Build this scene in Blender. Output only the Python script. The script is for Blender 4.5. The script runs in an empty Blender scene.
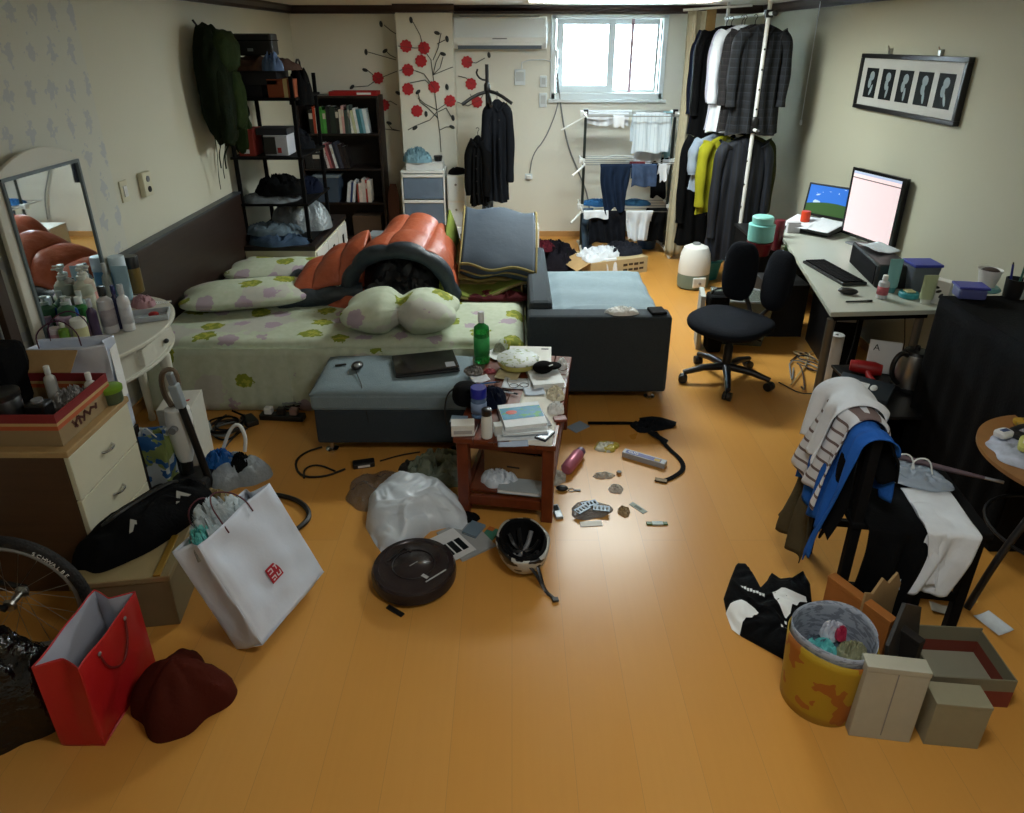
import bpy, math, random
from mathutils import Vector, Matrix, noise
random.seed(7)
PI = math.pi
R = math.radians
sc = bpy.context.scene
COL = sc.collection
# ------------------------------------------------------------ camera, world, light, exposure
cam = bpy.data.cameras.new('camera'); cam_o = bpy.data.objects.new('camera', cam); COL.objects.link(cam_o)
cam_o.location = (0, 0, 2.0); cam_o.rotation_euler = (R(90 - 23.7), 0, 0)
cam.sensor_width = 36; cam.lens = 686 / 1024 * 36; cam.shift_y = -64.5 / 1024; cam.clip_start = .02
sc.camera = cam_o
world = bpy.data.worlds.new('overcast_sky'); sc.world = world; world.use_nodes = True
bg = world.node_tree.nodes['Background']; bg.inputs[0].default_value = (.86, .95, 1, 1); bg.inputs[1].default_value = 12.0
def area(name, loc, rot, sx, sy, watts, col):
    l = bpy.data.lights.new(name, 'AREA'); l.shape = 'RECTANGLE'; l.size = sx; l.size_y = sy; l.energy = watts; l.color = col
    o = bpy.data.objects.new(name, l); COL.objects.link(o); o.location = loc; o.rotation_euler = rot; return o
area('window_daylight', (.96, 7.95, 1.98), (R(-68), 0, 0), 1.0, .62, 170, (.72, .91, 1))
area('ceiling_lamp_light', (.75, 5.2, 2.235), (0, 0, 0), 1.2, .34, 52, (.88, .99, .97))
area('entry_lamp_light', (.6, 1.0, 2.235), (0, 0, 0), .5, .5, 9, (.84, .95, 1))  # added fill to brighten the near end of the room, no lamp seen there
sc.view_settings.view_transform = 'Standard'; sc.view_settings.look = 'None'
sc.view_settings.gamma = 1; sc.view_settings.use_curve_mapping = False; sc.view_settings.exposure = 0.36
# ------------------------------------------------------------ helpers
def lin(c):
    if isinstance(c, str):
        c = [int(c[i:i + 2], 16) / 255 for i in (0, 2, 4)]
        c = [v / 12.92 if v <= .04045 else ((v + .055) / 1.055) ** 2.4 for v in c]
    return (c[0], c[1], c[2], 1)
class N:
    def __init__(s, m): s.t = m.node_tree; s.n = s.t.nodes; s.l = s.t.links
    def __call__(s, typ, **kw):
        n = s.n.new('ShaderNode' + typ)
        for k, v in kw.items():
            if k in ('ins',):
                for a, b in v.items():
                    if hasattr(b, 'bl_idname') or isinstance(b, bpy.types.NodeSocket): s.l.new(b, n.inputs[a])
                    else: n.inputs[a].default_value = b
            else: setattr(n, k, v)
        return n
    def math(s, op, a, b=0., c=None):
        n = s.n.new('ShaderNodeMath'); n.operation = op
        for i, v in enumerate((a, b) if c is None else (a, b, c)):
            if isinstance(v, bpy.types.NodeSocket): s.l.new(v, n.inputs[i])
            else: n.inputs[i].default_value = v
        return n.outputs[0]
    def mix(s, fac, a, b):
        n = s.n.new('ShaderNodeMix'); n.data_type = 'RGBA'
        for i, v in ((0, fac), (6, a), (7, b)):
            if isinstance(v, bpy.types.NodeSocket): s.l.new(v, n.inputs[i])
            else: n.inputs[i].default_value = v
        return n.outputs[2]
    def coord(s, kind='Object'): return s('TexCoord').outputs[kind]
    def sep(s, v):
        n = s('SeparateXYZ'); s.l.new(v, n.inputs[0]); return n.outputs
MC = {}
def mat(name, col, rough=.6, metal=0., nz=None, bump=None, spec=.5, trans=0., alpha=1., emis=None, sheen=0., coat=0.):
    if name in MC: return MC[name]
    m = bpy.data.materials.new(name); m.use_nodes = True; MC[name] = m
    k = N(m); b = k.n['Principled BSDF']
    b.inputs['Roughness'].default_value = rough; b.inputs['Metallic'].default_value = metal
    b.inputs['Specular IOR Level'].default_value = spec; b.inputs['Transmission Weight'].default_value = trans
    b.inputs['Alpha'].default_value = alpha; b.inputs['Sheen Weight'].default_value = sheen; b.inputs['Coat Weight'].default_value = coat
    c = lin(col); b.inputs['Base Color'].default_value = c
    sca, amt = nz or (6, .12)
    t = k('TexNoise', ins={'Vector': k.coord(), 'Scale': sca, 'Detail': 4.})
    c2 = tuple(x * (1 - amt) for x in c[:3]) + (1,); c1 = tuple(min(1, x * (1 + amt)) for x in c[:3]) + (1,)
    k.l.new(k.mix(t.outputs[0], c2, c1), b.inputs['Base Color'])
    if bump:
        t2 = k('TexNoise', ins={'Vector': k.coord(), 'Scale': bump[0], 'Detail': 5.})
        bp = k('Bump', ins={'Height': t2.outputs[0], 'Strength': bump[1], 'Distance': .01}); k.l.new(bp.outputs[0], b.inputs['Normal'])
    if emis: b.inputs['Emission Color'].default_value = lin(emis[0]); b.inputs['Emission Strength'].default_value = emis[1]
    return m
def custom(name, fn, rough=.6, **kw):
    m = mat(name, 'ffffff', rough, **kw); k = N(m); b = k.n['Principled BSDF']
    k.l.new(fn(k, b), b.inputs['Base Color']); return m
def fabric(name, col, rough=.9, amt=.14, bs=.25): return mat(name, col, rough, nz=(14, amt), bump=(90, bs), spec=.12)

class MB:
    def __init__(s): s.v = []; s.f = []; s.m = Matrix.Identity(4)
    def at(s, loc=(0, 0, 0), rx=0, ry=0, rz=0):
        s.m = Matrix.Translation(loc) @ Matrix.Rotation(rz, 4, 'Z') @ Matrix.Rotation(ry, 4, 'Y') @ Matrix.Rotation(rx, 4, 'X'); return s
    def add(s, vs, fs):
        n = len(s.v); s.v += [tuple(s.m @ Vector(p)) for p in vs]; s.f += [tuple(i + n for i in f) for f in fs]; return s
    def box(s, x0, x1, y0, y1, z0, z1):
        return s.add([(x0, y0, z0), (x1, y0, z0), (x1, y1, z0), (x0, y1, z0), (x0, y0, z1), (x1, y0, z1), (x1, y1, z1), (x0, y1, z1)],
                     [(0, 3, 2, 1), (4, 5, 6, 7), (0, 1, 5, 4), (1, 2, 6, 5), (2, 3, 7, 6), (3, 0, 4, 7)])
    def cb(s, cx, cy, cz, w, d, h): return s.box(cx - w / 2, cx + w / 2, cy - d / 2, cy + d / 2, cz - h / 2, cz + h / 2)
    def hexa(s, b, t):   # 4 bottom points, 4 top points (ccw)
        return s.add(list(b) + list(t), [(0, 3, 2, 1), (4, 5, 6, 7), (0, 1, 5, 4), (1, 2, 6, 5), (2, 3, 7, 6), (3, 0, 4, 7)])
    def prism(s, poly, h0, h1, ax='z'):
        n = len(poly)
        def p(a, b, h): return (a, b, h) if ax == 'z' else ((a, h, b) if ax == 'y' else (h, a, b))
        vs = [p(a, b, h0) for a, b in poly] + [p(a, b, h1) for a, b in poly]
        fs = [tuple(range(n))[::-1], tuple(range(n, 2 * n))] + [(i, (i + 1) % n, n + (i + 1) % n, n + i) for i in range(n)]
        return s.add(vs, fs)
    def lathe(s, prof, c=(0, 0, 0), n=20, sx=1, sy=1, cap=True):
        vs = []; fs = []
        for r, z in prof:
            for i in range(n):
                a = 2 * PI * i / n; vs.append((c[0] + r * math.cos(a) * sx, c[1] + r * math.sin(a) * sy, c[2] + z))
        for j in range(len(prof) - 1):
            for i in range(n):
                k = (i + 1) % n; fs.append((j * n + i, j * n + k, (j + 1) * n + k, (j + 1) * n + i))
        if cap: fs.append(tuple(range(n))[::-1]); fs.append(tuple((len(prof) - 1) * n + i for i in range(n)))
        return s.add(vs, fs)
    def tube(s, pts, r=.01, n=8, closed=False, smooth=0, sx=1.):
        P = [Vector(p) for p in pts]
        for _ in range(smooth):
            Q = []
            rg = range(len(P)) if closed else range(len(P) - 1)
            if not closed: Q.append(P[0])
            for i in rg:
                a, b = P[i], P[(i + 1) % len(P)]; Q += [a * .75 + b * .25, a * .25 + b * .75]
            if not closed: Q.append(P[-1])
            P = Q
        L = len(P); vs = []; fs = []; up = None
        for i, p in enumerate(P):
            a = P[(i - 1) % L] if (closed or i > 0) else p; b = P[(i + 1) % L] if (closed or i < L - 1) else p
            t = (b - a)
            if t.length < 1e-9: t = Vector((0, 0, 1))
            t.normalize()
            if up is None: up = Vector((0, 0, 1)) if abs(t.z) < .9 else Vector((1, 0, 0))
            u = up - t * up.dot(t)
            if u.length < 1e-6: u = t.orthogonal()
            u.normalize(); w = t.cross(u); up = u
            rr = r(i / (L - 1)) if callable(r) else r
            for k in range(n):
                an = 2 * PI * k / n; vs.append(tuple(p + u * (math.cos(an) * rr * sx) + w * (math.sin(an) * rr)))
        for i in range(L if closed else L - 1):
            for k in range(n):
                q = (k + 1) % n; j = (i + 1) % L; fs.append((i * n + k, i * n + q, j * n + q, j * n + k))
        if not closed: fs.append(tuple(range(n))[::-1]); fs.append(tuple((L - 1) * n + k for k in range(n)))
        return s.add(vs, fs)
    def rod(s, a, b, r=.01, n=10): return s.tube([a, b], r, n)
    def torus(s, c, Rr, r, n=32, k=8, ax='z', sx=1, sy=1):
        pts = []
        for i in range(n):
            a = 2 * PI * i / n; u, w = Rr * math.cos(a) * sx, Rr * math.sin(a) * sy
            pts.append((c[0] + u, c[1] + w, c[2]) if ax == 'z' else ((c[0] + u, c[1], c[2] + w) if ax == 'y' else (c[0], c[1] + u, c[2] + w)))
        return s.tube(pts, r, k, closed=True)
    def sheet(s, fn, nu, nv):
        vs = [fn(i / nu, j / nv) for j in range(nv + 1) for i in range(nu + 1)]
        return s.add(vs, [(j * (nu + 1) + i, j * (nu + 1) + i + 1, (j + 1) * (nu + 1) + i + 1, (j + 1) * (nu + 1) + i) for j in range(nv) for i in range(nu)])
    def ell(s, c, rx, ry, rz, n=20, k=12, e=1., fn=None):
        vs = []; fs = []
        sp = lambda v: math.copysign(abs(v) ** e, v)
        for j in range(1, k):
            ph = -PI / 2 + PI * j / k
            for i in range(n):
                a = 2 * PI * i / n
                p = Vector((sp(math.cos(ph)) * sp(math.cos(a)), sp(math.cos(ph)) * sp(math.sin(a)), sp(math.sin(ph))))
                if fn: p = fn(p)
                vs.append((c[0] + p.x * rx, c[1] + p.y * ry, c[2] + p.z * rz))
        b = len(vs); p0 = Vector((0, 0, -1)); p1 = Vector((0, 0, 1))
        if fn: p0 = fn(p0); p1 = fn(p1)
        vs += [(c[0] + p0.x * rx, c[1] + p0.y * ry, c[2] + p0.z * rz), (c[0] + p1.x * rx, c[1] + p1.y * ry, c[2] + p1.z * rz)]
        for j in range(k - 2):
            for i in range(n): q = (i + 1) % n; fs.append((j * n + i, j * n + q, (j + 1) * n + q, (j + 1) * n + i))
        for i in range(n):
            q = (i + 1) % n; fs.append((b, q, i)); fs.append((b + 1, (k - 2) * n + i, (k - 2) * n + q))
        return s.add(vs, fs)
    def heap(s, rx, ry, h, seed=0, fold=.35, fs_=4., outline=.18, n=72, k=22, e=2.2, poly=None, base=0., pts=None):
        """a crumpled soft heap resting on z=base: polar height field with creases; pts = outline around (0, 0)"""
        def rad(a):
            if pts:
                d = (math.cos(a), math.sin(a)); best = .01
                for i in range(len(pts)):
                    p, q = pts[i], pts[(i + 1) % len(pts)]; ex, ey = q[0] - p[0], q[1] - p[1]; den = d[0] * ey - d[1] * ex
                    if abs(den) < 1e-9: continue
                    t = (p[0] * ey - p[1] * ex) / den; u = (p[0] * d[1] - p[1] * d[0]) / den
                    if t > 0 and -.001 <= u <= 1.001: best = max(best, t)
                return best
            if poly:
                t = (a % (2 * PI)) / (2 * PI) * len(poly); i = int(t) % len(poly); f = t - int(t); f = f * f * (3 - 2 * f)
                rr = poly[i] * (1 - f) + poly[(i + 1) % len(poly)] * f
            else: rr = 1
            return rr * (1 + outline * noise.noise(Vector((math.cos(a) * 1.6, math.sin(a) * 1.6, seed * 3.1))))
        if pts: rx = ry = 1.
        sz = max(max(abs(c) for c in p) for p in pts) if pts else max(rx, ry)
        def zz(x, y, t):
            p = Vector((x * fs_ / sz, y * fs_ / sz, seed * 1.7))
            p = p * .62 + Vector((noise.noise(p * .5), noise.noise(p * .5 + Vector((7, 3, 1))), 0)) * 1.1
            rg = 1 - 2.2 * (noise.noise(p) ** 2 + .004) ** .5; rg2 = 1 - 2.2 * (noise.noise(p * 2.1) ** 2 + .006) ** .5
            z = h * max(0, (1 - t ** e)) ** .5 * (1 + fold * .8 * (rg + .35 * rg2 - .9))
            return base + max(z, .003 * (1 - t))
        def zf(x, y):
            a = math.atan2(y / ry, x / rx); return zz(x, y, min(1, math.hypot(x / rx, y / ry) / rad(a)))
        s.zf = zf; vs = []
        for j in range(k + 1):
            t = j / k
            for i in range(n):
                a = 2 * PI * i / n; rr = rad(a) * t; x, y = rr * rx * math.cos(a), rr * ry * math.sin(a); vs.append((x, y, zz(x, y, t)))
        fs = [(j * n + i, j * n + (i + 1) % n, (j + 1) * n + (i + 1) % n, (j + 1) * n + i)[::-1] for j in range(k) for i in range(n)]
        fs.append(tuple(k * n + i for i in range(n)))
        return s.add(vs, fs)
    def build(s, name, m, parent=None, smooth=False, bev=0, thick=0, sub=0, label=None, cat=None, group=None, kind=None, loc=(0, 0, 0), rz=0, rx=0, ry=0, off=-1, ang=40):
        me = bpy.data.meshes.new(name); me.from_pydata(s.v, [], s.f); me.update()
        o = bpy.data.objects.new(name, me); COL.objects.link(o)
        for x in (m if isinstance(m, list) else [m]): me.materials.append(x)
        if smooth:
            me.polygons.foreach_set('use_smooth', [True] * len(me.polygons)); me.set_sharp_from_angle(angle=R(ang))
        if thick: q = o.modifiers.new('solid', 'SOLIDIFY'); q.thickness = thick; q.offset = off
        if bev: q = o.modifiers.new('bevel', 'BEVEL'); q.width = bev; q.segments = 2; q.limit_method = 'ANGLE'; q.angle_limit = R(35)
        if sub: q = o.modifiers.new('sub', 'SUBSURF'); q.levels = sub; q.render_levels = sub
        o.location = loc; o.rotation_euler = (rx, ry, rz)
        if parent: o.parent = parent
        if label: o['label'] = label
        if cat: o['category'] = cat
        if group: o['group'] = group
        if kind: o['kind'] = kind
        return o
def T(name, label, cat, loc=(0, 0, 0), rz=0, group=None, rx=0, ry=0):
    o = bpy.data.objects.new(name, None); COL.objects.link(o); o.empty_display_size = .05
    o.location = loc; o.rotation_euler = (rx, ry, rz); o['label'] = label; o['category'] = cat
    if group: o['group'] = group
    return o
def S(m, name, mt, parent=None, **kw):
    if not parent: kw['kind'] = 'structure'
    return m.build(name, mt, parent, **kw)
TH = R(23.7)
def gp(px, py, z=0.):      # where a sight line of the photograph meets a level surface z
    a, b = (px - 512) / 686, (342 - py) / 686
    d = (a, math.cos(TH) + b * math.sin(TH), -math.sin(TH) + b * math.cos(TH)); t = (z - 2) / d[2]
    return Vector((d[0] * t, d[1] * t, z))
def fold_n(x, y, z=0, s=1.): return noise.noise(Vector((x * s, y * s, z)))
def text(s, size, mt, parent, loc, rot, name='lettering', ext=.0006, align='CENTER'):
    c = bpy.data.curves.new(name, 'FONT'); c.body = s; c.size = size; c.extrude = ext; c.align_x = align; c.align_y = 'CENTER'
    tmp = bpy.data.objects.new('tmp_text', c); COL.objects.link(tmp)
    dg = bpy.context.evaluated_depsgraph_get(); me = bpy.data.meshes.new_from_object(tmp.evaluated_get(dg))
    bpy.data.objects.remove(tmp)
    o = bpy.data.objects.new(name, me); COL.objects.link(o); me.materials.clear(); me.materials.append(mt)
    o.location = loc; o.rotation_euler = rot; o.parent = parent; return o
def dup(o, parent=None):
    c = o.copy(); COL.objects.link(c)
    if parent: c.parent = parent
    for ch in [x for x in bpy.data.objects if x.parent == o]: dup(ch, c)
    return c
# ------------------------------------------------------------ common materials
M_black = mat('black_plastic', '121214', .4, nz=(20, .1)); M_blackm = mat('matt_black', '08080a', .8, spec=.15)
M_white = mat('white_plastic', 'dfe1df', .4, nz=(5, .03)); M_chrome = mat('chrome', 'c8c8c8', .18, 1.)
M_steel = mat('brushed_steel', 'a9a9a6', .32, 1.); M_grey = mat('grey_plastic', '7b7d80', .5)
M_card = mat('cardboard', 'a98a5e', .85, nz=(30, .1)); M_paper = mat('white_paper', 'e6e7e6', .8, nz=(3, .04))
M_blackfab = fabric('black_cloth', '08090b'); M_darkgrey = fabric('charcoal_cloth', '16191f'); M_whitefab = fabric('white_cloth', 'd6dbe2', bs=.15)
M_navy = fabric('navy_cloth', '0e1528'); M_denim = fabric('denim', '3d4f66'); M_wood = mat('dark_red_wood', '5a2412', .38, nz=(8, .35))
M_darkwood = mat('dark_brown_wood', '1c1210', .45, nz=(10, .3)); M_cream = mat('cream_paint', 'cfcbb2', .5, nz=(4, .05))
M_cord = mat('black_cable', '0b0b0c', .5); M_glass = mat('clear_plastic', 'd9e4ea', .12, trans=.85)
M_bag = mat('translucent_polythene', 'dfe8f2', .35, trans=.1, alpha=.93, bump=(14, .7))
M_silver = mat('silver_plastic', '9aa0a6', .35, .6); M_red = mat('red_plastic', 'a01a1c', .45); M_teal = mat('teal_plastic', '2d8f9c', .4)
# ------------------------------------------------------------ setting
XL, XR, YB, YF, ZC = -2.2, 2.5, 7.5, -.6, 2.32
def floor_c(k, b):
    s = k.sep(k.coord())
    v = k('CombineXYZ'); k.l.new(s[1], v.inputs[0]); k.l.new(s[0], v.inputs[1])
    br = k('TexBrick', ins={'Vector': v.outputs[0], 'Scale': 1., 'Color1': lin('c98f42'), 'Color2': lin('ce964b'), 'Mortar': lin('a97c45'), 'Mortar Size': .0007, 'Brick Width': 2.4, 'Row Height': .19, 'Bias': 0.})
    mp = k('Mapping', ins={'Vector': k.coord(), 'Scale': (38., 1.6, 1.)})
    n = k('TexNoise', ins={'Vector': mp.outputs[0], 'Scale': 1.5, 'Detail': 6.})
    c = k.mix(k.math('MULTIPLY', n.outputs[0], .22), br.outputs[0], lin('b07a35'))
    n2 = k('TexNoise', ins={'Vector': k.coord(), 'Scale': 2., 'Detail': 3.}); k.l.new(k.math('MULTIPLY_ADD', n2.outputs[0], .12, .24), b.inputs['Roughness'])
    return c
M_floor = custom('honey_laminate', floor_c, .35)
def wall_mat(name, base, pattern):
    def f(k, b):
        s = k.sep(k.coord()); mp = k('Mapping', ins={'Vector': k.coord(), 'Scale': (40., 40., 220.)})
        n = k('TexNoise', ins={'Vector': mp.outputs[0], 'Scale': 1., 'Detail': 3.}); b2 = lin(base)
        c = k.mix(k.math('MULTIPLY', n.outputs[0], .2), b2, tuple(x * .8 for x in b2[:3]) + (1,))
        n3 = k('TexNoise', ins={'Vector': k.coord(), 'Scale': 1.1, 'Detail': 2.})
        c = k.mix(k.math('MULTIPLY', n3.outputs[0], .16), c, lin('b3ae92'))
        if pattern:   # damask sprigs in staggered rows on the near part of the left wall
            u = k.math('DIVIDE', s[1], .155); w = k.math('DIVIDE', s[2], .17)
            row = k.math('FLOOR', w); u2 = k.math('ADD', u, k.math('MULTIPLY', row, .5))
            du = k.math('ABSOLUTE', k.math('SUBTRACT', k.math('FRACT', u2), .5)); dw = k.math('ABSOLUTE', k.math('SUBTRACT', k.math('FRACT', w), .5))
            n4 = k('TexNoise', ins={'Vector': k.coord(), 'Scale': 34., 'Detail': 4.})
            d = k.math('ADD', k.math('ADD', k.math('MULTIPLY', du, 1.5), k.math('MULTIPLY', dw, 1.0)), k.math('MULTIPLY', k.math('SUBTRACT', n4.outputs[0], .5), 1.5))
            msk = k.math('MULTIPLY', k.math('LESS_THAN', d, .34), k.math('LESS_THAN', s[1], 3.82))
            near = k.math('LESS_THAN', s[1], 3.82)
            c = k.mix(near, c, k.mix(.5, c, lin('c9ccc4')))
            c = k.mix(k.math('MULTIPLY', msk, .42), c, lin('98a2b8'))
        return c
    return custom(name, f, .8)
M_wl = wall_mat('sprigged_wallpaper', 'd2d1c0', True); M_wall = wall_mat('beige_wallpaper', 'e4e3d8', False); M_wr = wall_mat('grey_beige_wallpaper', 'b6b6a4', False)  # one wallpaper: back base lightened in place of window light, right base dimmed
M_ceil = mat('white_ceiling_paper', 'dcdad0', .9); M_trim = mat('dark_crown_moulding', '2a1614', .35, nz=(6, .2)); M_base = mat('pale_wood_baseboard', 'c2935a', .5)
S(MB().box(XL - .1, XR + .1, YF - .1, YB + .1, -.1, 0), 'floor', M_floor)
S(MB().box(XL - .1, XR + .1, YF - .1, YB + .1, ZC, ZC + .1), 'ceiling', M_ceil)
S(MB().box(XL - .1, XL, YF, YB, 0, ZC), 'wall_left', M_wl)
S(MB().box(XR, XR + .1, YF, YB, 0, ZC), 'wall_right', M_wr)
S(MB().box(XL - .1, XR + .1, YF - .1, YF, 0, ZC), 'wall_front', M_wall)
wx0, wx1, wz0, wz1 = .44, 1.5, 1.51, 2.2
S(MB().box(XL - .1, wx0, YB, YB + .2, 0, ZC).box(wx1, XR + .1, YB, YB + .2, 0, ZC).box(wx0, wx1, YB, YB + .2, 0, wz0).box(wx0, wx1, YB, YB + .2, wz1, ZC), 'wall_back', M_wall)
S(MB().box(-1.11, -.57, 7.22, 7.499, 0, ZC), 'trim_1', M_wall).name = 'wall_pillar'
cr = [(0, 0), (.05, .0), (.05, -.02), (.03, -.05), (.03, -.075), (0, -.075)]
S(MB().prism([(YB - a, ZC - .0 + b) for a, b in cr], XL, XR, 'x'), 'trim_1', M_trim)
S(MB().prism([(XL + a, ZC + b) for a, b in cr][::-1], YF, YB, 'y'), 'trim_2', M_trim)
S(MB().prism([(XR - a, ZC + b) for a, b in cr], YF, YB, 'y'), 'trim_3', M_trim)
S(MB().prism([(7.22 - a, ZC + b) for a, b in cr], -1.13, -.55, 'x'), 'trim_4', M_trim)
S(MB().box(XL, XR, YB - .012, YB, 0, .06), 'baseboard_back', M_base)
S(MB().box(XL, XL + .012, YF, YB, 0, .06), 'baseboard_left', M_base)
S(MB().box(XR - .012, XR, YF, YB, 0, .06), 'baseboard_right', M_base)
M_pvc = mat('white_pvc', 'd9e2e6', .35, nz=(3, .02)); M_pane = mat('window_glass', 'eef6fa', .05, trans=1., nz=(2, .0)); M_frost = mat('frosted_glass', 'eef6fa', .55, trans=.9, nz=(2, .0))
win = S(MB().box(wx0 - .04, wx1 + .04, YB - .03, YB + .02, wz0 - .06, wz0).box(wx0 - .04, wx1 + .04, YB - .03, YB + .02, wz1, wz1 + .035).box(wx0 - .05, wx0, YB - .03, YB + .08, wz0 - .06, wz1 + .035).box(wx1, wx1 + .05, YB - .03, YB + .08, wz0 - .06, wz1 + .035), 'window_1', M_pvc, bev=.004)
S(MB().box(wx0 - .07, wx1 + .08, YB - .06, YB - .005, wz0 - .09, wz0 - .06), 'window_sill', M_pvc, win, bev=.004)
def sash(x0, x1, y, t=.07, m2=M_pane):
    o = S(MB().box(x0, x1, y, y + .03, wz0, wz0 + t).box(x0, x1, y, y + .03, wz1 - .05, wz1).box(x0, x0 + t, y, y + .03, wz0 + t, wz1 - .05).box(x1 - t, x1, y, y + .03, wz0 + t, wz1 - .05), 'window_sash', M_pvc, win, bev=.003)
    S(MB().box(x0 + t, x1 - t, y + .012, y + .016, wz0 + t, wz1 - .05), 'window_pane', m2, o)
sash(wx0 + .01, wx0 + .60, YB + .035, m2=M_pane); sash(wx0 + .54, wx1 - .01, YB + .075, .03)
S(MB().box(wx0 + .76, wx0 + .79, YB + .07, YB + .1, wz0, wz1), 'window_bar', mat('pinkish_bar', 'a98f98', .5), win)
S(MB().box(wx0 + .025, wx0 + .04, YB + .015, YB + .035, 1.78, 1.84), 'window_latch', M_grey, win)
# ceiling lamps (the one over the back of the room is bright in the photograph's top edge; the near one is an added unseen fill)
M_lamp = mat('lit_diffuser', 'ffffff', .5, emis=('fff4e0', 6.))
for nm, lab, x, y, w, d in (('ceiling_lamp', 'long white ceiling lamp near the window, just above the photo edge', .75, 5.2, 1.3, .4), ('ceiling_lamp', 'added unseen square white lamp filling in light over the near end of the room', .6, 1.0, .6, .6)):
    t = T(nm, lab, 'lamp', (x, y, ZC))
    MB().box(-w / 2, w / 2, -d / 2, d / 2, -.04, -.0005).build('lamp_housing', M_white, t, bev=.008)
    MB().box(-w / 2 + .02, w / 2 - .02, -d / 2 + .02, d / 2 - .02, -.075, -.04).build('lamp_diffuser', M_lamp, t, bev=.01)
# air conditioner
t = T('air_conditioner', 'white wall-mounted air conditioner left of the window', 'air conditioner', (-.12, 7.5, 1.93))
ac = [(0, 0), (-.16, 0), (-.2, .05), (-.2, .2), (-.16, .285), (0, .29)]
MB().prism(ac, -.46, .46, 'x').build('casing', M_white, t, bev=.012)
MB().box(-.44, .44, -.207, -.198, .10, .27).build('front_panel', M_pvc, t, bev=.004)
MB().box(-.41, .41, -.196, -.12, -.004, .035).at(rx=0).build('air_outlet', mat('outlet_slot', '4c5a68', .5), t)
MB().box(-.41, .41, -.204, -.192, .03, .045).build('louvre', M_white, t)
MB().box(-.07, .07, -.2105, -.206, .085, .095).build('badge', M_grey, t)
m = MB(); m.box(-.39, .39, -.15, -.03, .2895, .2925)
m.build('intake_grille', M_grey, t)
MB().box(.455, .475, -.12, -.02, .05, .24).build('side_cap', M_pvc, t)
# wall sticker tree
M_stk = mat('dark_sticker', '2c3030', .6); M_stkr = mat('red_sticker', 'b02028', .6)
tr = T('wall_sticker', 'tree branch wall sticker with round red blossoms on and beside the pillar', 'wall sticker', (-.72, 7.2, .8))
def surf_y(x): return -.003 + (.02 if -1.11 < x < -.57 else .30)
def sp(px, py):
    """point on pillar face (Y 7.22) or the wall behind it (Y 7.5)"""
    for yy in (7.215, 7.494):
        a, b = (px - 512) / 686, (342 - py) / 686
        d = (a, math.cos(TH) + b * math.sin(TH), -math.sin(TH) + b * math.cos(TH)); k = yy / d[1]
        x = d[0] * k
        if yy < 7.3 and -1.11 < x < -.57: break
    return Vector((x - -.72, yy - 7.2, 2 + d[2] * k - .8))
def branch(pts, r=.004):
    segs = []; cur = []
    P = [(Vector((a[0], a[1], 0))) for a in pts]
    Q = [P[0]]
    for a, b in zip(P, P[1:]):
        for i in range(1, 7): Q.append(a.lerp(b, i / 6))
    last = None
    for q in Q:
        w = sp(q.x, q.y); pl = w.y < .15
        if last is not None and pl != last: segs.append(cur); cur = []
        cur.append(w); last = pl
    segs.append(cur)
    m = MB()
    for c in segs:
        if len(c) > 1: m.tube(c, r, 5)
    m.build('branch', M_stk, tr)
    return
for b in ([(441, 152), (440, 135), (437, 112), (435, 95), (433, 75), (436, 62), (441, 52)], [(437, 110), (425, 104), (418, 98)], [(437, 110), (446, 104), (452, 100), (468, 106), (480, 100), (487, 88)],
          [(434, 88), (425, 80), (410, 83)], [(434, 88), (424, 74), (408, 68), (395, 72), (378, 79), (368, 86), (354, 87)], [(433, 76), (431, 60), (424, 50), (420, 35), (413, 22)], [(433, 75), (440, 68), (443, 57)],
          [(433, 75), (445, 70), (453, 67)], [(437, 112), (430, 120), (415, 126), (408, 130)], [(438, 118), (428, 108), (420, 102), (418, 92)], [(440, 130), (446, 127), (452, 127)], [(438, 112), (446, 108), (452, 118)],
          [(396, 34), (390, 30), (384, 25)], [(396, 60), (382, 56), (368, 52)], [(396, 58), (390, 55), (386, 51)], [(378, 79), (372, 74), (366, 69)], [(384, 106), (378, 110), (376, 110)], [(400, 131), (392, 129), (388, 124)], [(400, 131), (385, 129), (376, 128)],
          [(467, 62), (476, 63), (485, 58)], [(472, 84), (466, 78), (458, 76)], [(478, 102), (472, 98), (470, 94)], [(397, 105), (390, 101), (384, 105)], [(441, 33), (438, 48), (433, 60)], [(437, 44), (445, 40)], [(406, 47), (398, 46)], [(424, 48), (414, 48), (406, 47)]):
    branch(b)
for i, (x, y) in enumerate(((406, 46), (424, 48), (421, 61), (408, 70), (408, 89), (434, 87), (450, 101), (417, 111), (467, 62), (471, 84), (477, 102), (378, 78), (384, 105))):
    w = sp(x, y); m = MB(); n = 14
    m.prism([(w.x + (.056 + .005 * math.cos(9 * a)) * math.cos(a), w.z + (.056 + .005 * math.cos(9 * a)) * math.sin(a)) for a in [2 * PI * q / 36 for q in range(36)]], w.y - .003, w.y + .003, 'y'); m.build('blossom', M_stkr, tr)
for x, y in ((411, 20), (381, 24), (366, 52), (385, 51), (365, 70), (352, 87), (437, 33), (447, 39), (443, 54), (447, 87), (418, 92), (426, 114), (453, 118), (452, 127), (415, 128), (389, 123), (489, 55), (398, 93)):
    w = sp(x, y); an = (x * 7 % 6); MB().at(tuple(w), ry=an).ell((0, 0, 0), .017, .003, .03, 8, 6).build('leaf', M_stk, tr)
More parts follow.
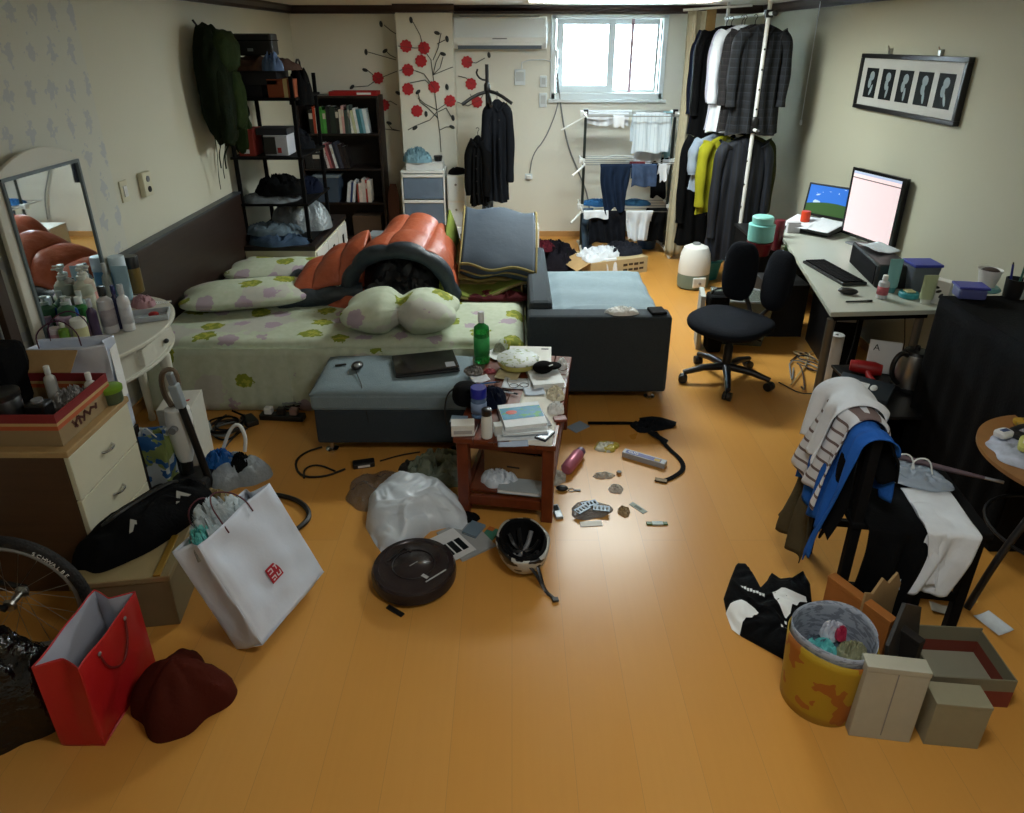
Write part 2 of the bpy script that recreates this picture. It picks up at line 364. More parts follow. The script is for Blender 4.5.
# wall sockets
t = T('wall_socket', 'cream double power socket on the left wall, right of the switch plate', 'socket', (-2.2, 4.12, 1.22)); MB().box(0, .035, -.05, .05, -.07, .07).build('case', M_cream, t, bev=.006)
MB().at((.036, 0, .03), ry=PI / 2).lathe([(.018, 0), (.018, .004)]).build('outlet', M_grey, t); MB().at((.036, 0, -.03), ry=PI / 2).lathe([(.018, 0), (.018, .004)]).build('outlet', M_black, t)
t = T('switch_plate', 'flat cream switch plate on the left wall beside the mirror', 'switch', (-2.2, 3.9, 1.22)); MB().box(0, .01, -.04, .04, -.06, .06).build('plate', M_cream, t, bev=.003); MB().box(.01, .016, -.018, .018, -.03, .03).build('rocker', M_white, t)
def bp(x, z): return (x, 7.499, z)
for x, z, w, h, lab in ((.08, 1.66, .11, .15, 'white thermostat box on back wall left of the cables'), (.32, 1.62, .07, .11, 'small white switch box among the hanging cables on back wall'), (.32, 1.44, .08, .14, 'white remote holder below the switch box on back wall')):
    t = T('wall_box', lab, 'wall box', (x, 7.5, z)); MB().box(-w / 2, w / 2, -.03, 0, -h / 2, h / 2).build('case', M_pvc, t, bev=.004); MB().box(-w / 2 + .015, w / 2 - .015, -.034, -.03, -h / 4, h / 3).build('faceplate', mat('pale_grey', 'b9c0c2', .5), t)
t = T('wall_socket', 'white power socket low on the back wall beside the coat rack', 'socket', (.18, 7.5, .66)); MB().box(-.04, .04, -.012, 0, -.03, .03).build('plate', M_pvc, t, bev=.003); MB().box(-.025, .025, -.05, -.012, -.02, .02).build('plug', M_white, t, bev=.004)
M_gcab = mat('grey_cable', '75797a', .6)
MB().tube([(.45, 7.46, 1.68), (.48, 7.48, 1.5), (.47, 7.48, 1.35), (.35, 7.48, 1.05), (.22, 7.48, .9), (.19, 7.46, .7)], .006, 6, smooth=2).build('wall_cable', M_gcab, label='thin grey cable looping down to the back wall socket', cat='cable')
MB().tube([(.46, 7.46, 1.7), (.5, 7.48, 1.4), (.58, 7.48, 1.0), (.72, 7.47, .7), (.83, 7.46, .45), (.86, 7.46, .2)], .008, 6, smooth=2).build('wall_cable', M_gcab, label='thick grey cable running down behind the drying rack', cat='cable')
MB().tube([(.1, 7.48, 1.74), (.1, 7.48, 1.82), (.4, 7.48, 1.83), (.45, 7.48, 1.72)], .005, 6, smooth=1).build('wall_cable', M_pvc, label='white wire between the thermostat box and the window corner', cat='cable')
MB().tube([(.45, 7.47, 1.92), (.455, 7.47, 1.75), (.46, 7.47, 1.62)], .012, 6).build('wall_cable', M_pvc, label='white pipe from the air conditioner down beside the window', cat='pipe')
t = T('pull_cord', 'thin white pull cord hanging down the right wall', 'cord', (2.46, 6.1, 1.38)); MB().rod((0, 0, 0), (0, .0, .96), .0035, 6).build('cord', M_pvc, t); MB().lathe([(.004, -.04), (.012, -.03), (.01, 0), (.003, .01)], n=10).build('pull', M_white, t)
# framed picture
t = T('picture_frame', 'black framed row of five monochrome photos on the right wall', 'picture', (2.5, 4.62, 1.56), rz=-PI / 2, rx=0)
fw, fh = 1.24, .36
m = MB(); e = .028
m.box(-fw / 2, fw / 2, -.035, -.0, 0, e).box(-fw / 2, fw / 2, -.035, 0, fh - e, fh).box(-fw / 2, -fw / 2 + e, -.035, 0, e, fh - e).box(fw / 2 - e, fw / 2, -.035, 0, e, fh - e)
fr = m.build('frame', M_black, t, bev=.003, rx=R(0))
MB().box(-fw / 2 + e, fw / 2 - e, -.02, -.012, e, fh - e).build('mount', mat('mount_board', 'b9bab6', .6), t)
M_ph = custom('dark_photo', lambda k, b: k.mix(k.math('GREATER_THAN', k('TexNoise', ins={'Vector': k('Mapping', ins={'Vector': k.coord(), 'Scale': (14., 1., 7.)}).outputs[0], 'Scale': 1.4, 'Detail': 3.}).outputs[0], .6), lin('151b20'), lin('7f8c92')), .5)
M_ink = mat('photo_black', '0c1216', .7, spec=.2); M_fig = mat('photo_grey', '87959b', .6)
for i in range(5):
    x = -.44 + i * .22
    p = MB().box(x - .08, x + .08, -.023, -.0195, .08, .27).build('photo_print', M_ink, t)
    m = MB(); rnd = random.Random(i)
    m.at((x, -.024, .175)); 
    m.ell((.01, 0, .045), .032, .0015, .03, 10, 6); m.ell((-.01 + .01 * (i % 2), 0, .0), .022, .0015, .035, 10, 6); m.at((x + .02, -.024, .13), ry=R(25 - 12 * i)).ell((0, 0, 0), .013, .0015, .04, 10, 6)
    m.build('printed_figure', M_fig, p)
for x in (-.28, .3): MB().box(x - .012, x + .012, -.02, 0, fh, fh + .035).rod((x, -.02, fh + .03), (x, -.03, fh + .05), .004).build('hook', M_steel, t)
# ------------------------------------------------------------ bed
def floral(k, b):
    co = k.coord()
    w = k('TexNoise', ins={'Vector': co, 'Scale': 9., 'Detail': 3.})
    mx = k('VectorMath', operation='MULTIPLY_ADD'); k.l.new(w.outputs['Color'], mx.inputs[0]); mx.inputs[1].default_value = (.06,) * 3; k.l.new(co, mx.inputs[2])
    v = k('TexVoronoi', ins={'Vector': mx.outputs[0], 'Scale': 5., 'Randomness': .55})
    s = k.sep(v.outputs['Color']); d = v.outputs['Distance']
    n = k('TexNoise', ins={'Vector': co, 'Scale': 30., 'Detail': 3.})
    base = k.mix(n.outputs[0], lin('aebb9e'), lin('cbd2c2'))
    w2 = k('TexNoise', ins={'Vector': co, 'Scale': 3.2, 'Detail': 3.})
    base = k.mix(k.math('MULTIPLY', k.math('GREATER_THAN', w2.outputs[0], .58), .45), base, lin('b9aeb5'))
    dd = k.math('ADD', d, k.math('MULTIPLY', k.math('SUBTRACT', n.outputs[0], .5), .35))
    big = k.math('LESS_THAN', dd, .34); olive = k.math('MULTIPLY', big, k.math('GREATER_THAN', s[0], .42))
    pink = k.math('MULTIPLY', k.math('LESS_THAN', dd, .27), k.math('LESS_THAN', s[0], .36))
    oc = k.mix(k.math('GREATER_THAN', n.outputs[0], .52), lin('7d8a28'), lin('a4a63c'))
    c = k.mix(olive, base, oc); return k.mix(k.math('MULTIPLY', pink, .75), c, lin('a58aa6'))
M_flor = custom('floral_cotton', floral, .85)
t = T('headboard', 'dark brown headboard panel along the left wall behind the bed', 'headboard', (-2.19, 4.6, 0))
MB().box(0, .05, -1.0, .82, 0, .9).build('panel', custom('headboard_grain', lambda k, b: k.mix(k('TexNoise', ins={'Vector': k('Mapping', ins={'Vector': k.coord(), 'Scale': (4., 3., 60.)}).outputs[0], 'Scale': 1., 'Detail': 4.}).outputs[0], lin('1c1310'), lin('38271f')), .4), t, bev=.004)
MB().box(-.002, .056, -1.0, .82, .9, .915).build('top_edge', mat('headboard_edge', '3b4047', .4), t)
bed = T('bed', 'wide low bed with a green floral sheet and gathered skirt to the floor', 'bed', (-1.03, 4.45, 0))
bx, by = 1.1, .87
def bedtop(u, v):
    x = -bx + 2 * bx * u; y = -by + 2 * by * v
    ed = min(u, 1 - u, v, 1 - v); rd = .04 * (1 - min(1, ed / .03)) ** 2
    z = .425 + .012 * fold_n(x, y, 0, 3.) + .006 * fold_n(x, y, 5, 9.) - rd
    return (x, y, z)
MB().box(-bx + .03, bx - .03, -by + .03, by - .03, .04, .39).build('mattress', M_flor, bed, bev=.03)
MB().sheet(bedtop, 90, 70).build('bed_sheet', M_flor, bed, smooth=True, thick=.02)
def skirt(x0, y0, x1, y1, nx, ny, L):
    def f(u, v):
        z = .39 * (1 - v) + .005
        cyc = L * 9; g = math.sin(u * cyc * 2 * PI + 2 * math.sin(u * 23)) * (.5 + .5 * fold_n(u * L, 0, 3, 2.5))
        if u < .38 and nx == 0 and ny < 0: g *= .25
        a = .005 + .016 * min(1, v * 2.5)
        o = .012 + g * a + .02 * v
        return (x0 + (x1 - x0) * u + nx * o, y0 + (y1 - y0) * u + ny * o, z)
    return f
MB().sheet(skirt(-bx, -by, bx, -by, 0, -1, 2.2), 330, 8).build('bed_skirt', M_flor, bed, smooth=True, thick=.004)
MB().sheet(skirt(bx, -by, bx, by, 1, 0, 1.74), 200, 8).build('bed_skirt', M_flor, bed, smooth=True, thick=.004)
def pillow(m, w, d, h, c=(0, 0, 0), seed=0, pinch=None, rz=0):
    def fn(p):
        x, y, z = p.x, p.y, p.z
        q = (abs(x) ** 2.4 + abs(y) ** 2.4) ** (1 / 2.4)
        k = 1 + .10 * (abs(x) * abs(y)) * 2
        th = (1 - min(1, abs(x)) ** 3.5) * (1 - min(1, abs(y)) ** 3.5)
        z = z * (.35 + .65 * th) + .10 * noise.noise(Vector((x * 2.2, y * 2.2, seed))) * (1 if z > 0 else .1)
        if pinch is not None:
            g = math.exp(-((x - pinch) / .16) ** 2); y *= 1 - .45 * g; z *= 1 - .45 * g
            z += .12 * g * math.sin(y * 22) * (z > 0); x += .0
        return Vector((x * k, y * k, z))
    m.at(c, rz=rz).ell((0, 0, 0), w / 2, d / 2, h / 2, 64, 30, .62, fn); m.m = Matrix.Identity(4)
m = MB(); pillow(m, .74, .42, .15, (0, 0, 0), 1)
m.build('pillow', M_flor, smooth=True, label='floral pillow lying flat at the head of the bed, nearest the headboard', cat='pillow', loc=(-1.72, 4.20, .50), rz=R(14), ang=80)
m = MB(); pillow(m, .7, .4, .12, (0, 0, 0), 4)
m.build('pillow', M_flor, smooth=True, label='second floral pillow lying behind the front one by the headboard', cat='pillow', loc=(-1.68, 4.78, .485), rz=R(4), ang=80)
m = MB(); pillow(m, .64, .42, .25, (0, 0, 0), 8, pinch=.0)
m.build('pillow', M_flor, smooth=True, label='floral pillow pinched at its middle near the foot of the bed, beside the sleeping bag', cat='pillow', loc=(-.66, 3.82, .53), rz=R(-2), ang=80)
# sleeping bag
M_or = mat('orange_nylon', 'b0583a', .42, nz=(5, .12), bump=(25, .5)); M_bagdk = mat('dark_quilted_nylon', '14181e', .5, nz=(5, .2), bump=(22, .6)); M_bagtrim = mat('slate_nylon', '27333d', .5, bump=(30, .5))
sb = T('sleeping_bag', 'orange quilted sleeping bag humped open on the bed showing its dark lining', 'sleeping bag', (-.78, 4.3, .43))
def arch(u, v):
    a = PI * (1.0 - u) ; L = .66 * v
    w = .35 - .06 * v; h = .39 + .05 * v
    q = abs(math.sin(u * PI * 4.5)) ** .5; q2 = abs(math.sin(v * PI * 3)) ** .5
    r = 1 + .07 * q * (.6 + .4 * q2) + .05 * fold_n(u * 3, v * 3, 2, 1.)
    x = math.cos(a) * w * r + .07 * v - .06 * (1 - math.sin(a)) * 0; z = max(0, math.sin(a)) ** .8 * h * r
    if v > .8: z *= 1 - ((v - .8) / .2) ** 2 * .5
    return (x + .05, L - .08 * math.sin(a) * (1 - v), max(.0, z))
MB().sheet(arch, 72, 36).build('shell', M_or, sb, smooth=True, thick=.03, off=-1)
def arch_e(u, dz=0.):
    p = arch(u, 0); return (p[0] * .97, p[1] - .015, max(.03, p[2] - .045))
MB().tube([arch_e(i / 40) for i in range(41)], lambda q: .045 + .012 * abs(math.sin(q * 14)), 10).build('collar', M_bagtrim, sb, smooth=True)
m = MB(); m.at((.04, .3, .0)).heap(.33, .34, .27, 3, .5, 5.); m.build('lining', M_bagdk, sb, smooth=True)
m = MB(); m.at((.03, .06, 0)).heap(.30, .16, .13, 5, .7, 6.); m.build('lining', M_bagdk, sb, smooth=True)
def lobe(u, v):
    # low left flap of the bag: slopes down from the hump towards the headboard
    a = u; x = -.20 - .50 * a; y = -.02 + .52 * v
    q = abs(math.sin(a * PI * 3.0 + .3)) ** .5; pr = math.sin(PI * min(1, max(0, v))) ** .35 if v > .5 else 1 - (1 - min(1, v * 2.4)) ** 3 * .6
    z = (.34 - .27 * a) * pr + .035 * q * pr
    return (x + .02 * math.sin(v * 5), y - .10 * a + .14 * a * v, max(.02, z * (1 - max(0, a - .85) * 4) + .012 * fold_n(x, y, 1, 7)))
MB().sheet(lobe, 50, 40).build('shell', M_or, sb, smooth=True, thick=.03, ang=80)
MB().tube([(lobe(i / 20, 0)[0], lobe(i / 20, 0)[1] - .015, max(.04, lobe(i / 20, 0)[2] * .45)) for i in range(21)] + [(lobe(1, j / 10)[0] - .02, lobe(1, j / 10)[1], .04) for j in range(9)], lambda q: .055 + .012 * abs(math.sin(q * 16)), 12).build('collar', M_bagtrim, sb, smooth=True)
m = MB(); m.at((-.2, -.06, -.005)).heap(.24, .12, .08, 9, .5, 4.); m.build('flap', M_or, sb, smooth=True)
# folded quilt
M_qt = mat('slate_quilt', '344150', .7, nz=(4, .1), bump=(7, .5)); M_ql = fabric('ochre_lining', '8c7a4c'); M_qg = fabric('olive_green_backing', '6f7c38'); M_pip = fabric('gold_piping', '8c7f55')
q = T('folded_quilt', 'thick slate grey quilt folded over itself with gold piping, between sleeping bag and sofa', 'quilt', (-.13, 4.62, .43))
path = [(.36, .0), (.40, .2), (.38, .40), (.30, .46), (.18, .44), (.0, .36), (-.16, .26), (-.25, .19), (-.27, .13), (-.22, .09), (-.1, .12), (.08, .2), (.2, .24)]
def spl(pts, it=2):
    P = [Vector(p) for p in pts]
    for _ in range(it):
        Q = [P[0]]
        for a, b in zip(P, P[1:]): Q += [a * .75 + b * .25, a * .25 + b * .75]
        Q.append(P[-1]); P = Q
    return P
sp1 = spl([(a, b, 0) for a, b in path], 2); n1 = len(sp1) - 1
def pos_on(P, t):
    t *= len(P) - 1; i = min(int(t), len(P) - 2); return P[i].lerp(P[i + 1], t - i)
def qs(u, v):
    p = pos_on(sp1, v); x = -.25 + .49 * u
    wig = .014 * math.sin(u * 9 + v * 12) + .02 * fold_n(u * 2, v * 6, 4, 1.4)
    return (x + .04 * math.sin(v * 3) + .07 * (p.y - .2), p.x + wig - .08 * (u - .5), max(.0, p.y + wig * .6 + .02 * (1 - u)))
MB().sheet(qs, 30, 90).build('quilt_top', M_qt, q, smooth=True, thick=.045, off=1, ang=70)
inner = spl([(-.22, .10, 0), (-.12, .13, 0), (.1, .22, 0), (.22, .25, 0), (.24, .22, 0), (.1, .17, 0), (-.1, .08, 0), (-.2, .05, 0)], 2)
def qi(u, v):
    p = pos_on(inner, v); return (-.26 + .54 * u, p.x + .01 * math.sin(9 * u), p.y + .008 * math.sin(u * 14 + v * 9))
MB().sheet(qi, 20, 40).build('lining', M_ql, q, smooth=True, thick=.02)
for u in (0, 1):
    MB().tube([tuple(Vector(qs(u, v / 60)) + Vector(((-.01 if u == 0 else .01), 0, .0))) for v in range(61)], .007, 8).build('piping', M_pip, q, smooth=True)
MB().tube([(x, y - .015, z + .02) for x, y, z in [qs(i / 20, .68) for i in range(21)]], .007, 8).build('piping', M_pip, q, smooth=True)
MB().tube([(x, y - .0, z + .02) for x, y, z in [qs(i / 20, .62) for i in range(21)]], .01, 8).build('piping', M_pip, q, smooth=True)
def low(u, v):
    a = v; y = .3 - .62 * a; z = .09 - .06 * a + .03 * math.sin(u * 7 + 2) * a
    if u < .12: z += .36 * (1 - u / .12) ** .5 * (1 - a) ** .6
    return (-.33 + .64 * u - .02 * a, y - .08 * math.sin(PI * u) + .13 * u * u, max(.015, z + .03 * u))
MB().sheet(low, 40, 30).build('backing', M_qg, q, smooth=True, thick=.015)
MB().tube([low(i / 30, 1) for i in range(31)], .01, 8).build('piping', M_pip, q, smooth=True)
m = MB(); m.at((-.02, -.33, 0)).heap(.27, .07, .05, 11, .6, 6); m.build('scarf', fabric('maroon_print', '4c1c20', amt=.5), smooth=True, label='crumpled maroon patterned scarf under the front edge of the quilt', cat='scarf', loc=(-.08, 4.62, .435))
# sofa
M_sofa = custom('charcoal_upholstery', lambda k, b: k.mix(k('TexNoise', ins={'Vector': k.coord(), 'Scale': 160., 'Detail': 2.}).outputs[0], lin('232b31'), lin('343e46')), .9)
M_seat = mat('pale_blue_grey_upholstery', '76878f', .85, nz=(25, .12), bump=(140, .3))
s = T('sofa', 'charcoal sofa turned sideways with a pale blue grey seat cushion', 'sofa', (.52, 4.3, 0))
MB().box(-.43, .40, -.66, -.52, .07, .56).build('armrest', M_sofa, s, bev=.02)
MB().box(-.42, -.28, -.53, .66, .07, .60).build('backrest', M_sofa, s, bev=.03)
MB().box(-.40, .42, -.52, .66, .07, .27).build('base', M_sofa, s, bev=.015)
def cush(p): return Vector((p.x, p.y, p.z + .05 * noise.noise(Vector((p.x * 2, p.y * 5, 3)))))
def seatf(u, v):
    x = -.28 + .71 * u; y = -.52 + 1.18 * v; e = min(u, 1 - u) * 8; e2 = min(v, 1 - v) * 12
    return (x, y, .40 + .03 * min(1, e) * min(1, e2) + .012 * fold_n(x, y, 0, 4) + .006 * math.sin(y * 22 + 2 * x))
MB().box(-.28, .43, -.52, .66, .27, .405).build('seat_cushion', M_seat, s, bev=.03)
MB().sheet(seatf, 50, 70).build('cushion_cover', M_seat, s, smooth=True, thick=.02)
m = MB(); m.at((.08, -.36, .425), rz=0); pillow(m, .52, .2, .1, (.08, -.38, .465), 5); m.build('bolster', M_seat, s, smooth=True, ang=80)
def leg(parent, x, y, h=.07):
    MB().lathe([(.032, 0), (.034, .008), (.014, .014), (.012, h - .01), (.03, h)], (x, y, 0), 20).build('leg', M_chrome, parent, smooth=True)
for x, y in ((.32, -.58), (-.36, -.58), (.34, .58), (-.36, .58)): leg(s, x, y)
ph = T('leather_wallet', 'small black wallet on the right end of the sofa armrest', 'wallet', (.84, 3.71, .56), rz=R(8)); MB().box(-.045, .045, -.05, .05, 0, .018).build('wallet_body', M_blackm, ph, bev=.006); MB().box(-.03, .03, -.051, -.045, .004, .014).build('flap', M_blackm, ph)
m = MB().heap(.10, .05, .035, 2, .7, 5); m.build('tissue', M_paper, smooth=True, label='crumpled white tissue on the front of the sofa', cat='tissue', loc=(.64, 3.70, .561))
# ottoman
o = T('ottoman', 'grey upholstered ottoman with dark base in front of the bed', 'ottoman', (-.62, 3.3, 0))
MB().box(-.40, .39, -.22, .22, .065, .27).build('base', M_sofa, o, bev=.015)
def otc(u, v):
    x = -.41 + .81 * u; y = -.23 + .46 * v; e = min(1, min(u, 1 - u) * 14, ) * min(1, min(v, 1 - v) * 9); return (x, y, .36 + .022 * e ** .5 + .008 * fold_n(x, y, 2, 5))
MB().box(-.41, .40, -.23, .23, .265, .363).build('seat_cushion', M_seat, o, bev=.02)
MB().sheet(otc, 50, 30).build('cushion_cover', M_seat, o, smooth=True, thick=.015)
for x, y in ((-.34, -.17), (.33, -.17), (-.34, .17), (.33, .17)): leg(o, x, y, .066)
lp = T('laptop', 'closed glossy black laptop lying on the ottoman', 'laptop', (-.47, 3.36, .385), rz=R(14))
MB().box(-.17, .17, -.12, .12, 0, .014).build('base', M_black, lp, bev=.005); MB().box(-.17, .17, -.12, .12, .0155, .027).build('lid', mat('glossy_black', '0c0c0f', .12), lp, bev=.005); MB().rod((-.12, .122, .012), (.12, .122, .012), .008).build('hinge', M_blackm, lp); MB().box(.10, .15, -.1, -.04, .0271, .0276).build('sticker', M_grey, lp)
ms = T('webcam_mouse', 'round black and silver mouse with a cord on the left of the ottoman', 'mouse', (-.83, 3.32, .387)); ms.name = 'mouse'
MB().ell((0, 0, .018), .032, .045, .018, 20, 10).build('shell', M_black, ms, smooth=True); MB().ell((.004, -.02, .028), .018, .02, .01, 14, 8).build('silver_cap', M_silver, ms, smooth=True)
MB().tube([(0, -.045, .01), (.03, -.12, .003), (.06, -.19, .002), (.07, -.235, -.02), (.08, -.24, -.12), (.09, -.238, -.2)], .0025, 6, smooth=2).build('cord', M_cord, ms)
MB().box(-.03, .03, -.006, .006, 0, .008).build('clip', M_black, bev=.002, label='small black clip on the left end of the ottoman', cat='clip', loc=(-.93, 3.36, .386), rz=R(15))
# low cabinet behind the bed
c = T('low_cabinet', 'low white drawer cabinet with dark brown top behind the bed, under the black shelf unit', 'cabinet', (-1.88, 5.55, 0))
MB().box(-.30, .30, -.22, .85, .0, .46).build('body', M_cream, c, bev=.003); MB().box(-.31, .31, -.235, .87, .46, .5).build('top', M_darkwood, c, bev=.004)
for i in range(3):
    d = MB().box(.30, .314, -.20 + i * .35, .13 + i * .35, .06, .44).build('drawer', M_white, c, bev=.003)
    for (a, b2, w2, h2) in ((.04, .12, .05, .16), (.14, .2, .05, .16), (.24, .1, .05, .14)): MB().box(.314, .318, -.20 + i * .35 + a, -.20 + i * .35 + a + w2, b2, b2 + h2).build('drawer_panel', M_blackm, d)
# wooden coffee table
M_tt = custom('reddish_table_wood', lambda k, b: k.mix(k('TexNoise', ins={'Vector': k('Mapping', ins={'Vector': k.coord(), 'Scale': (30., 3., 20.)}).outputs[0], 'Scale': 1., 'Detail': 5.}).outputs[0], lin('4a1c0e'), lin('7c3a1c')), .35)
TR = R(-8.8); tb = T('coffee_table', 'low reddish brown wooden table crowded with clutter in front of the ottoman and sofa', 'table', (.035, 2.98, 0), rz=TR)
for i in range(5): MB().box(-.225 + i * .0905, -.225 + i * .0905 + .088, -.46, .46, .395, .42).build('top_slat', M_tt, tb, bev=.004)
for x in (-.19, .19):
    for y in (-.41, .41): MB().box(x - .026, x + .026, y - .03, y + .03, 0, .395).build('leg', M_tt, tb, bev=.004)
for y in (-.41, .41): MB().box(-.165, .165, y - .012, y + .012, .05, .10).build('stretcher', M_tt, tb, bev=.003); MB().box(-.165, .165, y - .012, y + .012, .35, .395).build('apron', M_tt, tb, bev=.003)
for x in (-.19, .19): MB().box(x - .012, x + .012, -.38, .38, .05, .10).build('stretcher', M_tt, tb, bev=.003)
MB().box(-.17, .17, -.39, .39, .10, .112).build('lower_shelf', M_tt, tb)
def tp(px, py, h=.42): return gp(px, py, h)
# ------------------------------------------------------------ generic makers
def bottle(name, label, cat, loc, r, h, col, capc, kind='cap', shape='round', group=None, tilt=(0, 0), mt=None, lab=None, neck=.4):
    t = T(name, label, cat, loc, rx=tilt[0], ry=tilt[1], group=group)
    sx = 1.25 if shape == 'flat' else 1; sy = .65 if shape == 'flat' else 1
    b = mt or mat('bottle_' + col, col, .3, nz=(4, .05)); hb = h * (.80 if kind != 'tube' else .86)
    if kind == 'tube':
        m = MB(); n = 16
        m.lathe([(r * .7, 0), (r * .75, h * .16)], n=n, sx=1.2); m.build('cap', mat('cap_' + capc, capc, .35), t, smooth=True)
        m = MB(); vs = []
        for z, rx, ry in ((.165, 1.15, .75), (.3, 1.2, .72), (.6, 1.25, .45), (.97, 1.3, .08), (1, 1.3, .08)):
            vs.append((z * h, rx * r, ry * r))
        V = []; F = []
        for z, a, bb in vs:
            for i in range(n): an = 2 * PI * i / n; V.append((math.cos(an) * a, math.sin(an) * bb, z))
        for j in range(len(vs) - 1):
            for i in range(n): k2 = (i + 1) % n; F.append((j * n + i, j * n + k2, (j + 1) * n + k2, (j + 1) * n + i))
        F += [tuple(range(n))[::-1], tuple((len(vs) - 1) * n + i for i in range(n))]
        m.add(V, F).build('tube_body', b, t, smooth=True)
    else:
        m = MB().lathe([(r * .85, 0), (r, r * .12), (r, hb * .78), (r * .93, hb * .88), (r * neck, hb * .97), (r * neck, hb)], n=20, sx=sx, sy=sy); m.build('bottle_body', b, t, smooth=True)
        cm = mat('cap_' + capc, capc, .35)
        if kind == 'cap': MB().lathe([(r * neck * 1.25, hb), (r * neck * 1.25, h * .985), (r * neck * 1.1, h)], n=18, sx=sx, sy=sy).build('cap', cm, t, smooth=True)
        elif kind == 'wide': MB().lathe([(r * 1.02, hb * .86), (r * 1.02, h * .98), (r * .95, h)], n=20, sx=sx, sy=sy).build('cap', cm, t, smooth=True)
        elif kind == 'pump':
            MB().lathe([(r * neck * 1.2, hb), (r * neck * 1.2, hb + h * .06), (r * .12, hb + h * .07), (r * .12, h * .97)], n=14).lathe([(r * .35, h * .95), (r * .35, h)], n=12).rod((0, 0, h * .975), (r * .9, 0, h * .965), r * .12, 8).build('pump', cm, t, smooth=True)
        if lab: MB().lathe([(r * 1.012, hb * .22), (r * 1.012, hb * .66)], n=20, sx=sx, sy=sy, cap=False).build('paper_label', mat('label_' + lab, lab, .6, nz=(40, .3)), t, smooth=True, thick=.0008)
    return t
def carton(name, label, loc, w, d, h, col, rz=0, rx=0, ry=0, cat='box', open_=False, group=None, stripe=None, mt=None, wall=.006):
    t = T(name, label, cat, loc, rz=rz, rx=rx, ry=ry, group=group); c = mt or mat('carton_' + col, col, .7, nz=(18, .1))
    if open_:
        MB().box(-w / 2, w / 2, -d / 2, d / 2, 0, wall).box(-w / 2, w / 2, -d / 2, -d / 2 + wall, wall, h).box(-w / 2, w / 2, d / 2 - wall, d / 2, wall, h).box(-w / 2, -w / 2 + wall, -d / 2 + wall, d / 2 - wall, wall, h).box(w / 2 - wall, w / 2, -d / 2 + wall, d / 2 - wall, wall, h).build('box_body', c, t)
    else:
        MB().box(-w / 2, w / 2, -d / 2, d / 2, 0, h * .93).build('box_body', c, t, bev=.002); MB().box(-w / 2 - .001, w / 2 + .001, -d / 2 - .001, d / 2 + .001, h * .93, h).build('box_lid', c, t, bev=.002)
    if stripe: MB().box(-w / 2 - .0015, w / 2 + .0015, -d / 2 - .0015, -d / 2 - .0002, h * .35, h * .7).build('printed_band', mat('band_' + stripe, stripe, .6), t)
    return t
def book(label, loc, w, d, h, col, rz=0, rx=0, ry=0, group=None, flat=False, cover2=None):
    """w thickness, d depth, h height (upright, spine to -y)"""
    t = T('book', label, 'book', loc, rz=rz, rx=rx, ry=ry, group=group); c = mat('cover_' + col, col, .5, nz=(25, .18)); e = .0025
    MB().box(-w / 2, -w / 2 + e, -d / 2, d / 2, 0, h).box(w / 2 - e, w / 2, -d / 2, d / 2, 0, h).box(-w / 2 + e, w / 2 - e, -d / 2, -d / 2 + e, 0, h).build('cover', c, t)
    MB().box(-w / 2 + e, w / 2 - e, -d / 2 + e, d / 2 - .004, .003, h - .003).build('pages', M_paper, t)
    if w > .014 and int(c.name[-1], 36) % 3 == 0: MB().box(-w / 2 + .003, w / 2 - .003, -d / 2 - .0008, -d / 2, h * .62, h * .86).build('spine_label', mat('cover_' + (cover2 or 'c9c4b8'), cover2 or 'c9c4b8', .6), t)
    return t
def flatbook(label, loc, w, d, h, col, rz=0, rx=0, ry=0, name='book', cat='book', group=None):
    t = T(name, label, cat, loc, rz=rz, rx=rx, ry=ry, group=group); e = .0025
    MB().box(-w / 2, w / 2, -d / 2, d / 2, 0, e).box(-w / 2, w / 2, -d / 2, d / 2, h - e, h).box(-w / 2, -w / 2 + e, -d / 2, d / 2, e, h - e).build('cover', mat('cover_' + col, col, .5, nz=(25, .1)), t)
    MB().box(-w / 2 + e, w / 2 - .004, -d / 2 + .003, d / 2 - .003, e, h - e).build('pages', M_paper, t); return t
def sheetpaper(label, loc, w, d, col='e6e7e6', rz=0, rx=0, ry=0, name='paper_sheet', cat='paper', curl=.004, group=None, seed=0, ink=True):
    m = MB().sheet(lambda u, v: ((u - .5) * w, (v - .5) * d, .001 + curl * (abs(u - .5) * 2) ** 2 + curl * .5 * (1 + noise.noise(Vector((u * 3, v * 3, seed))))), 10, 10)
    o = m.build(name, mat('paper_' + col, col, .75, nz=(60, .12)), smooth=True, thick=.0006, off=1, label=label, cat=cat, loc=loc, rz=rz, rx=rx, ry=ry, group=group); return o
def crumple(name, label, cat, loc, rx_, ry_, h, mt, seed=0, fold=.5, fs_=4., rz=0, poly=None, outline=.25, group=None, e=2.2):
    return MB().heap(rx_, ry_, h, seed, fold, fs_, outline, poly=poly, e=e).build(name, mt, smooth=True, label=label, cat=cat, loc=loc, rz=rz, group=group)
def cable(label, pts, r=.003, mt=None, sm=2, name='cable', cat='cable'):
    return MB().tube(pts, r, 6, smooth=sm).build(name, mt or M_cord, smooth=True, label=label, cat=cat)
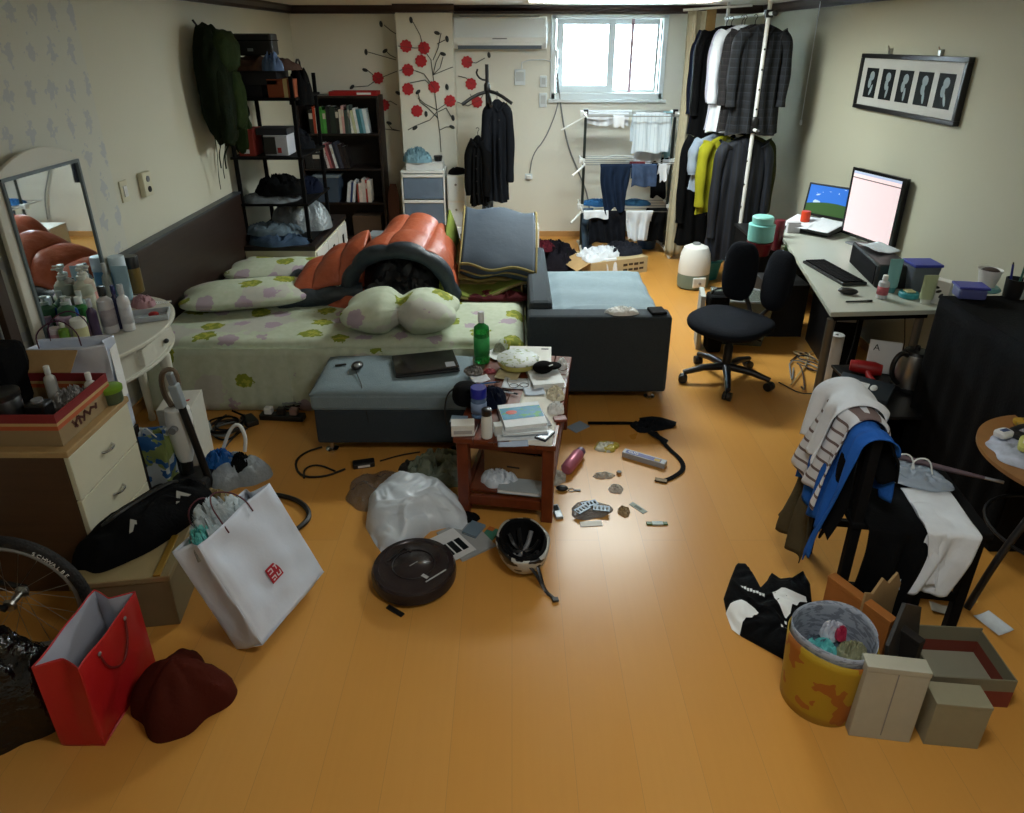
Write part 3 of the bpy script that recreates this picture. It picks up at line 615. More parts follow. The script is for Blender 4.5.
def garment(m, w, h, d=.09, sleeve=.55, seed=0, c=(0, 0, 0), open_=False, flare=1.0, fold=.018):
    """hanging garment body + sleeves; top centre at c, hangs down -z, broad side along x"""
    def f(u, v):
        a = 2 * PI * u; ca, sa = math.cos(a), math.sin(a)
        if v < .12: q = v / .12; hw = w / 2 * (.18 + .82 * q ** .8); z = -.085 * q
        else: q = (v - .12) / .88; hw = w / 2 * (1 - .10 * q * (1 - q) * 4 + (flare - 1) * q); z = -.085 - (h - .085) * q
        dd = d / 2 * (.45 + .55 * min(1, v * 3)); rp = fold * min(1, v * 2.5) * math.sin(a * 11 + seed * 2 + 2 * math.sin(v * 3)) * (.5 + abs(noise.noise(Vector((u * 5, v * 2, seed)))) * 2)
        return (c[0] + ca * (hw + rp * .4), c[1] + sa * (dd + rp), c[2] + z + .012 * math.sin(a * 3 + seed) * v)
    m.sheet(f, 90, 26)
    if sleeve:
        for sgn in (-1, 1):
            x0 = c[0] + sgn * w * .45; L = h * sleeve
            pts = [(x0 - sgn * .04, c[1], c[2] - .06), (x0 + sgn * .015, c[1] - .01, c[2] - .13), (x0 + sgn * .03, c[1] - .025, c[2] - .1 - L * .5), (x0 + sgn * .02, c[1] - .035, c[2] - .1 - L)]
            m.tube(pts, lambda q: .062 - .018 * q + .004 * math.sin(q * 20 + seed), 14, smooth=3, sx=.8)
    return m
def hanger(parent, c=(0, 0, 0), w=.38, mt=None):
    m = MB().tube([(c[0] - w / 2, c[1], c[2] - .09), (c[0], c[1], c[2] + .0), (c[0] + w / 2, c[1], c[2] - .09)], .006, 8)
    m.tube([(c[0], c[1], c[2]), (c[0], c[1], c[2] + .035), (c[0] + .018, c[1], c[2] + .055), (c[0], c[1], c[2] + .075), (c[0] - .016, c[1], c[2] + .06)], .003, 6, smooth=1)
    m.build('hanger', mt or M_black, parent, smooth=True)
def drape(name, label, cat, p0, p1, lf, lb, mt, perp, amp=.012, seed=0, n=40, slip=.012, taper=0., group=None, thick=.004, splay=.02):
    """cloth over a bar p0-p1; lf hangs to +perp, lb to -perp"""
    p0, p1, perp = Vector(p0), Vector(p1), Vector(perp).normalized(); L = (p1 - p0).length; ax = (p1 - p0).normalized()
    tot = lf + lb
    def f(u, v):
        s_ = -lb + tot * v; b = p0.lerp(p1, u); a = min(1, abs(s_) / .12)
        q_ = abs(s_) / slip
        if q_ < PI / 2: off = slip * math.sin(q_); dz0 = slip * (1 - math.cos(q_))
        else: off = slip; dz0 = slip + (abs(s_) - slip * PI / 2)
        off *= (1 if s_ > 0 else -1)
        rp = amp * a * math.sin(u * L * 55 + seed + 1.5 * math.sin(abs(s_) * 6 + seed)) + amp * 1.6 * a * noise.noise(Vector((u * L * 5, s_ * 4, seed)))
        drop = dz0 * (1 + .14 * noise.noise(Vector((u * 3, seed, 1)))) + .012 * a * math.sin(u * 9 + seed)
        sh = (u - .5) * L * (-taper * abs(s_) / max(lf, lb)) + .03 * noise.noise(Vector((seed, s_ * 3, 2))) * a
        p = b + perp * (off + rp + splay * abs(s_) * (1 if s_ > 0 else -1)) + ax * sh
        return (p.x, p.y, p.z + .002 - max(0, drop))
    return MB().sheet(f, n, 48).build(name, mt, smooth=True, thick=thick, off=0, label=label, cat=cat, group=group, ang=80)
ORD = ['first', 'second', 'third', 'fourth', 'fifth', 'sixth', 'seventh', 'eighth', 'ninth', 'tenth', 'eleventh', 'twelfth', 'thirteenth', 'fourteenth', 'fifteenth', 'sixteenth', 'seventeenth', 'eighteenth', 'nineteenth', 'twentieth']
_before = set(bpy.data.objects)
# ------------------------------------------------------------ black shelf unit in the left corner
su = T('shelf_unit', 'tall black open shelf unit loaded with things in the far left corner', 'shelf unit', (-1.88, 5.95, .5))
for x in (-.26, .24):
    for y in (-.32, .32): MB().box(x - .014, x + .014, y - .014, y + .014, 0, 1.26).build('post', M_blackm, su, bev=.003)
SZ = (.015, .3, .66, 1.09)
for z in SZ: MB().box(-.29, .27, -.35, .35, z, z + .02).build('shelf', M_blackm, su, bev=.003)
def on_su(x, y, i): return (-1.88 + x, 5.95 + y, .5 + SZ[i] + .021)
# top shelf contents
t = T('briefcase', 'black hard box standing on the very top of the shelf unit pile', 'case', (-1.90, 5.75, 1.9)); MB().box(-.14, .14, -.08, .08, 0, .15).build('case_body', M_black, t, bev=.012); MB().box(-.04, .0, -.085, -.08, .03, .05).build('clasp', M_silver, t); MB().box(-.143, .143, -.083, .083, .10, .106).build('seam', M_blackm, t)
crumple('folded_coat', 'brownish checked cloth folded under the black case on the shelf unit', 'cloth', (-1.88, 5.75, 1.80), .27, .16, .10, fabric('brown_check', '54413a', amt=.5), 3, .4)
crumple('blue_pouch', 'small blue and white pouch on the checked cloth on the shelf unit', 'pouch', (-1.75, 5.60, 1.80), .075, .045, .13, mat('blue_pouch', '4a6690', .5, nz=(20, .6)), 8, .5)
carton('storage_box', 'dark box under the checked cloth at the top of the shelf unit', (-1.92, 5.78, 1.7), .36, .3, .10, '15161c')
t = carton('gift_box', 'orange brown box with cream band on the right of the top shelf', (-1.72, 5.76, on_su(0, 0, 3)[2]), .2, .26, .13, '8a4322'); MB().box(.02, .05, -.132, .132, -.0, .131).build('ribbon', mat('cream_ribbon', 'c8b47e', .6), t)
carton('storage_box', 'dark navy box on the left of the top shelf under the cloth', (-2.0, 5.8, on_su(0, 0, 3)[2]), .26, .3, .09, '10131f')
t = T('handbag', 'black bag hanging off the right end of the shelf unit top', 'bag', (-1.62, 5.8, 1.55)); MB().heap(.09, .1, .28, 4, .2, 4).build('bag_body', M_blackfab, t, smooth=True); MB().tube([(0, -.05, .25), (0, -.04, .32), (0, .04, .32), (0, .05, .25)], .008, 6, smooth=1).build('strap', M_black, t)
# third shelf
t = carton('printer_box', 'black and white printed carton on the third shelf of the shelf unit', (-1.83, 5.78, on_su(0, 0, 2)[2]), .18, .2, .15, 'b9bcc6'); MB().box(-.0905, -.0, -.1015, -.1, .01, .14).build('printed_panel', M_black, t); MB().box(.01, .04, -.1015, -.1, .02, .06).build('printed_panel', M_red, t)
t = carton('red_box', 'red carton beside the white printed carton on the third shelf', (-2.05, 5.75, on_su(0, 0, 2)[2]), .12, .2, .2, '8c2a1e'); MB().box(-.02, .02, -.103, -.1, .02, .05).build('printed_panel', M_paper, t)
carton('small_box', 'dark flat box lying on the printed carton of the shelf unit', (-1.86, 5.8, on_su(0, 0, 2)[2] + .151), .24, .2, .05, '1e2128')
crumple('cloth_pile', 'dark cloth pile on the far end of the third shelf', 'cloth', (-1.85, 6.12, on_su(0, 0, 2)[2]), .2, .12, .16, M_darkgrey, 7)
# second shelf
crumple('folded_clothes', 'pile of grey and white folded clothes on the second shelf', 'clothes', (-1.95, 5.78, on_su(0, 0, 1)[2]), .23, .19, .07, fabric('grey_mix', '6e757b', amt=.6), 11, .6, 6)
crumple('black_clothes', 'black garments heaped on the grey clothes of the second shelf', 'clothes', (-1.88, 5.80, on_su(0, 0, 1)[2] + .05), .22, .17, .14, M_blackfab, 12, .6, 6)
crumple('blue_clothes', 'dark blue garment at the right end of the second shelf', 'clothes', (-1.74, 6.1, on_su(0, 0, 1)[2]), .13, .13, .12, M_navy, 13)
# bottom
crumple('grey_plastic_bag', 'shiny grey plastic bag bulging on the lowest shelf', 'bag', (-1.80, 5.98, on_su(0, 0, 0)[2]), .25, .17, .26, mat('grey_foil', '8d969c', .3, .25, bump=(40, 1.)), 15, .4, 5)
crumple('jeans_pile', 'pale blue jeans folded at the front of the lowest shelf', 'jeans', (-1.89, 5.62, .5), .26, .14, .09, M_denim, 16, .5, 5)
crumple('jeans_pile', 'grey blue trousers lying on top of the pale blue jeans', 'jeans', (-1.93, 5.66, .57), .24, .10, .09, fabric('grey_blue', '5f6f7c', amt=.3), 17, .6, 6)
for o_ in [x for x in bpy.data.objects if x not in _before and x.parent is None]: o_.location.x -= .0; o_.location.y -= .2
# backpack on the wall
bpk = T('backpack', 'dark green backpack with dangling straps hanging on the left wall', 'backpack', (-2.17, 5.12, 1.63))
M_gr = fabric('dark_green_canvas', '131c0e', amt=.5, bs=.5); M_gr2 = fabric('moss_green_canvas', '26331a', amt=.4)
def bagf(p):
    return Vector((p.x, p.y * (1 + .18 * noise.noise(Vector((p.z * 2, p.y, 1)))), p.z)) * (1 + .16 * noise.noise(p * 2.6))
MB().ell((.11, .0, .08), .10, .22, .38, 40, 28, .8, bagf).build('pack_body', M_gr, bpk, smooth=True, ang=80)
MB().ell((.16, .05, .30), .10, .17, .14, 26, 16, .8, bagf).build('top_flap', M_gr2, bpk, smooth=True, ang=80)
MB().ell((.19, .10, -.02), .06, .10, .2, 26, 16, .8, bagf).build('front_pocket', M_gr2, bpk, smooth=True, ang=80)
MB().ell((.17, -.10, -.05), .06, .09, .26, 26, 16, .8, bagf).build('side_pocket', M_gr, bpk, smooth=True, ang=80)
for i, (y0, y1, zb) in enumerate(((-.16, -.10, -.62), (-.08, -.03, -.48), (.02, .0, -.56), (.10, .06, -.50))): MB().tube([(.08, y0, -.1), (.1, y0, -.3), (.05, y1, zb + .1), (.05, y1, zb)], .011 if i % 2 else .006, 6, smooth=2, sx=.3).build('strap', M_gr if i else M_gr2, bpk)
MB().tube([(.02, 0, .42), (.03, .0, .47), (.01, 0, .5)], .008, 6).build('hang_loop', M_black, bpk); MB().tube([(.12, -.18, .1), (.2, -.16, -.02), (.18, -.14, -.2)], .012, 6, smooth=2).build('strap', M_gr2, bpk)
t = T('pouch', 'green and black pouch hanging at the left side of the shelf unit', 'pouch', (-2.08, 5.50, 1.23)); MB().ell((.0, 0, .12), .07, .07, .17, 24, 14, .7, bagf).build('pouch_body', M_gr2, t, smooth=True); MB().ell((0, -.01, .28), .075, .07, .06, 20, 12, .7).build('pouch_top', M_blackfab, t, smooth=True); MB().tube([(-.05, -.05, .3), (-.06, -.07, .36), (.03, -.07, .37)], .006, 6).build('white_strap', M_paper, t)
# ------------------------------------------------------------ bookcase
bc = T('bookcase', 'dark wooden bookcase against the back wall with three shelves of books', 'bookcase', (-1.745, 7.34, 0))
w2, d0 = .405, .14
for x in (-w2, w2): MB().box(x - .012, x + .012, -d0, d0, 0, 1.5).build('side_panel', M_darkwood, bc, bev=.002)
BZ = (.05, .42, .77, 1.12, 1.48)
for z in BZ: MB().box(-w2 + .012, w2 - .012, -d0 + .005, d0, z, z + .02).build('shelf', M_darkwood, bc, bev=.002)
MB().box(-w2 + .012, w2 - .012, d0 - .008, d0 - .002, .05, 1.48).build('back_panel', mat('bookcase_back', '1a1311', .7), bc)
rows = [(3, 'top', [('1d1f1c', 5), ('b9472b', 3), ('e0ded4', 4), ('3f8f3a', 4), ('4da046', 4), ('1c1c1e', 5), ('22302a', 6), ('20221f', 4), ('d8d4c8', 3), ('d2a3a0', 3), ('3c4d48', 4), ('5c6a66', 3), ('d9dfdc', 3), ('c9cfa8', 3), ('eef0ee', 3), ('3e7f8d', 4), ('7fb4c8', 3), ('dce7ee', 4)], 1),
        (2, 'middle', [('17171a', 9), ('1b1b1f', 9), ('141418', 8), ('d8cfd0', 3), ('b76a6e', 3), ('5e3038', 3), ('e0e3e6', 3), ('232838', 3), ('3c4152', 3), ('261c1e', 4), ('1e191a', 4)], 2),
        (1, 'bottom', [('d6d8da', 4), ('2c3e6e', 2), ('c9ccd2', 3), ('8f4038', 2), ('d8c8c0', 4), ('c9c0ba', 4), ('a2322c', 2), ('d9d2c8', 4)], 3)]
for si, sn, bl, sd in rows:
    rnd = random.Random(sd); x = -w2 + .02 if si != 1 else .0
    if si == 3: x = -.30
    for i, (c, w) in enumerate(bl):
        w = w * .0085 * (1.0 if si != 1 else 1.05); h = rnd.uniform(.22, .27) if si > 1 else rnd.uniform(.19, .24); d = rnd.uniform(.14, .18)
        lean = 0
        if si == 2 and i >= 3: lean = R(-12)
        if si == 3 and i >= 12: lean = R(-7)
        if si == 1 and i < 3: lean = R(9)
        nm = {'1': 'black', '2': 'dark'}.get(c[0], None)
        r_, g_, b_ = [int(c[k:k + 2], 16) for k in (0, 2, 4)]
        cn = 'black' if max(r_, g_, b_) < 50 else 'white' if min(r_, g_, b_) > 205 else 'green' if g_ > r_ * 1.25 and g_ > b_ * 1.2 else 'blue' if b_ > r_ * 1.25 else 'red' if r_ > g_ * 1.5 else 'pale' if min(r_, g_, b_) > 150 else 'dark grey'
        bx_ = x + w / 2
        zz = BZ[si] + .0205 + (abs(math.sin(lean)) * w / 2)
        if si == 2 and i < 3: h = .16
        sh = (h / 2) * math.tan(-lean) if False else 0
        loc = (-1.745 + bx_ + (0 if lean >= 0 else h * math.sin(-lean) * 0), 7.34 - .14 + d / 2 + .02, zz)
        book(f'{cn} book, {ORD[i]} from the left on the {sn} book shelf', loc, w - .001, d, h, c, ry=lean, group=f'books on the {sn} shelf of the bookcase')
        x += w + (.003 if lean else .0008)
        if si == 1 and i == 2: x += .03
t = T('storage_bin', 'grey blue plastic storage bin on the bottom shelf of the bookcase', 'bin', (-1.86, 7.1, .0)); 
t.location = (-1.93, 7.31, BZ[1] + .021); MB().hexa([(-.11, -.1, 0), (.11, -.1, 0), (.11, .1, 0), (-.11, .1, 0)], [(-.13, -.12, .26), (.13, -.12, .26), (.13, .12, .26), (-.13, .12, .26)]).build('bin_body', mat('grey_blue_plastic', '3c4c60', .4), t, bev=.008)
MB().box(-.14, .14, -.13, .12, .26, .285).build('lid', mat('pale_grey_lid', '7f8d98', .4), t, bev=.006)
t = T('tray', 'red flat tray lying on top of the bookcase', 'tray', (-1.58, 7.32, 1.5005)); MB().box(-.24, .24, -.1, .1, 0, .006).box(-.24, .24, -.1, -.09, .006, .04).box(-.24, .24, .09, .1, .006, .04).box(-.24, -.23, -.09, .09, .006, .04).box(.23, .24, -.09, .09, .006, .04).build('tray_body', M_red, t, bev=.002); MB().box(.04, .18, -.103, -.1, .01, .03).build('sticker', M_paper, t)
carton('carton', 'small brown carton on the floor of the bookcase', (-1.55, 7.33, BZ[0] + .021), .3, .2, .22, '4a3a2c')
# items between low cabinet and bookcase, behind the bed
carton('gift_carton', 'red and yellow printed carton on the floor behind the sleeping bag', (-1.25, 5.75, 0), .32, .3, .30, 'a98c5c', rz=R(5), stripe='8f231c')
t = carton('gift_carton', 'pale grey carton standing behind the red and yellow carton', (-1.2, 6.25, 0), .26, .2, .36, '8e959c', rz=R(-6))
crumple('black_bag', 'black cloth bag on the carton behind the sleeping bag', 'bag', (-1.14, 5.72, .301), .17, .12, .10, M_blackfab, 22)
t = T('folding_screen', 'brown curved board leaning beside the bookcase', 'board', (-1.26, 7.25, 0), rx=R(-6)); MB().prism([(-.06, 0), (.06, 0), (.06, .5), (.03, .62), (-.03, .62), (-.06, .5)], -.01, .01, 'y').build('board', mat('brown_board', '6b4638', .6), t, bev=.003)
# ------------------------------------------------------------ white drawers by the pillar
t = T('drawer_unit', 'white three-drawer storage unit with smoky blue fronts below the wall sticker', 'drawer unit', (-.885, 7.04, 0))
MB().box(-.215, -.2, -.16, .16, 0, .80).box(.2, .215, -.16, .16, 0, .80).box(-.2, .2, .145, .16, 0, .8).box(-.215, .215, -.165, .165, .80, .825).box(-.2, .2, -.16, .145, 0, .03).build('frame', M_white, t, bev=.004)
M_smk = mat('smoky_blue_plastic', '66788e', .3, nz=(9, .3))
for i in range(3):
    z = .04 + i * .254; d = MB().box(-.195, .195, -.165, .1, z, z + .235).build('drawer', M_smk, t, bev=.006); MB().box(-.2, .2, -.178, -.165, z + .215, z + .245).build('drawer_rim', M_white, d, bev=.003); MB().box(-.06, .06, -.185, -.178, z + .222, z + .236).build('handle', M_white, d)
t = T('drawer_unit', 'narrow pale drawer unit right of the smoky blue drawer unit', 'drawer unit', (-.56, 7.02, 0))
MB().box(-.085, .085, -.14, .14, 0, .78).build('frame', M_white, t, bev=.004)
for i in range(3): z = .03 + i * .25; d = MB().box(-.075, .075, -.146, -.139, z, z + .23).build('drawer', M_pvc, t, bev=.004); MB().ell((0, -.15, z + .16), .012, .008, .012, 10, 6).build('knob', M_grey, d)
crumple('black_cloth', 'black cloth on top of the narrow pale drawer unit', 'cloth', (-.55, 7.0, .7805), .09, .1, .06, M_blackfab, 5)
carton('white_box', 'flat white box on top of the smoky blue drawer unit', (-.87, 7.04, .8255), .36, .24, .07, 'd4d6d6')
crumple('blue_towel', 'light blue towel coiled on the flat white box', 'towel', (-.95, 7.02, .896), .15, .12, .13, fabric('light_blue_towel', '7ba0b0', amt=.3, bs=.6), 6, .8, 9)
t = T('dark_tub', 'small black tub beside the blue towel on the white box', 'tub', (-.74, 7.03, .896)); MB().lathe([(.035, 0), (.045, .05), (.04, .055)], n=16).build('tub_body', M_black, t, smooth=True)
# ------------------------------------------------------------ coat rack
t = T('coat_rack', 'black freestanding coat rack with branching arms near the back wall', 'coat rack', (-.235, 6.9, 0))
MB().rod((0, 0, .03), (0, 0, 1.80), .017, 12).build('pole', M_black, t, smooth=True)
for i in range(4): a = R(45 + 90 * i); MB().tube([(0, 0, .12), (.12 * math.cos(a), .12 * math.sin(a), .1), (.27 * math.cos(a), .27 * math.sin(a), .012)], .013, 8, smooth=1).build('foot', M_black, t, smooth=True)
for a, z in ((200, 1.56), (-20, 1.57), (90, 1.6), (-80, 1.56)):
    a = R(a); MB().tube([(0, 0, z), (.12 * math.cos(a), .12 * math.sin(a), z - .03), (.25 * math.cos(a), .25 * math.sin(a), z - .11)], .016, 8, smooth=1).build('arm', M_black, t, smooth=True)
MB().tube([(0, 0, 1.66), (-.06, -.02, 1.67), (-.1, -.03, 1.72), (-.085, -.03, 1.76)], .009, 8, smooth=1).build('hook', M_black, t, smooth=True)
MB().lathe([(.022, 1.54), (.03, 1.56), (.03, 1.62), (.022, 1.64)], n=14).build('collar', M_black, t, smooth=True)
def hangcoat(label, c, w, h, mt, seed, name='coat', sleeve=.7, d=.13, rz=0, cat='coat', trim=None, flare=1.06, hg=True, group=None):
    t = T(name, label, cat, c, rz=rz, group=group); garment(MB(), w, h, d, sleeve, seed, flare=flare).build('garment_body', mt, t, smooth=True, ang=80)
    if hg: hanger(t, (0, 0, .0), w * .8, M_black)
    MB().tube([(-.06, -.035, -.025), (-.03, -.05, -.07), (0, -.052, -.11), (.03, -.05, -.07), (.06, -.035, -.025)], .011, 6, smooth=1).build('collar', trim or mt, t, smooth=True)
    for i in range(4): MB().ell((.0, -d / 2 - .012, -.18 - i * h * .18), .008, .004, .008, 8, 5).build('button', M_black, t)
    return t
hangcoat('long charcoal coat hanging on the right of the coat rack', (-.14, 6.78, 1.50), .21, .95, M_darkgrey, 2, rz=R(15))
hangcoat('shorter black jacket hanging on the left of the coat rack', (-.325, 6.74, 1.18), .15, .66, M_blackfab, 5, rz=R(-12), name='jacket', cat='jacket')
hangcoat('grey blue shirt glimpsed between the two coats on the rack', (-.245, 6.84, 1.0), .10, .56, fabric('grey_blue_shirt', '6b7a8c'), 7, name='shirt', cat='shirt', sleeve=0)
carton('bedside_box', 'white box on the floor behind the quilt, beside the coat rack', (.12, 6.3, 0), .26, .26, .42, 'd2d2cc')
# ------------------------------------------------------------ drying rack
M_rackm = mat('dark_green_metal', '3b4340', .35, .7)
t = T('drying_rack', 'three-tier metal clothes drying rack below the window', 'drying rack', (1.14, 6.92, 0))
for x in (-.43, .43):
    MB().rod((x, 0, .05), (x, 0, 1.38), .014, 10).build('post', M_rackm, t, smooth=True)
    MB().tube([(x, -.3, .02), (x, -.1, .05), (x, .1, .05), (x, .3, .02)], .018, 8, smooth=1).build('foot', M_white, t, smooth=True)
    MB().box(x - .022, x + .022, -.022, .022, 1.33, 1.40).build('joint', M_black, t, bev=.004)
MB().rod((-.43, 0, .12), (.43, 0, .12), .01).build('crossbar', M_steel, t)
for k, z in enumerate((.47, .92, 1.36)):
    for j in range(5):
        y = -.26 + j * .13; MB().rod((-.45, y, z + .0), (.45, y, z), .0045, 6).build('rail', M_steel, t)
    for x in (-.45, .45):
        w = MB().rod((x, -.28, z), (x, .28, z), .009); w.build('wing_arm', M_white, t); MB().box(x - .03, x + .03, -.03, .03, z - .03, z + .02).build('bracket', M_white, t, bev=.005)
for x, s_ in ((-.45, -1), (.45, 1)):
    MB().rod((x, -.1, 1.34), (x + s_ * .22, -.12, 1.22 if s_ < 0 else 1.38), .008).build('wing_arm', M_white, t); MB().rod((x, -.2, .9), (x + s_ * .12, -.35, .83), .01).build('wing_arm', M_white, t); MB().rod((x, -.2, .46), (x + s_ * .12, -.36, .38), .01).build('wing_arm', M_white, t)
Z1, Z2, Z3 = 1.366, .926, .476
PY = (0, -1, 0)
def rk(x, y, z): return (1.14 + x, 6.92 + y, z)
drape('towel', 'white striped towel over the top tier of the drying rack', 'towel', rk(.0, -.13, Z1), rk(.36, -.13, Z1), .36, .25, custom('striped_white_towel', lambda k, b: k.mix(k.math('MULTIPLY', k.math('GREATER_THAN', k.math('FRACT', k.math('MULTIPLY', k.sep(k.coord())[0], 28.)), .8), .35), lin('cfdbe4'), lin('8ea3b5')), .9), PY, seed=1)
drape('shirt', 'white shirt showing below the striped towel on the drying rack', 'shirt', rk(.05, 0, Z1), rk(.34, 0, Z1), .50, .3, M_whitefab, PY, seed=4, taper=.1)
drape('cloth', 'thin white cloth along the left of the top tier', 'cloth', rk(-.42, -.0, Z1), rk(-.02, -.0, Z1), .07, .12, M_whitefab, PY, seed=5, amp=.02)
drape('cloth', 'small white sock over the front rail of the top tier', 'sock', rk(-.2, -.26, Z1), rk(-.1, -.26, Z1), .11, .05, M_whitefab, PY, seed=6)
drape('towel', 'pale blue towel at the right end of the top tier', 'towel', rk(.34, .13, Z1), rk(.43, .13, Z1), .45, .2, fabric('pale_aqua', '8fb6bf'), PY, seed=9)
drape('cloth', 'white cloth on the rear left of the top tier', 'cloth', rk(-.4, .26, Z1), rk(.05, .26, Z1), .06, .05, M_whitefab, PY, seed=15, amp=.02)
drape('jeans', 'dark blue jeans folded over the middle tier of the drying rack', 'jeans', rk(-.30, -.26, Z2), rk(.0, -.26, Z2), .46, .3, fabric('dark_denim', '18253a'), PY, seed=7, amp=.02, taper=.35)
drape('cloth', 'maroon cloth on the middle tier below the white shirt', 'cloth', rk(.0, -.13, Z2), rk(.15, -.13, Z2), .06, .06, fabric('maroon', '5c2a30'), PY, seed=2)
drape('shorts', 'mid blue patterned shorts in the middle tier, right of the jeans', 'shorts', rk(.0, -.26, Z2), rk(.24, -.26, Z2), .22, .15, fabric('blue_print', '3c4c68', amt=.6), PY, seed=3, amp=.015)
drape('sock', 'white sock on the right of the middle tier', 'sock', rk(.26, -.26, Z2), rk(.33, -.26, Z2), .17, .1, M_whitefab, PY, seed=1)
drape('towel', 'short white cloth at the right end of the middle tier', 'cloth', rk(.35, -.0, Z2), rk(.44, -.0, Z2), .14, .1, M_whitefab, PY, seed=12)
drape('trousers', 'black trousers at the rear right of the middle tier', 'trousers', rk(.27, .13, Z2), rk(.43, .13, Z2), .4, .2, M_blackfab, PY, seed=13)
drape('shirt', 'black shirt with white print on the lower tier of the drying rack', 'shirt', rk(-.38, -.26, Z3), rk(-.02, -.26, Z3), .33, .2, fabric('black_print', '14161c', amt=.9), PY, seed=8, amp=.02)
drape('shirt', 'white shirt on the lower tier of the drying rack', 'shirt', rk(-.03, -.27, Z3 + .004), rk(.24, -.27, Z3 + .004), .30, .12, M_whitefab, PY, seed=10, amp=.02, taper=.3)
drape('shirt', 'dark shirt at the right of the lower tier', 'shirt', rk(.2, -.13, Z3), rk(.40, -.13, Z3), .34, .2, M_blackfab, PY, seed=18, amp=.02)
drape('towel', 'slate blue towel at the left end of the lower tier', 'towel', rk(-.43, -.13, Z3), rk(-.33, -.13, Z3), .44, .4, fabric('slate_blue', '46586a'), PY, seed=14)
drape('cloth', 'white cloth over the left front of the lower tier', 'cloth', rk(-.44, -.275, Z3 + .006), rk(-.2, -.275, Z3 + .006), .08, .05, M_whitefab, PY, seed=19, amp=.02)
crumple('blue_cloth', 'bright blue cloth lying on the left of the lower tier', 'cloth', rk(-.27, .05, Z3), .14, .14, .05, fabric('mid_blue', '2a5a8a'), 4)
crumple('blue_cloth', 'blue cloth lying on the right of the lower tier', 'cloth', rk(.12, .08, Z3), .16, .12, .04, fabric('mid_blue2', '3a6a92'), 6)
t = T('blue_bucket', 'blue plastic tub under the right of the drying rack', 'tub', (1.42, 6.95, 0.14)); t.location = (1.42, 7.05, 0); MB().lathe([(.09, 0), (.12, .22), (.13, .23), (.12, .235)], n=24).build('tub_body', mat('blue_tub', '234f80', .4), t, smooth=True)
# ------------------------------------------------------------ clothes poles on the right of the back wall
cp = T('clothes_pole', 'white floor-to-ceiling pole stand with clothes bars, right of the drying rack', 'clothes stand', (1.96, 5.8, 0))
for y in (0, 1.1): MB().rod((0, y, .02), (0, y, ZC - .0), .016, 12).build('pole', M_white, cp, smooth=True); MB().lathe([(.05, .0), (.05, .015), (.02, .03)], (0, y, 0), 18).build('foot', M_black, cp, smooth=True); MB().lathe([(.02, 1.36), (.028, 1.37), (.028, 1.43), (.02, 1.44)], (0, y, 0), 14).build('collar', M_black, cp, smooth=True)
for z in (2.19, 1.34):
    MB().rod((.0, -.12, z), (.0, 1.16, z), .013, 12).build('bar', M_white, cp, smooth=True); MB().ell((.0, -.14, z), .022, .03, .022, 14, 8).build('end_cap', M_black, cp, smooth=True); MB().box(-.028, .028, -.03, .03, z - .028, z + .028).build('clamp', M_black, cp, bev=.006)
def plaid(c1, c2, c3, s=16.):
    def f(k, b):
        q = k.sep(k.coord()); a = k.math('GREATER_THAN', k.math('FRACT', k.math('MULTIPLY', q[0], s)), .6); d = k.math('GREATER_THAN', k.math('FRACT', k.math('MULTIPLY', q[2], s)), .6)
        l1 = k.math('LESS_THAN', k.math('FRACT', k.math('MULTIPLY', q[0], s)), .08); l2 = k.math('LESS_THAN', k.math('FRACT', k.math('MULTIPLY', q[2], s)), .08)
        c = k.mix(k.math('MULTIPLY', k.math('ADD', a, d), .5), lin(c1), lin(c2)); return k.mix(k.math('MULTIPLY', k.math('MAXIMUM', l1, l2), .6), c, lin(c3))
    return f
M_pl1 = custom('grey_navy_plaid', plaid('05060a', '161a21', '30353c'), .9); M_pl2 = custom('brown_plaid', plaid('0b0a0d', '1b171b', '363332', 20.), .9)
def hg(label, x, y, z, w, h, mt, seed, **k):
    return hangcoat(label, (1.96 + x, 5.8 + y, z), w, h, mt, seed, **k)
hg('dark grey and navy plaid shirt hanging at the front of the upper bar', .0, .06, 2.12, .40, .82, M_pl1, 1, name='shirt', cat='shirt', sleeve=.62)
hg('second plaid shirt, brownish, just behind the front plaid shirt on the upper bar', -.03, .2, 2.12, .40, .82, M_pl2, 2, name='shirt', cat='shirt', sleeve=.62)
hg('white shirt hanging third from the front on the upper bar', -.07, .34, 2.12, .42, .84, M_whitefab, 3, name='shirt', cat='shirt', sleeve=.6)
hg('pale lilac shirt hanging behind the white shirt on the upper bar', -.05, .48, 2.12, .42, .84, fabric('pale_lilac', 'b4b3c6'), 4, name='shirt', cat='shirt', sleeve=.6)
hg('black jacket hanging behind the lilac shirt on the upper bar', -.09, .64, 2.12, .52, .9, M_blackfab, 5, name='jacket', cat='jacket')
hg('dark navy jacket hanging at the back of the upper bar', -.08, .82, 2.12, .52, .9, M_navy, 6, name='jacket', cat='jacket')
hg('long navy quilted coat hanging at the front of the lower bar', -.02, .08, 1.27, .42, 1.05, custom('navy_quilting', lambda k, b: k.mix(k.math('GREATER_THAN', k.math('FRACT', k.math('MULTIPLY', k.sep(k.coord())[0], 30.)), .75), lin('060b16'), lin('0d1626')), .75), 7, d=.16, flare=1.25)
hg('olive coat edge showing right of the long navy coat on the lower bar', .06, .24, 1.27, .42, .8, fabric('dark_olive', '33361f'), 9, d=.12)
hg('yellow jacket with dark trim hanging at an angle behind the navy coat', -.13, .34, 1.25, .40, .66, fabric('bright_yellow', '8f8e22'), 8, name='jacket', cat='jacket', d=.12, sleeve=.75, trim=M_navy, rz=R(20))
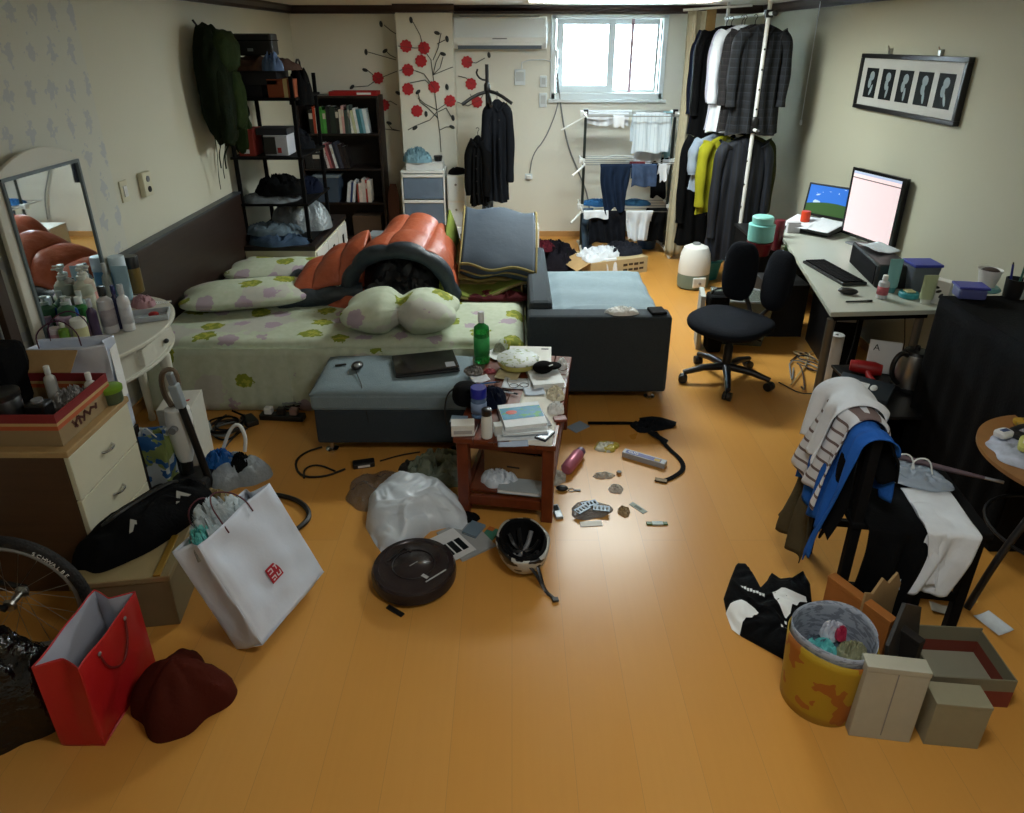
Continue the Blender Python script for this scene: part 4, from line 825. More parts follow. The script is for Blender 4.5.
hg('pale blue grey shirt behind the yellow jacket on the lower bar', -.14, .5, 1.25, .4, .5, fabric('pale_blue_grey', '8d9aab'), 11, name='shirt', cat='shirt', sleeve=.5)
hg('black coat hanging at the back of the lower bar', -.14, .68, 1.25, .46, 1.05, M_blackfab, 12, d=.14)
M_curt = fabric('beige_curtain', 'b3ac94', bs=.15)
cu = T('curtain', 'narrow beige curtain hanging full height between drying rack and clothes', 'curtain', (1.63, 6.62, 0))
MB().sheet(lambda u, v: (-.10 + .19 * u + .012 * math.sin(v * 5), .02 * math.sin(u * 13) + .006 * math.sin(u * 30 + v * 3), 2.24 - 2.2 * v), 60, 30).build('curtain_cloth', M_curt, cu, smooth=True, thick=.004)
MB().box(.06, .14, -.05, .02, 2.08, 2.26).build('gathered_top', fabric('tan_curtain_top', '9c7f52'), cu, bev=.01); MB().rod((-.14, 0, 2.245), (.36, -.3, 2.27), .01).build('rail', M_white, cu)
# humidifier etc.
h = T('humidifier', 'white and sage green humidifier on the floor between the boxes and the desk', 'humidifier', (1.60, 5.78, 0), rz=R(12))
def hum(p): return p
MB().lathe([(.10, 0), (.118, .015), (.122, .06), (.120, .135)], sx=1.15, n=36).build('base', mat('sage_green', '6d8077', .5), h, smooth=True)
MB().lathe([(.121, .135), (.122, .2), (.112, .31), (.09, .365), (.05, .385), (.03, .388)], sx=1.15, n=36).build('water_tank', M_white, h, smooth=True)
MB().lathe([(.03, .386), (.035, .392), (.03, .402), (.01, .404)], n=20).build('nozzle', M_grey, h, smooth=True); MB().box(-.06, .06, -.129, -.112, .03, .12).build('control_panel', M_white, h, bev=.008); MB().lathe([(.012, 0), (.012, .012)], n=14).at().build('dial', M_grey, h, loc=(0, -.128, .07), rx=PI / 2)
t = T('plastic_tub', 'teal plastic tub on the floor behind the humidifier', 'tub', (1.80, 6.05, 0)); MB().lathe([(.09, 0), (.115, .16), (.125, .165), (.11, .17)], n=28).build('tub_body', M_teal, t, smooth=True); MB().torus((0, 0, .165), .12, .006).build('rim', M_teal, t, smooth=True)
cb = T('cardboard_box', 'flattened-looking open cardboard box with laundry on it, in front of the drying rack', 'box', (.92, 6.28, 0), rz=R(22))
MB().box(-.3, .3, -.2, .2, 0, .006).box(-.3, .3, -.2, -.194, .006, .15).box(-.3, .3, .194, .2, .006, .15).box(-.3, -.294, -.194, .194, .006, .15).box(.294, .3, -.194, .194, .006, .15).box(-.293, .293, -.193, .193, .12, .15).build('box_body', mat('pale_cardboard', 'b3a17c', .85, nz=(20, .1)), cb)
MB().at((-.3, 0, .15), ry=R(-25)).box(-.15, 0, -.19, .19, 0, .004).build('flap', M_card, cb)
for i in range(4):
    for z_ in (.045, .095): MB().box(.04 + i * .058, .085 + i * .058, -.2022, -.2004, z_ - .012 + .004 * (i % 2), z_ + .012).build('printed_mark', mat('brown_ink', '3a2a1a', .8), cb)
crumple('white_laundry', 'heap of white laundry on the left of the open cardboard box', 'clothes', (.80, 6.22, .152), .26, .16, .09, M_whitefab, 31, .9, 6, rz=R(22), poly=[1, .7, .9, .6, 1.1, .8])
crumple('dark_laundry', 'black and white garment on the right of the open cardboard box', 'clothes', (1.05, 6.38, .152), .2, .16, .09, fabric('black_white_mix', '20222a', amt=.9), 32, .8, 6)
drape('white_sleeve', 'white sleeve hanging from the cardboard box towards the sofa', 'cloth', (.86, 6.06, .17), (.96, 6.10, .17), .16, .08, M_whitefab, (.3, -1, 0), seed=4, amp=.01)
crumple('black_bag_heap', 'heap of black bags on the floor left of the cardboard box', 'bags', (.36, 6.35, 0), .30, .30, .24, fabric('black_bag_nylon', '15131a', amt=.6), 33, .8, 5)
crumple('maroon_cloth', 'dark maroon cloth on top of the black bags', 'cloth', (.30, 6.28, .2), .12, .1, .08, fabric('dark_maroon', '46141e'), 34, .6, 5)
crumple('white_cloth', 'white cloth at the left of the black bags', 'cloth', (.19, 6.35, .16), .07, .12, .10, M_whitefab, 35, .6, 5)
# ------------------------------------------------------------ desk
M_desk = mat('white_laminate', 'b4b9ae', .35, nz=(3, .03))
dk = T('desk', 'white topped desk with grey tube legs along the right wall', 'desk', (1.64, 3.29, 0))
q = [(0, 0), (.60, .04), (.83, 1.7), (.33, 1.7)]
MB().prism(q, .695, .722, 'z').build('desktop', M_desk, dk, bev=.004)
MB().prism([(.05, .05), (.56, .09), (.77, 1.64), (.36, 1.64)], .655, .694, 'z').build('under_frame', M_blackm, dk)
M_tube = mat('grey_tube', '6a665c', .4, .5)
for x, y in ((.05, .08), (.54, .12), (.37, 1.6), (.76, 1.62)): MB().lathe([(.03, 0), (.03, .02), (.022, .025), (.022, .655)], (x, y, 0), 16).build('leg', M_tube, dk, smooth=True)
Z = .7225
# laptop on desk
lp = T('laptop', 'open laptop with a blue and green desktop picture, covered by papers, on the desk', 'laptop', (2.22, 4.94, Z + .03), rz=R(-50), rx=R(8))
MB().box(-.18, .18, -.13, .13, 0, .028).build('base', M_black, lp, bev=.005)
scr = MB().at((0, .13, .028), rx=R(-18)).box(-.18, .18, 0, .012, 0, .24).build('screen_lid', M_black, lp, bev=.004)
def wallp(k, b):
    s = k.sep(k.coord('Generated')); n = k('TexNoise', ins={'Vector': k.coord('Generated'), 'Scale': 3., 'Detail': 4.})
    sky = k.mix(k.math('GREATER_THAN', n.outputs[0], .6), lin('2f6fd0'), lin('b8cfee'))
    hill = k.math('LESS_THAN', k.math('ADD', s[2], k.math('MULTIPLY', k.math('SINE', k.math('MULTIPLY', s[0], 2.6)), -.12)), .33)
    c = k.mix(hill, sky, lin('35562a')); k.l.new(c, b.inputs['Emission Color']); b.inputs['Emission Strength'].default_value = .25; return c
MB().at((0, .13, .028), rx=R(-18)).box(-.165, .165, -.0015, -.0002, .02, .225).build('lit_screen', custom('desktop_picture', wallp, .4), scr)
MB().at((0, 0, .0285)).box(-.15, .15, -.02, .10, 0, .003).build('keyboard', M_blackm, lp); MB().hexa([(-.15, -.11, -.010), (.15, -.11, -.010), (.15, .12, -.045), (-.15, .12, -.045)], [(-.15, -.11, -.001), (.15, -.11, -.001), (.15, .12, -.001), (-.15, .12, -.001)]).build('cooling_stand', M_blackm, lp)
for i, (x, y, rz_, w, d) in enumerate(((-.08, -.05, 3, .2, .26), (.09, -.04, -4, .2, .26))):
    a = R(-50); X, Y_ = 2.22 + x * math.cos(a) - y * math.sin(a), 4.94 + x * math.sin(a) + y * math.cos(a)
    sheetpaper(('left' if i == 0 else 'right') + ' sheet of white notes lying on the open laptop keyboard', (X, Y_, Z + .064 + i * .002 + y * .14), w, d, 'dfe4ea', rz=a + R(rz_), rx=R(8), curl=.004, seed=i)
# monitor
mo = T('monitor', 'large black-bezelled monitor showing a pale page at the back of the desk', 'monitor', (2.385, 4.52, Z), rz=R(-75))
MB().box(-.115, .115, -.06, .07, 0, .012).build('stand_base', M_silver, mo, bev=.005); MB().box(-.03, .03, .05, .075, .012, .2).build('stand_neck', M_black, mo, bev=.004)
MB().box(-.225, .225, .0, .045, .045, .49).build('casing', M_black, mo, bev=.006); MB().box(-.235, .235, -.006, .003, .04, .495).build('bezel', mat('glossy_bezel', '0e0f11', .2), mo, bev=.002)
def page(k, b):
    s = k.sep(k.coord('Generated')); l = k.math('MULTIPLY', k.math('GREATER_THAN', s[2], .89), k.math('LESS_THAN', s[2], .905))
    c = k.mix(l, lin('dfc9cd'), lin('4a3c44')); c = k.mix(k.math('GREATER_THAN', s[2], .96), c, lin('a9b4cc')); k.l.new(c, b.inputs['Emission Color']); b.inputs['Emission Strength'].default_value = .48; return c
MB().box(-.212, .212, -.008, -.0062, .062, .475).build('lit_screen', custom('lit_page', page, .3), mo); MB().box(-.12, .12, .045, .06, .12, .4).build('rear_housing', M_grey, mo, bev=.004)
sp_ = T('speaker_box', 'long black box between keyboard and monitor on the desk', 'speaker', (2.17, 3.90, Z), rz=R(-9)); MB().box(-.09, .09, -.25, .25, 0, .135).build('cabinet', M_black, sp_, bev=.012)
MB().box(-.094, -.089, -.22, .22, .012, .12).build('grille', M_blackm, sp_); MB().box(-.07, .07, .25, .256, .015, .12).build('end_panel', mat('dark_walnut', '352319', .5), sp_)
sheetpaper('folded white paper on top of the long black box on the desk', (2.19, 3.98, Z + .137), .15, .21, 'b9c2c8', rz=R(10), curl=.01)
kb = T('keyboard', 'black keyboard along the left edge of the desk', 'keyboard', (1.925, 3.93, Z), rz=R(-83)); MB().box(-.225, .225, -.075, .075, 0, .018).build('base', M_black, kb, bev=.005)
for r_ in range(5):
    for c_ in range(15): MB().box(-.212 + c_ * .0285, -.212 + c_ * .0285 + .024, -.062 + r_ * .025, -.062 + r_ * .025 + .021, .018, .025).build('key', M_blackm, kb)
ms = T('mouse', 'black mouse at the near end of the keyboard', 'mouse', (1.85, 3.57, Z), rz=R(70)); MB().ell((0, 0, .017), .03, .052, .018, 20, 10).build('shell', M_black, ms, smooth=True); MB().ell((0, .03, .033), .005, .01, .004, 10, 6).build('wheel', M_grey, ms)
t = T('pen', 'black pen lying on the near corner of the desk', 'pen', (1.85, 3.44, Z + .005), rz=R(5)); MB().rod((-.07, 0, 0), (.05, 0, 0), .0045, 8).build('barrel', M_black, t); MB().rod((.05, 0, 0), (.075, 0, 0), .006, 8).build('cap', M_black, t)
def dz(px, py): v = gp(px, py, Z); return (v.x, v.y, v.z)
bottle('bottle', 'white bottle with red label and white cap at the front of the desk', 'bottle', dz(881, 298), .028, .13, 'c9cdd2', 'e6e6e6', lab='b45a64')
bottle('tube', 'tall pale teal tube standing behind the white bottle on the desk', 'tube', dz(890, 292), .028, .19, '7fb5b8', '4d8f94', 'tube')
t = T('paper_bin', 'clear tub with a blue lid on the desk near the monitor', 'tub', dz(916, 290)); MB().hexa([(-.06, -.05, 0), (.06, -.05, 0), (.06, .05, 0), (-.06, .05, 0)], [(-.075, -.065, .15), (.075, -.065, .15), (.075, .065, .15), (-.075, .065, .15)]).build('tub_body', mat('cloudy_tub', '646c78', .3, trans=.3), t, bev=.008); MB().box(-.08, .08, -.07, .07, .15, .166).build('lid', mat('blue_lid', '26339a', .4), t, bev=.005)
t = T('soap_dish', 'round teal tin with cream top on the desk', 'tin', dz(908, 297)); MB().lathe([(.045, 0), (.05, .005), (.05, .025), (.045, .03)], n=28).build('tin', M_teal, t, smooth=True); MB().box(-.025, .025, -.025, .025, .03, .04).build('cream_block', mat('cream_block', 'd9d7a8', .6), t, bev=.006)
bottle('tube', 'white and green squeeze tube near the right corner of the desk', 'tube', dz(925, 303), .03, .155, 'b8c7a0', 'd9ddd4', 'tube')
t = carton('pattern_box', 'small white box with black leaf pattern at the right corner of the desk', dz(938, 303), .055, .1, .13, 'd5d6d2', rz=R(35))
for i in range(5): MB().at((-.0278, -.03 + .015 * i, .03 + .02 * i), rx=R(30 * i)).ell((0, 0, 0), .0012, .008, .016, 10, 6).build('printed_leaf', M_black, t)
# small cupboard behind desk with cups
t = T('side_table', 'small black cupboard at the far end of the desk holding cups', 'cupboard', (2.05, 5.36, 0)); MB().box(-.2, .3, -.22, .22, .02, .60).build('body', M_blackm, t, bev=.004); MB().box(-.21, .31, -.23, .23, .6, .62).build('top', M_black, t, bev=.003)
for i in (0, 1): d = MB().box(-.19, .05 - .0 if i == 0 else .29, -.232, -.222, .05 + .27 * i, .30 + .27 * i).build('drawer', M_black, t); MB().rod((-.05, -.24, .17 + .27 * i), (.03, -.24, .17 + .27 * i), .006).build('handle', M_grey, d)
def sz(px, py): v = gp(px, py, .621); return (v.x, v.y, v.z)
t = T('pot', 'dark red pot under the pale teal tub, beside the chair backs', 'pot', sz(758, 254)); MB().lathe([(.07, 0), (.085, .07), (.088, .09), (.08, .092)], n=28).build('pot_body', mat('dark_red_enamel', '6b1620', .35), t, smooth=True)
t = T('plastic_container', 'pale teal stacked plastic container on the dark red pot', 'container', tuple(Vector(sz(758, 254)) + Vector((.0, 0, .093)))); MB().lathe([(.075, 0), (.088, .01), (.09, .12), (.08, .125)], n=28).build('container_body', mat('aqua_plastic', '78bdb6', .4), t, smooth=True); MB().lathe([(.065, .125), (.07, .13), (.072, .17), (.065, .178)], n=28).build('lid', mat('aqua_plastic2', '8bcac2', .4), t, smooth=True)
bottle('bottle', 'dark red bottle right of the pale teal container', 'bottle', sz(776, 250), .035, .22, '551520', '681a24', 'wide')
carton('white_card', 'white upright card between dark red bottle and orange-topped bottle', sz(790, 246), .09, .04, .18, 'c6c6cc')
bottle('bottle', 'amber bottle with an orange red top at the far end of the desk', 'bottle', sz(801, 243), .032, .24, '7d6434', 'd4401e', 'wide')
t = T('snack_packet', 'green and white patterned packet at the far end of the desk', 'packet', sz(790, 258)); MB().box(-.07, .07, -.02, .02, 0, .09).build('packet', custom('green_pattern', lambda k, b: k.mix(k.math('GREATER_THAN', k('TexNoise', ins={'Vector': k.coord(), 'Scale': 40.}).outputs[0], .5), lin('c2cbb8'), lin('3f6a3a')), .5), t, bev=.01)
bottle('bottle', 'small dark bottle left of the laptop screen', 'bottle', tuple(gp(816, 232, .621)), .025, .12, '1b1b26', '30303c', 'cap')
# under desk
pc = T('computer_tower', 'black computer tower under the desk against the wall', 'computer', (2.2, 4.35, 0), rz=R(-8)); MB().box(-.1, .1, -.22, .22, .01, .42).build('casing', M_black, pc, bev=.006); MB().box(-.103, .103, -.226, -.22, .03, .41).build('front_panel', M_blackm, pc)
MB().box(-.06, .06, -.229, -.226, .33, .37).build('disc_drive', M_grey, pc)
carton('dark_box', 'dark box under the far part of the desk', (1.98, 4.8, 0), .3, .3, .4, '16161a')
rr = random.Random(5)
for i in range(5):
    pts = [(1.72 + rr.uniform(-.03, .3) + .07 * j, 4.15 + rr.uniform(-.45, .25), .008 + .004 * i) for j in range(7)]
    cable(['black', 'grey', 'pale beige', 'dark brown', 'black second'][i] + ' cable tangled on the floor under the desk', pts, .005, [M_cord, M_gcab, mat('beige_cable', 'a9946c', .6), mat('brown_cable', '3c261a', .6), M_cord][i])
cable('long black cable hanging from the desk down to the floor', [(2.1, 3.9, .65), (2.05, 3.75, .4), (1.98, 3.7, .1), (1.8, 3.7, .008), (1.7, 3.9, .008)], .004)
cable('thin black cable looping beside the desk leg', [(2.2, 3.6, .65), (2.25, 3.55, .3), (2.1, 3.6, .01), (1.9, 3.62, .008)], .003)
for i, (x, y) in enumerate(((1.98, 3.95),)):
    t = T('paper_roll', 'white cylindrical roll standing under the desk', 'roll', (2.02, 3.92, 0)); MB().lathe([(.045, 0), (.045, .33), (.012, .33), (.012, .3)], n=24).build('roll_body', M_paper, t, smooth=True)
# low black shelf with kettle
bs = T('low_shelf', 'low black box shelf holding the kettle between desk and black cabinet', 'shelf', (2.04, 3.12, 0)); MB().box(-.2, .2, -.16, .42, 0, .015).box(-.2, -.185, -.16, .42, .015, .285).box(.185, .2, -.16, .42, .015, .285).box(-.185, .185, .41, .42, .015, .285).build('carcass', M_blackm, bs, bev=.003); MB().box(-.21, .21, -.17, .43, .285, .3).build('top', M_black, bs, bev=.003)
k_ = T('electric_kettle', 'stainless steel electric kettle with black handle on the low black shelf', 'kettle', (2.115, 3.26, .301), rz=R(200))
MB().lathe([(.085, 0), (.09, .01), (.09, .025)], n=28).build('power_base', M_black, k_, smooth=True); MB().lathe([(.082, .026), (.083, .04), (.074, .16), (.066, .20), (.064, .205)], n=32).build('kettle_body', M_steel, k_, smooth=True); MB().lathe([(.064, .205), (.055, .22), (.015, .225), (.012, .245), (.004, .25)], n=24).build('lid', M_black, k_, smooth=True)
MB().tube([(.06, 0, .20), (.11, 0, .225), (.15, 0, .18), (.145, 0, .10), (.085, 0, .045)], .013, 10, smooth=2).build('handle', M_black, k_, smooth=True); MB().prism([(-.06, .17), (-.1, .2), (-.06, .205)], -.018, .018, 'y').build('spout', M_steel, k_)
t = T('software_box', 'white printed box leaning behind the kettle', 'box', (2.06, 3.44, .302), rx=R(-14), rz=R(-20)); MB().box(-.08, .08, -.015, .015, 0, .18).build('box_body', M_paper, t, bev=.002); text('A', .05, M_black, t, (-.045, -.0165, .14), (PI / 2, 0, 0))
t = T('hair_dryer', 'red plastic hair dryer lying left of the kettle', 'hair dryer', (1.97, 3.42, .342), rz=R(-25)); MB().at(ry=PI / 2).lathe([(.03, -.09), (.036, -.06), (.04, .03), (.03, .07)], n=22).build('barrel', M_red, t, smooth=True); MB().tube([(0, -.02, -.01), (.01, -.07, -.02), (.03, -.13, -.02)], .017, 10).build('handle', M_red, t, smooth=True)
t = T('dark_box', 'dark slate box with a white printed tag, leaning beside the low shelf', 'box', (1.86, 3.22, .305), rz=R(-38), rx=R(8)); MB().box(-.13, .13, -.09, .09, 0, .03).build('box_body', mat('slate_box', '2a333c', .5), t, bev=.004); MB().box(-.03, .02, -.03, .03, .0302, .032).build('tag', M_paper, t, bev=.0005); MB().ell((.045, 0, .033), .018, .03, .006, 16, 8).build('white_puck', M_paper, t, smooth=True); MB().lathe([(.007, .032), (.007, .033)], (-.01, .0, 0), 12).build('tag_hole', M_black, t)
# black cabinet
bcb = T('black_cabinet', 'black cloth-covered cabinet at the right edge with cups on top', 'cabinet', (2.262, 2.68, 0)); MB().box(-.23, .23, -.36, .37, 0, .885).build('body', M_blackm, bcb, bev=.01)
MB().box(-.235, .235, -.365, .375, .885, .9).build('top', M_blackfab, bcb, bev=.006)
MB().sheet(lambda u, v: (-.237 - .006 * math.sin(u * 40) * v, -.36 + .74 * u, .895 - .85 * v), 80, 10).build('cloth_cover', M_blackfab, bcb, smooth=True, thick=.003)
def cz(px, py): v = gp(px, py, .9015); return (min(v.x, 2.42), v.y, v.z)
t = T('food_container', 'blue lidded plastic container on the black cabinet', 'container', cz(968, 297), rz=R(-10)); MB().box(-.06, .06, -.045, .045, 0, .05).build('container_body', mat('violet_blue_clear', '5a62a0', .3, trans=.3), t, bev=.01); MB().box(-.066, .066, -.05, .05, .05, .062).build('lid', mat('violet_blue', '3a40a0', .4), t, bev=.004)
t = T('paper_cup', 'white ribbed cup of coffee on a pale teal saucer on the black cabinet', 'cup', cz(985, 290)); MB().lathe([(.035, .02), (.05, .10), (.052, .105), (.046, .10), (.044, .09)], n=28).build('cup_body', M_white, t, smooth=True); MB().lathe([(.06, 0), (.065, .008), (.055, .02), (.036, .021)], n=28).build('saucer', mat('pale_teal', '6fb0b4', .4), t, smooth=True); MB().ell((0, 0, .092), .042, .042, .02, 20, 8).build('contents', mat('dark_brown_food', '3c302c', .8), t)
bottle('bottle', 'tiny white-capped bottle behind the blue container on the black cabinet', 'bottle', (2.36, 3.0, .9015), .015, .10, 'b7c4c0', 'dfe3e2')
pcup = T('pen_holder', 'black mesh pen holder at the right edge of the black cabinet', 'pen holder', cz(1012, 297)); MB().lathe([(.04, 0), (.045, .09), (.041, .09), (.037, .006)], n=24).build('holder', M_black, pcup, smooth=True)
for i, (x, y, c, lab) in enumerate(((-.02, .0, '1c2478', 'blue pen standing in the black pen holder'), (.015, .01, 'c8d0d0', 'white pen standing in the black pen holder'), (.0, -.015, '22584c', 'green pen standing in the black pen holder'))):
    b0 = Vector(cz(1012, 297)); t = T('pen', lab, 'pen', (b0.x + x, b0.y + y, b0.z + .01), ry=R((-8, 6, 2)[i])); MB().rod((0, 0, 0), (0, 0, .15), .005, 8).build('barrel', mat('pen_' + c, c, .4), t); MB().rod((0, 0, .15), (0, 0, .16), .003, 8).build('tip', M_black, t)
# ------------------------------------------------------------ task chair
ch = T('office_chair', 'black task chair with a split two-pad backrest in front of the desk', 'chair', (1.45, 4.02, 0), rz=R(-48))
ch.scale = (.95, .95, .93)
# local: chair faces -y ; rz turns -y towards (-x,-y)
M_cf = fabric('black_seat_fabric', '15181f')
MB().ell((0, -.14, .43), .26, .25, .052, 40, 16, .75, lambda p: Vector((p.x, p.y, p.z + .25 * p.x * p.x - .25 * max(0, -p.y) ** 2))).build('seat', M_cf, ch, smooth=True, ang=80)
for sx in (-1, 1):
    o = MB().ell((0, 0, 0), .115, .035, .205, 28, 18, .72, lambda p: Vector((p.x, p.y + .3 * p.x * p.x, p.z))).build('backrest_pad', M_cf, ch, smooth=True, ang=80, loc=(sx * .135, .13, .70), rx=R(-8), rz=R(sx * -14))
    MB().tube([(0, .1, .37), (sx * .05, .2, .42), (sx * .12, .19, .55), (sx * .13, .165, .68)], .016, 8, smooth=2).build('back_support', M_black, ch, smooth=True)
MB().lathe([(.03, .1), (.03, .26), (.022, .27), (.022, .37)], (0, -.12, 0), 18).build('gas_column', M_black, ch, smooth=True); MB().box(-.08, .08, -.22, .12, .36, .39).build('tilt_mechanism', M_black, ch, bev=.01); MB().rod((.08, -.1, .37), (.22, -.12, .365), .007).build('lever', M_black, ch)
for i in range(5):
    a = 2 * PI * i / 5 + .3; dx, dy = math.cos(a), math.sin(a)
    arm = MB().tube([(dx * .02, -.12 + dy * .02, .11), (dx * .16, -.12 + dy * .16, .105), (dx * .29, -.12 + dy * .29, .075)], lambda q: .028 - .010 * q, 10).build('base_arm', M_black, ch, smooth=True)
    w = MB().at((dx * .29, -.12 + dy * .29, .03), rz=a + .7)
    for s_ in (-.018, .018): w.at((dx * .29 + s_ * math.cos(a + 1.2), -.12 + dy * .29 + s_ * math.sin(a + 1.2), .03), rz=a + 1.2).add([], [])
    cs = MB().at((dx * .29, -.12 + dy * .29, .03), rz=a + 1.2, ry=PI / 2).lathe([(.012, -.03), (.029, -.026), (.03, -.004), (.02, 0), (.03, .004), (.029, .026), (.012, .03)], n=20).build('caster', M_black, ch, smooth=True)
t = T('storage_tub', 'clear storage tub of green things behind the task chair', 'tub', (1.64, 4.62, 0), rz=R(-8)); MB().hexa([(-.16, -.13, 0), (.16, -.13, 0), (.16, .13, 0), (-.16, .13, 0)], [(-.2, -.16, .34), (.2, -.16, .34), (.2, .16, .34), (-.2, .16, .34)]).build('tub_body', mat('murky_clear_plastic', '7c857e', .25, trans=.5), t, bev=.01)
MB().at((0, 0, .02)).heap(.12, .1, .25, 2, .4, 5).build('contents', mat('murky_green', '3c5136', .8, nz=(12, .6)), t, smooth=True); MB().torus((0, 0, .34), .185, .008, sx=1.08, sy=.87).build('rim', M_grey, t)
t = T('black_bag', 'black upright bag standing at the left of the clear storage tub', 'bag', (1.41, 4.42, 0)); MB().hexa([(-.05, -.06, 0), (.05, -.06, 0), (.05, .06, 0), (-.05, .06, 0)], [(-.07, -.07, .42), (.07, -.07, .42), (.07, .07, .42), (-.07, .07, .42)]).build('bag_body', M_blackfab, t, bev=.02); MB().tube([(-.05, 0, .41), (-.03, 0, .46), (.03, 0, .46), (.05, 0, .41)], .008, 6, smooth=1).build('handle', M_black, t)
carton('white_panel_box', 'tall thin white box standing behind the black upright bag', (1.33, 4.52, 0), .03, .2, .40, 'a9aca8', rz=R(-10))
# ------------------------------------------------------------ left side: vanity, mirror, dresser
M_van = mat('ivory_paint', 'cdcbbd', .4, nz=(5, .04))
v = T('vanity_table', 'ivory half-round vanity table with turned legs against the left wall', 'vanity table', (-2.17, 3.04, 0))
def half(rx, ry, n=28): return [(0, -ry)] + [(rx * math.cos(a), ry * math.sin(a)) for a in [-PI / 2 + PI * i / n for i in range(n + 1)]] + [(0, ry)]
def half2(rx, ry, n=28): return [(rx * max(0, math.cos(a)) ** .75, ry * math.sin(a)) for a in [-PI / 2 + PI * i / n for i in range(n + 1)]]
MB().prism(half2(.48, .52), .70, .722).build('table_top', M_van, v, bev=.006)
MB().prism(half2(.44, .48), .57, .70).build('apron', M_van, v, bev=.004); MB().prism(half2(.455, .495), .565, .58).build('apron_beading', M_van, v, bev=.004)
d = MB().box(.41, .452, -.14, .16, .6, .685).build('drawer', M_van, v, bev=.004); MB().ell((.465, .06, .645), .012, .016, .012, 14, 8).build('knob', M_black, d)
for x, y in ((.36, .20), (.34, -.2), (.1, .40), (.1, -.40)):
    MB().lathe([(.016, 0), (.02, .02), (.016, .05), (.024, .3), (.03, .5), (.022, .53), (.032, .57)], (x, y, 0), 18).build('leg', M_van, v, smooth=True)
mr = T('vanity_mirror', 'arched ivory framed mirror standing on the vanity against the left wall', 'mirror', (-2.15, 3.16, .7225), ry=R(0), rz=R(0))
o_ = []; n = 20
yl, yr, zt = -.34, .34, .73
out = [(yl, -.0), (yr, 0), (yr, zt)] + [(yr * math.cos(PI * i / n) if False else yr - (yr - yl) * i / n, zt + .11 * math.sin(PI * i / n) ** .8) for i in range(1, n)] + [(yl, zt)]
MB().prism(out, 0, .02, 'x').build('mirror_board', M_van, mr, bev=.004)
gl = MB().box(.0205, .023, -.27, .26, .03, .735).build('mirror_glass', mat('mirror_silver', 'dfe6ea', .02, 1., nz=(1, .0)), mr)
m = MB(); e = .012
for a in ((-.285, -.27, .015, .75), (.26, .275, .015, .75)): MB().box(.02, .03, a[0], a[1], a[2], a[3]).build('glass_bead', mat('slate_bead', '5d6a70', .4), mr)
MB().box(.02, .03, -.27, .26, .735, .75).build('glass_bead', mat('slate_bead', '5d6a70', .4), mr)
t = T('wooden_strip', 'dark wooden edge of a wardrobe standing left of the mirror', 'wardrobe edge', (-2.17, 2.72, 0)); MB().box(0, .03, -.03, .03, .0, 1.35).build('edge_strip', mat('dark_strip', '3a2a20', .5), t, bev=.002)
t = T('calendar', 'yellow patterned hanging cloth at the left edge beside the mirror', 'hanging cloth', (-2.18, 2.5, .8)); MB().sheet(lambda u, w_: (.01 * math.sin(u * 9), .36 * (u - .5), .45 * w_), 20, 12).build('cloth', custom('yellow_pattern', lambda k, b: k.mix(k.math('GREATER_THAN', k('TexNoise', ins={'Vector': k.coord(), 'Scale': 22.}).outputs[0], .52), lin('b08a4a'), lin('7f8c96')), .9), t, smooth=True, thick=.004); MB().rod((0, -.18, .455), (0, .18, .455), .006).build('hanging_rod', M_grey, t)
def vz(px, py): w = gp(px, py, .7225); return (max(w.x, -2.08), w.y, .7225)
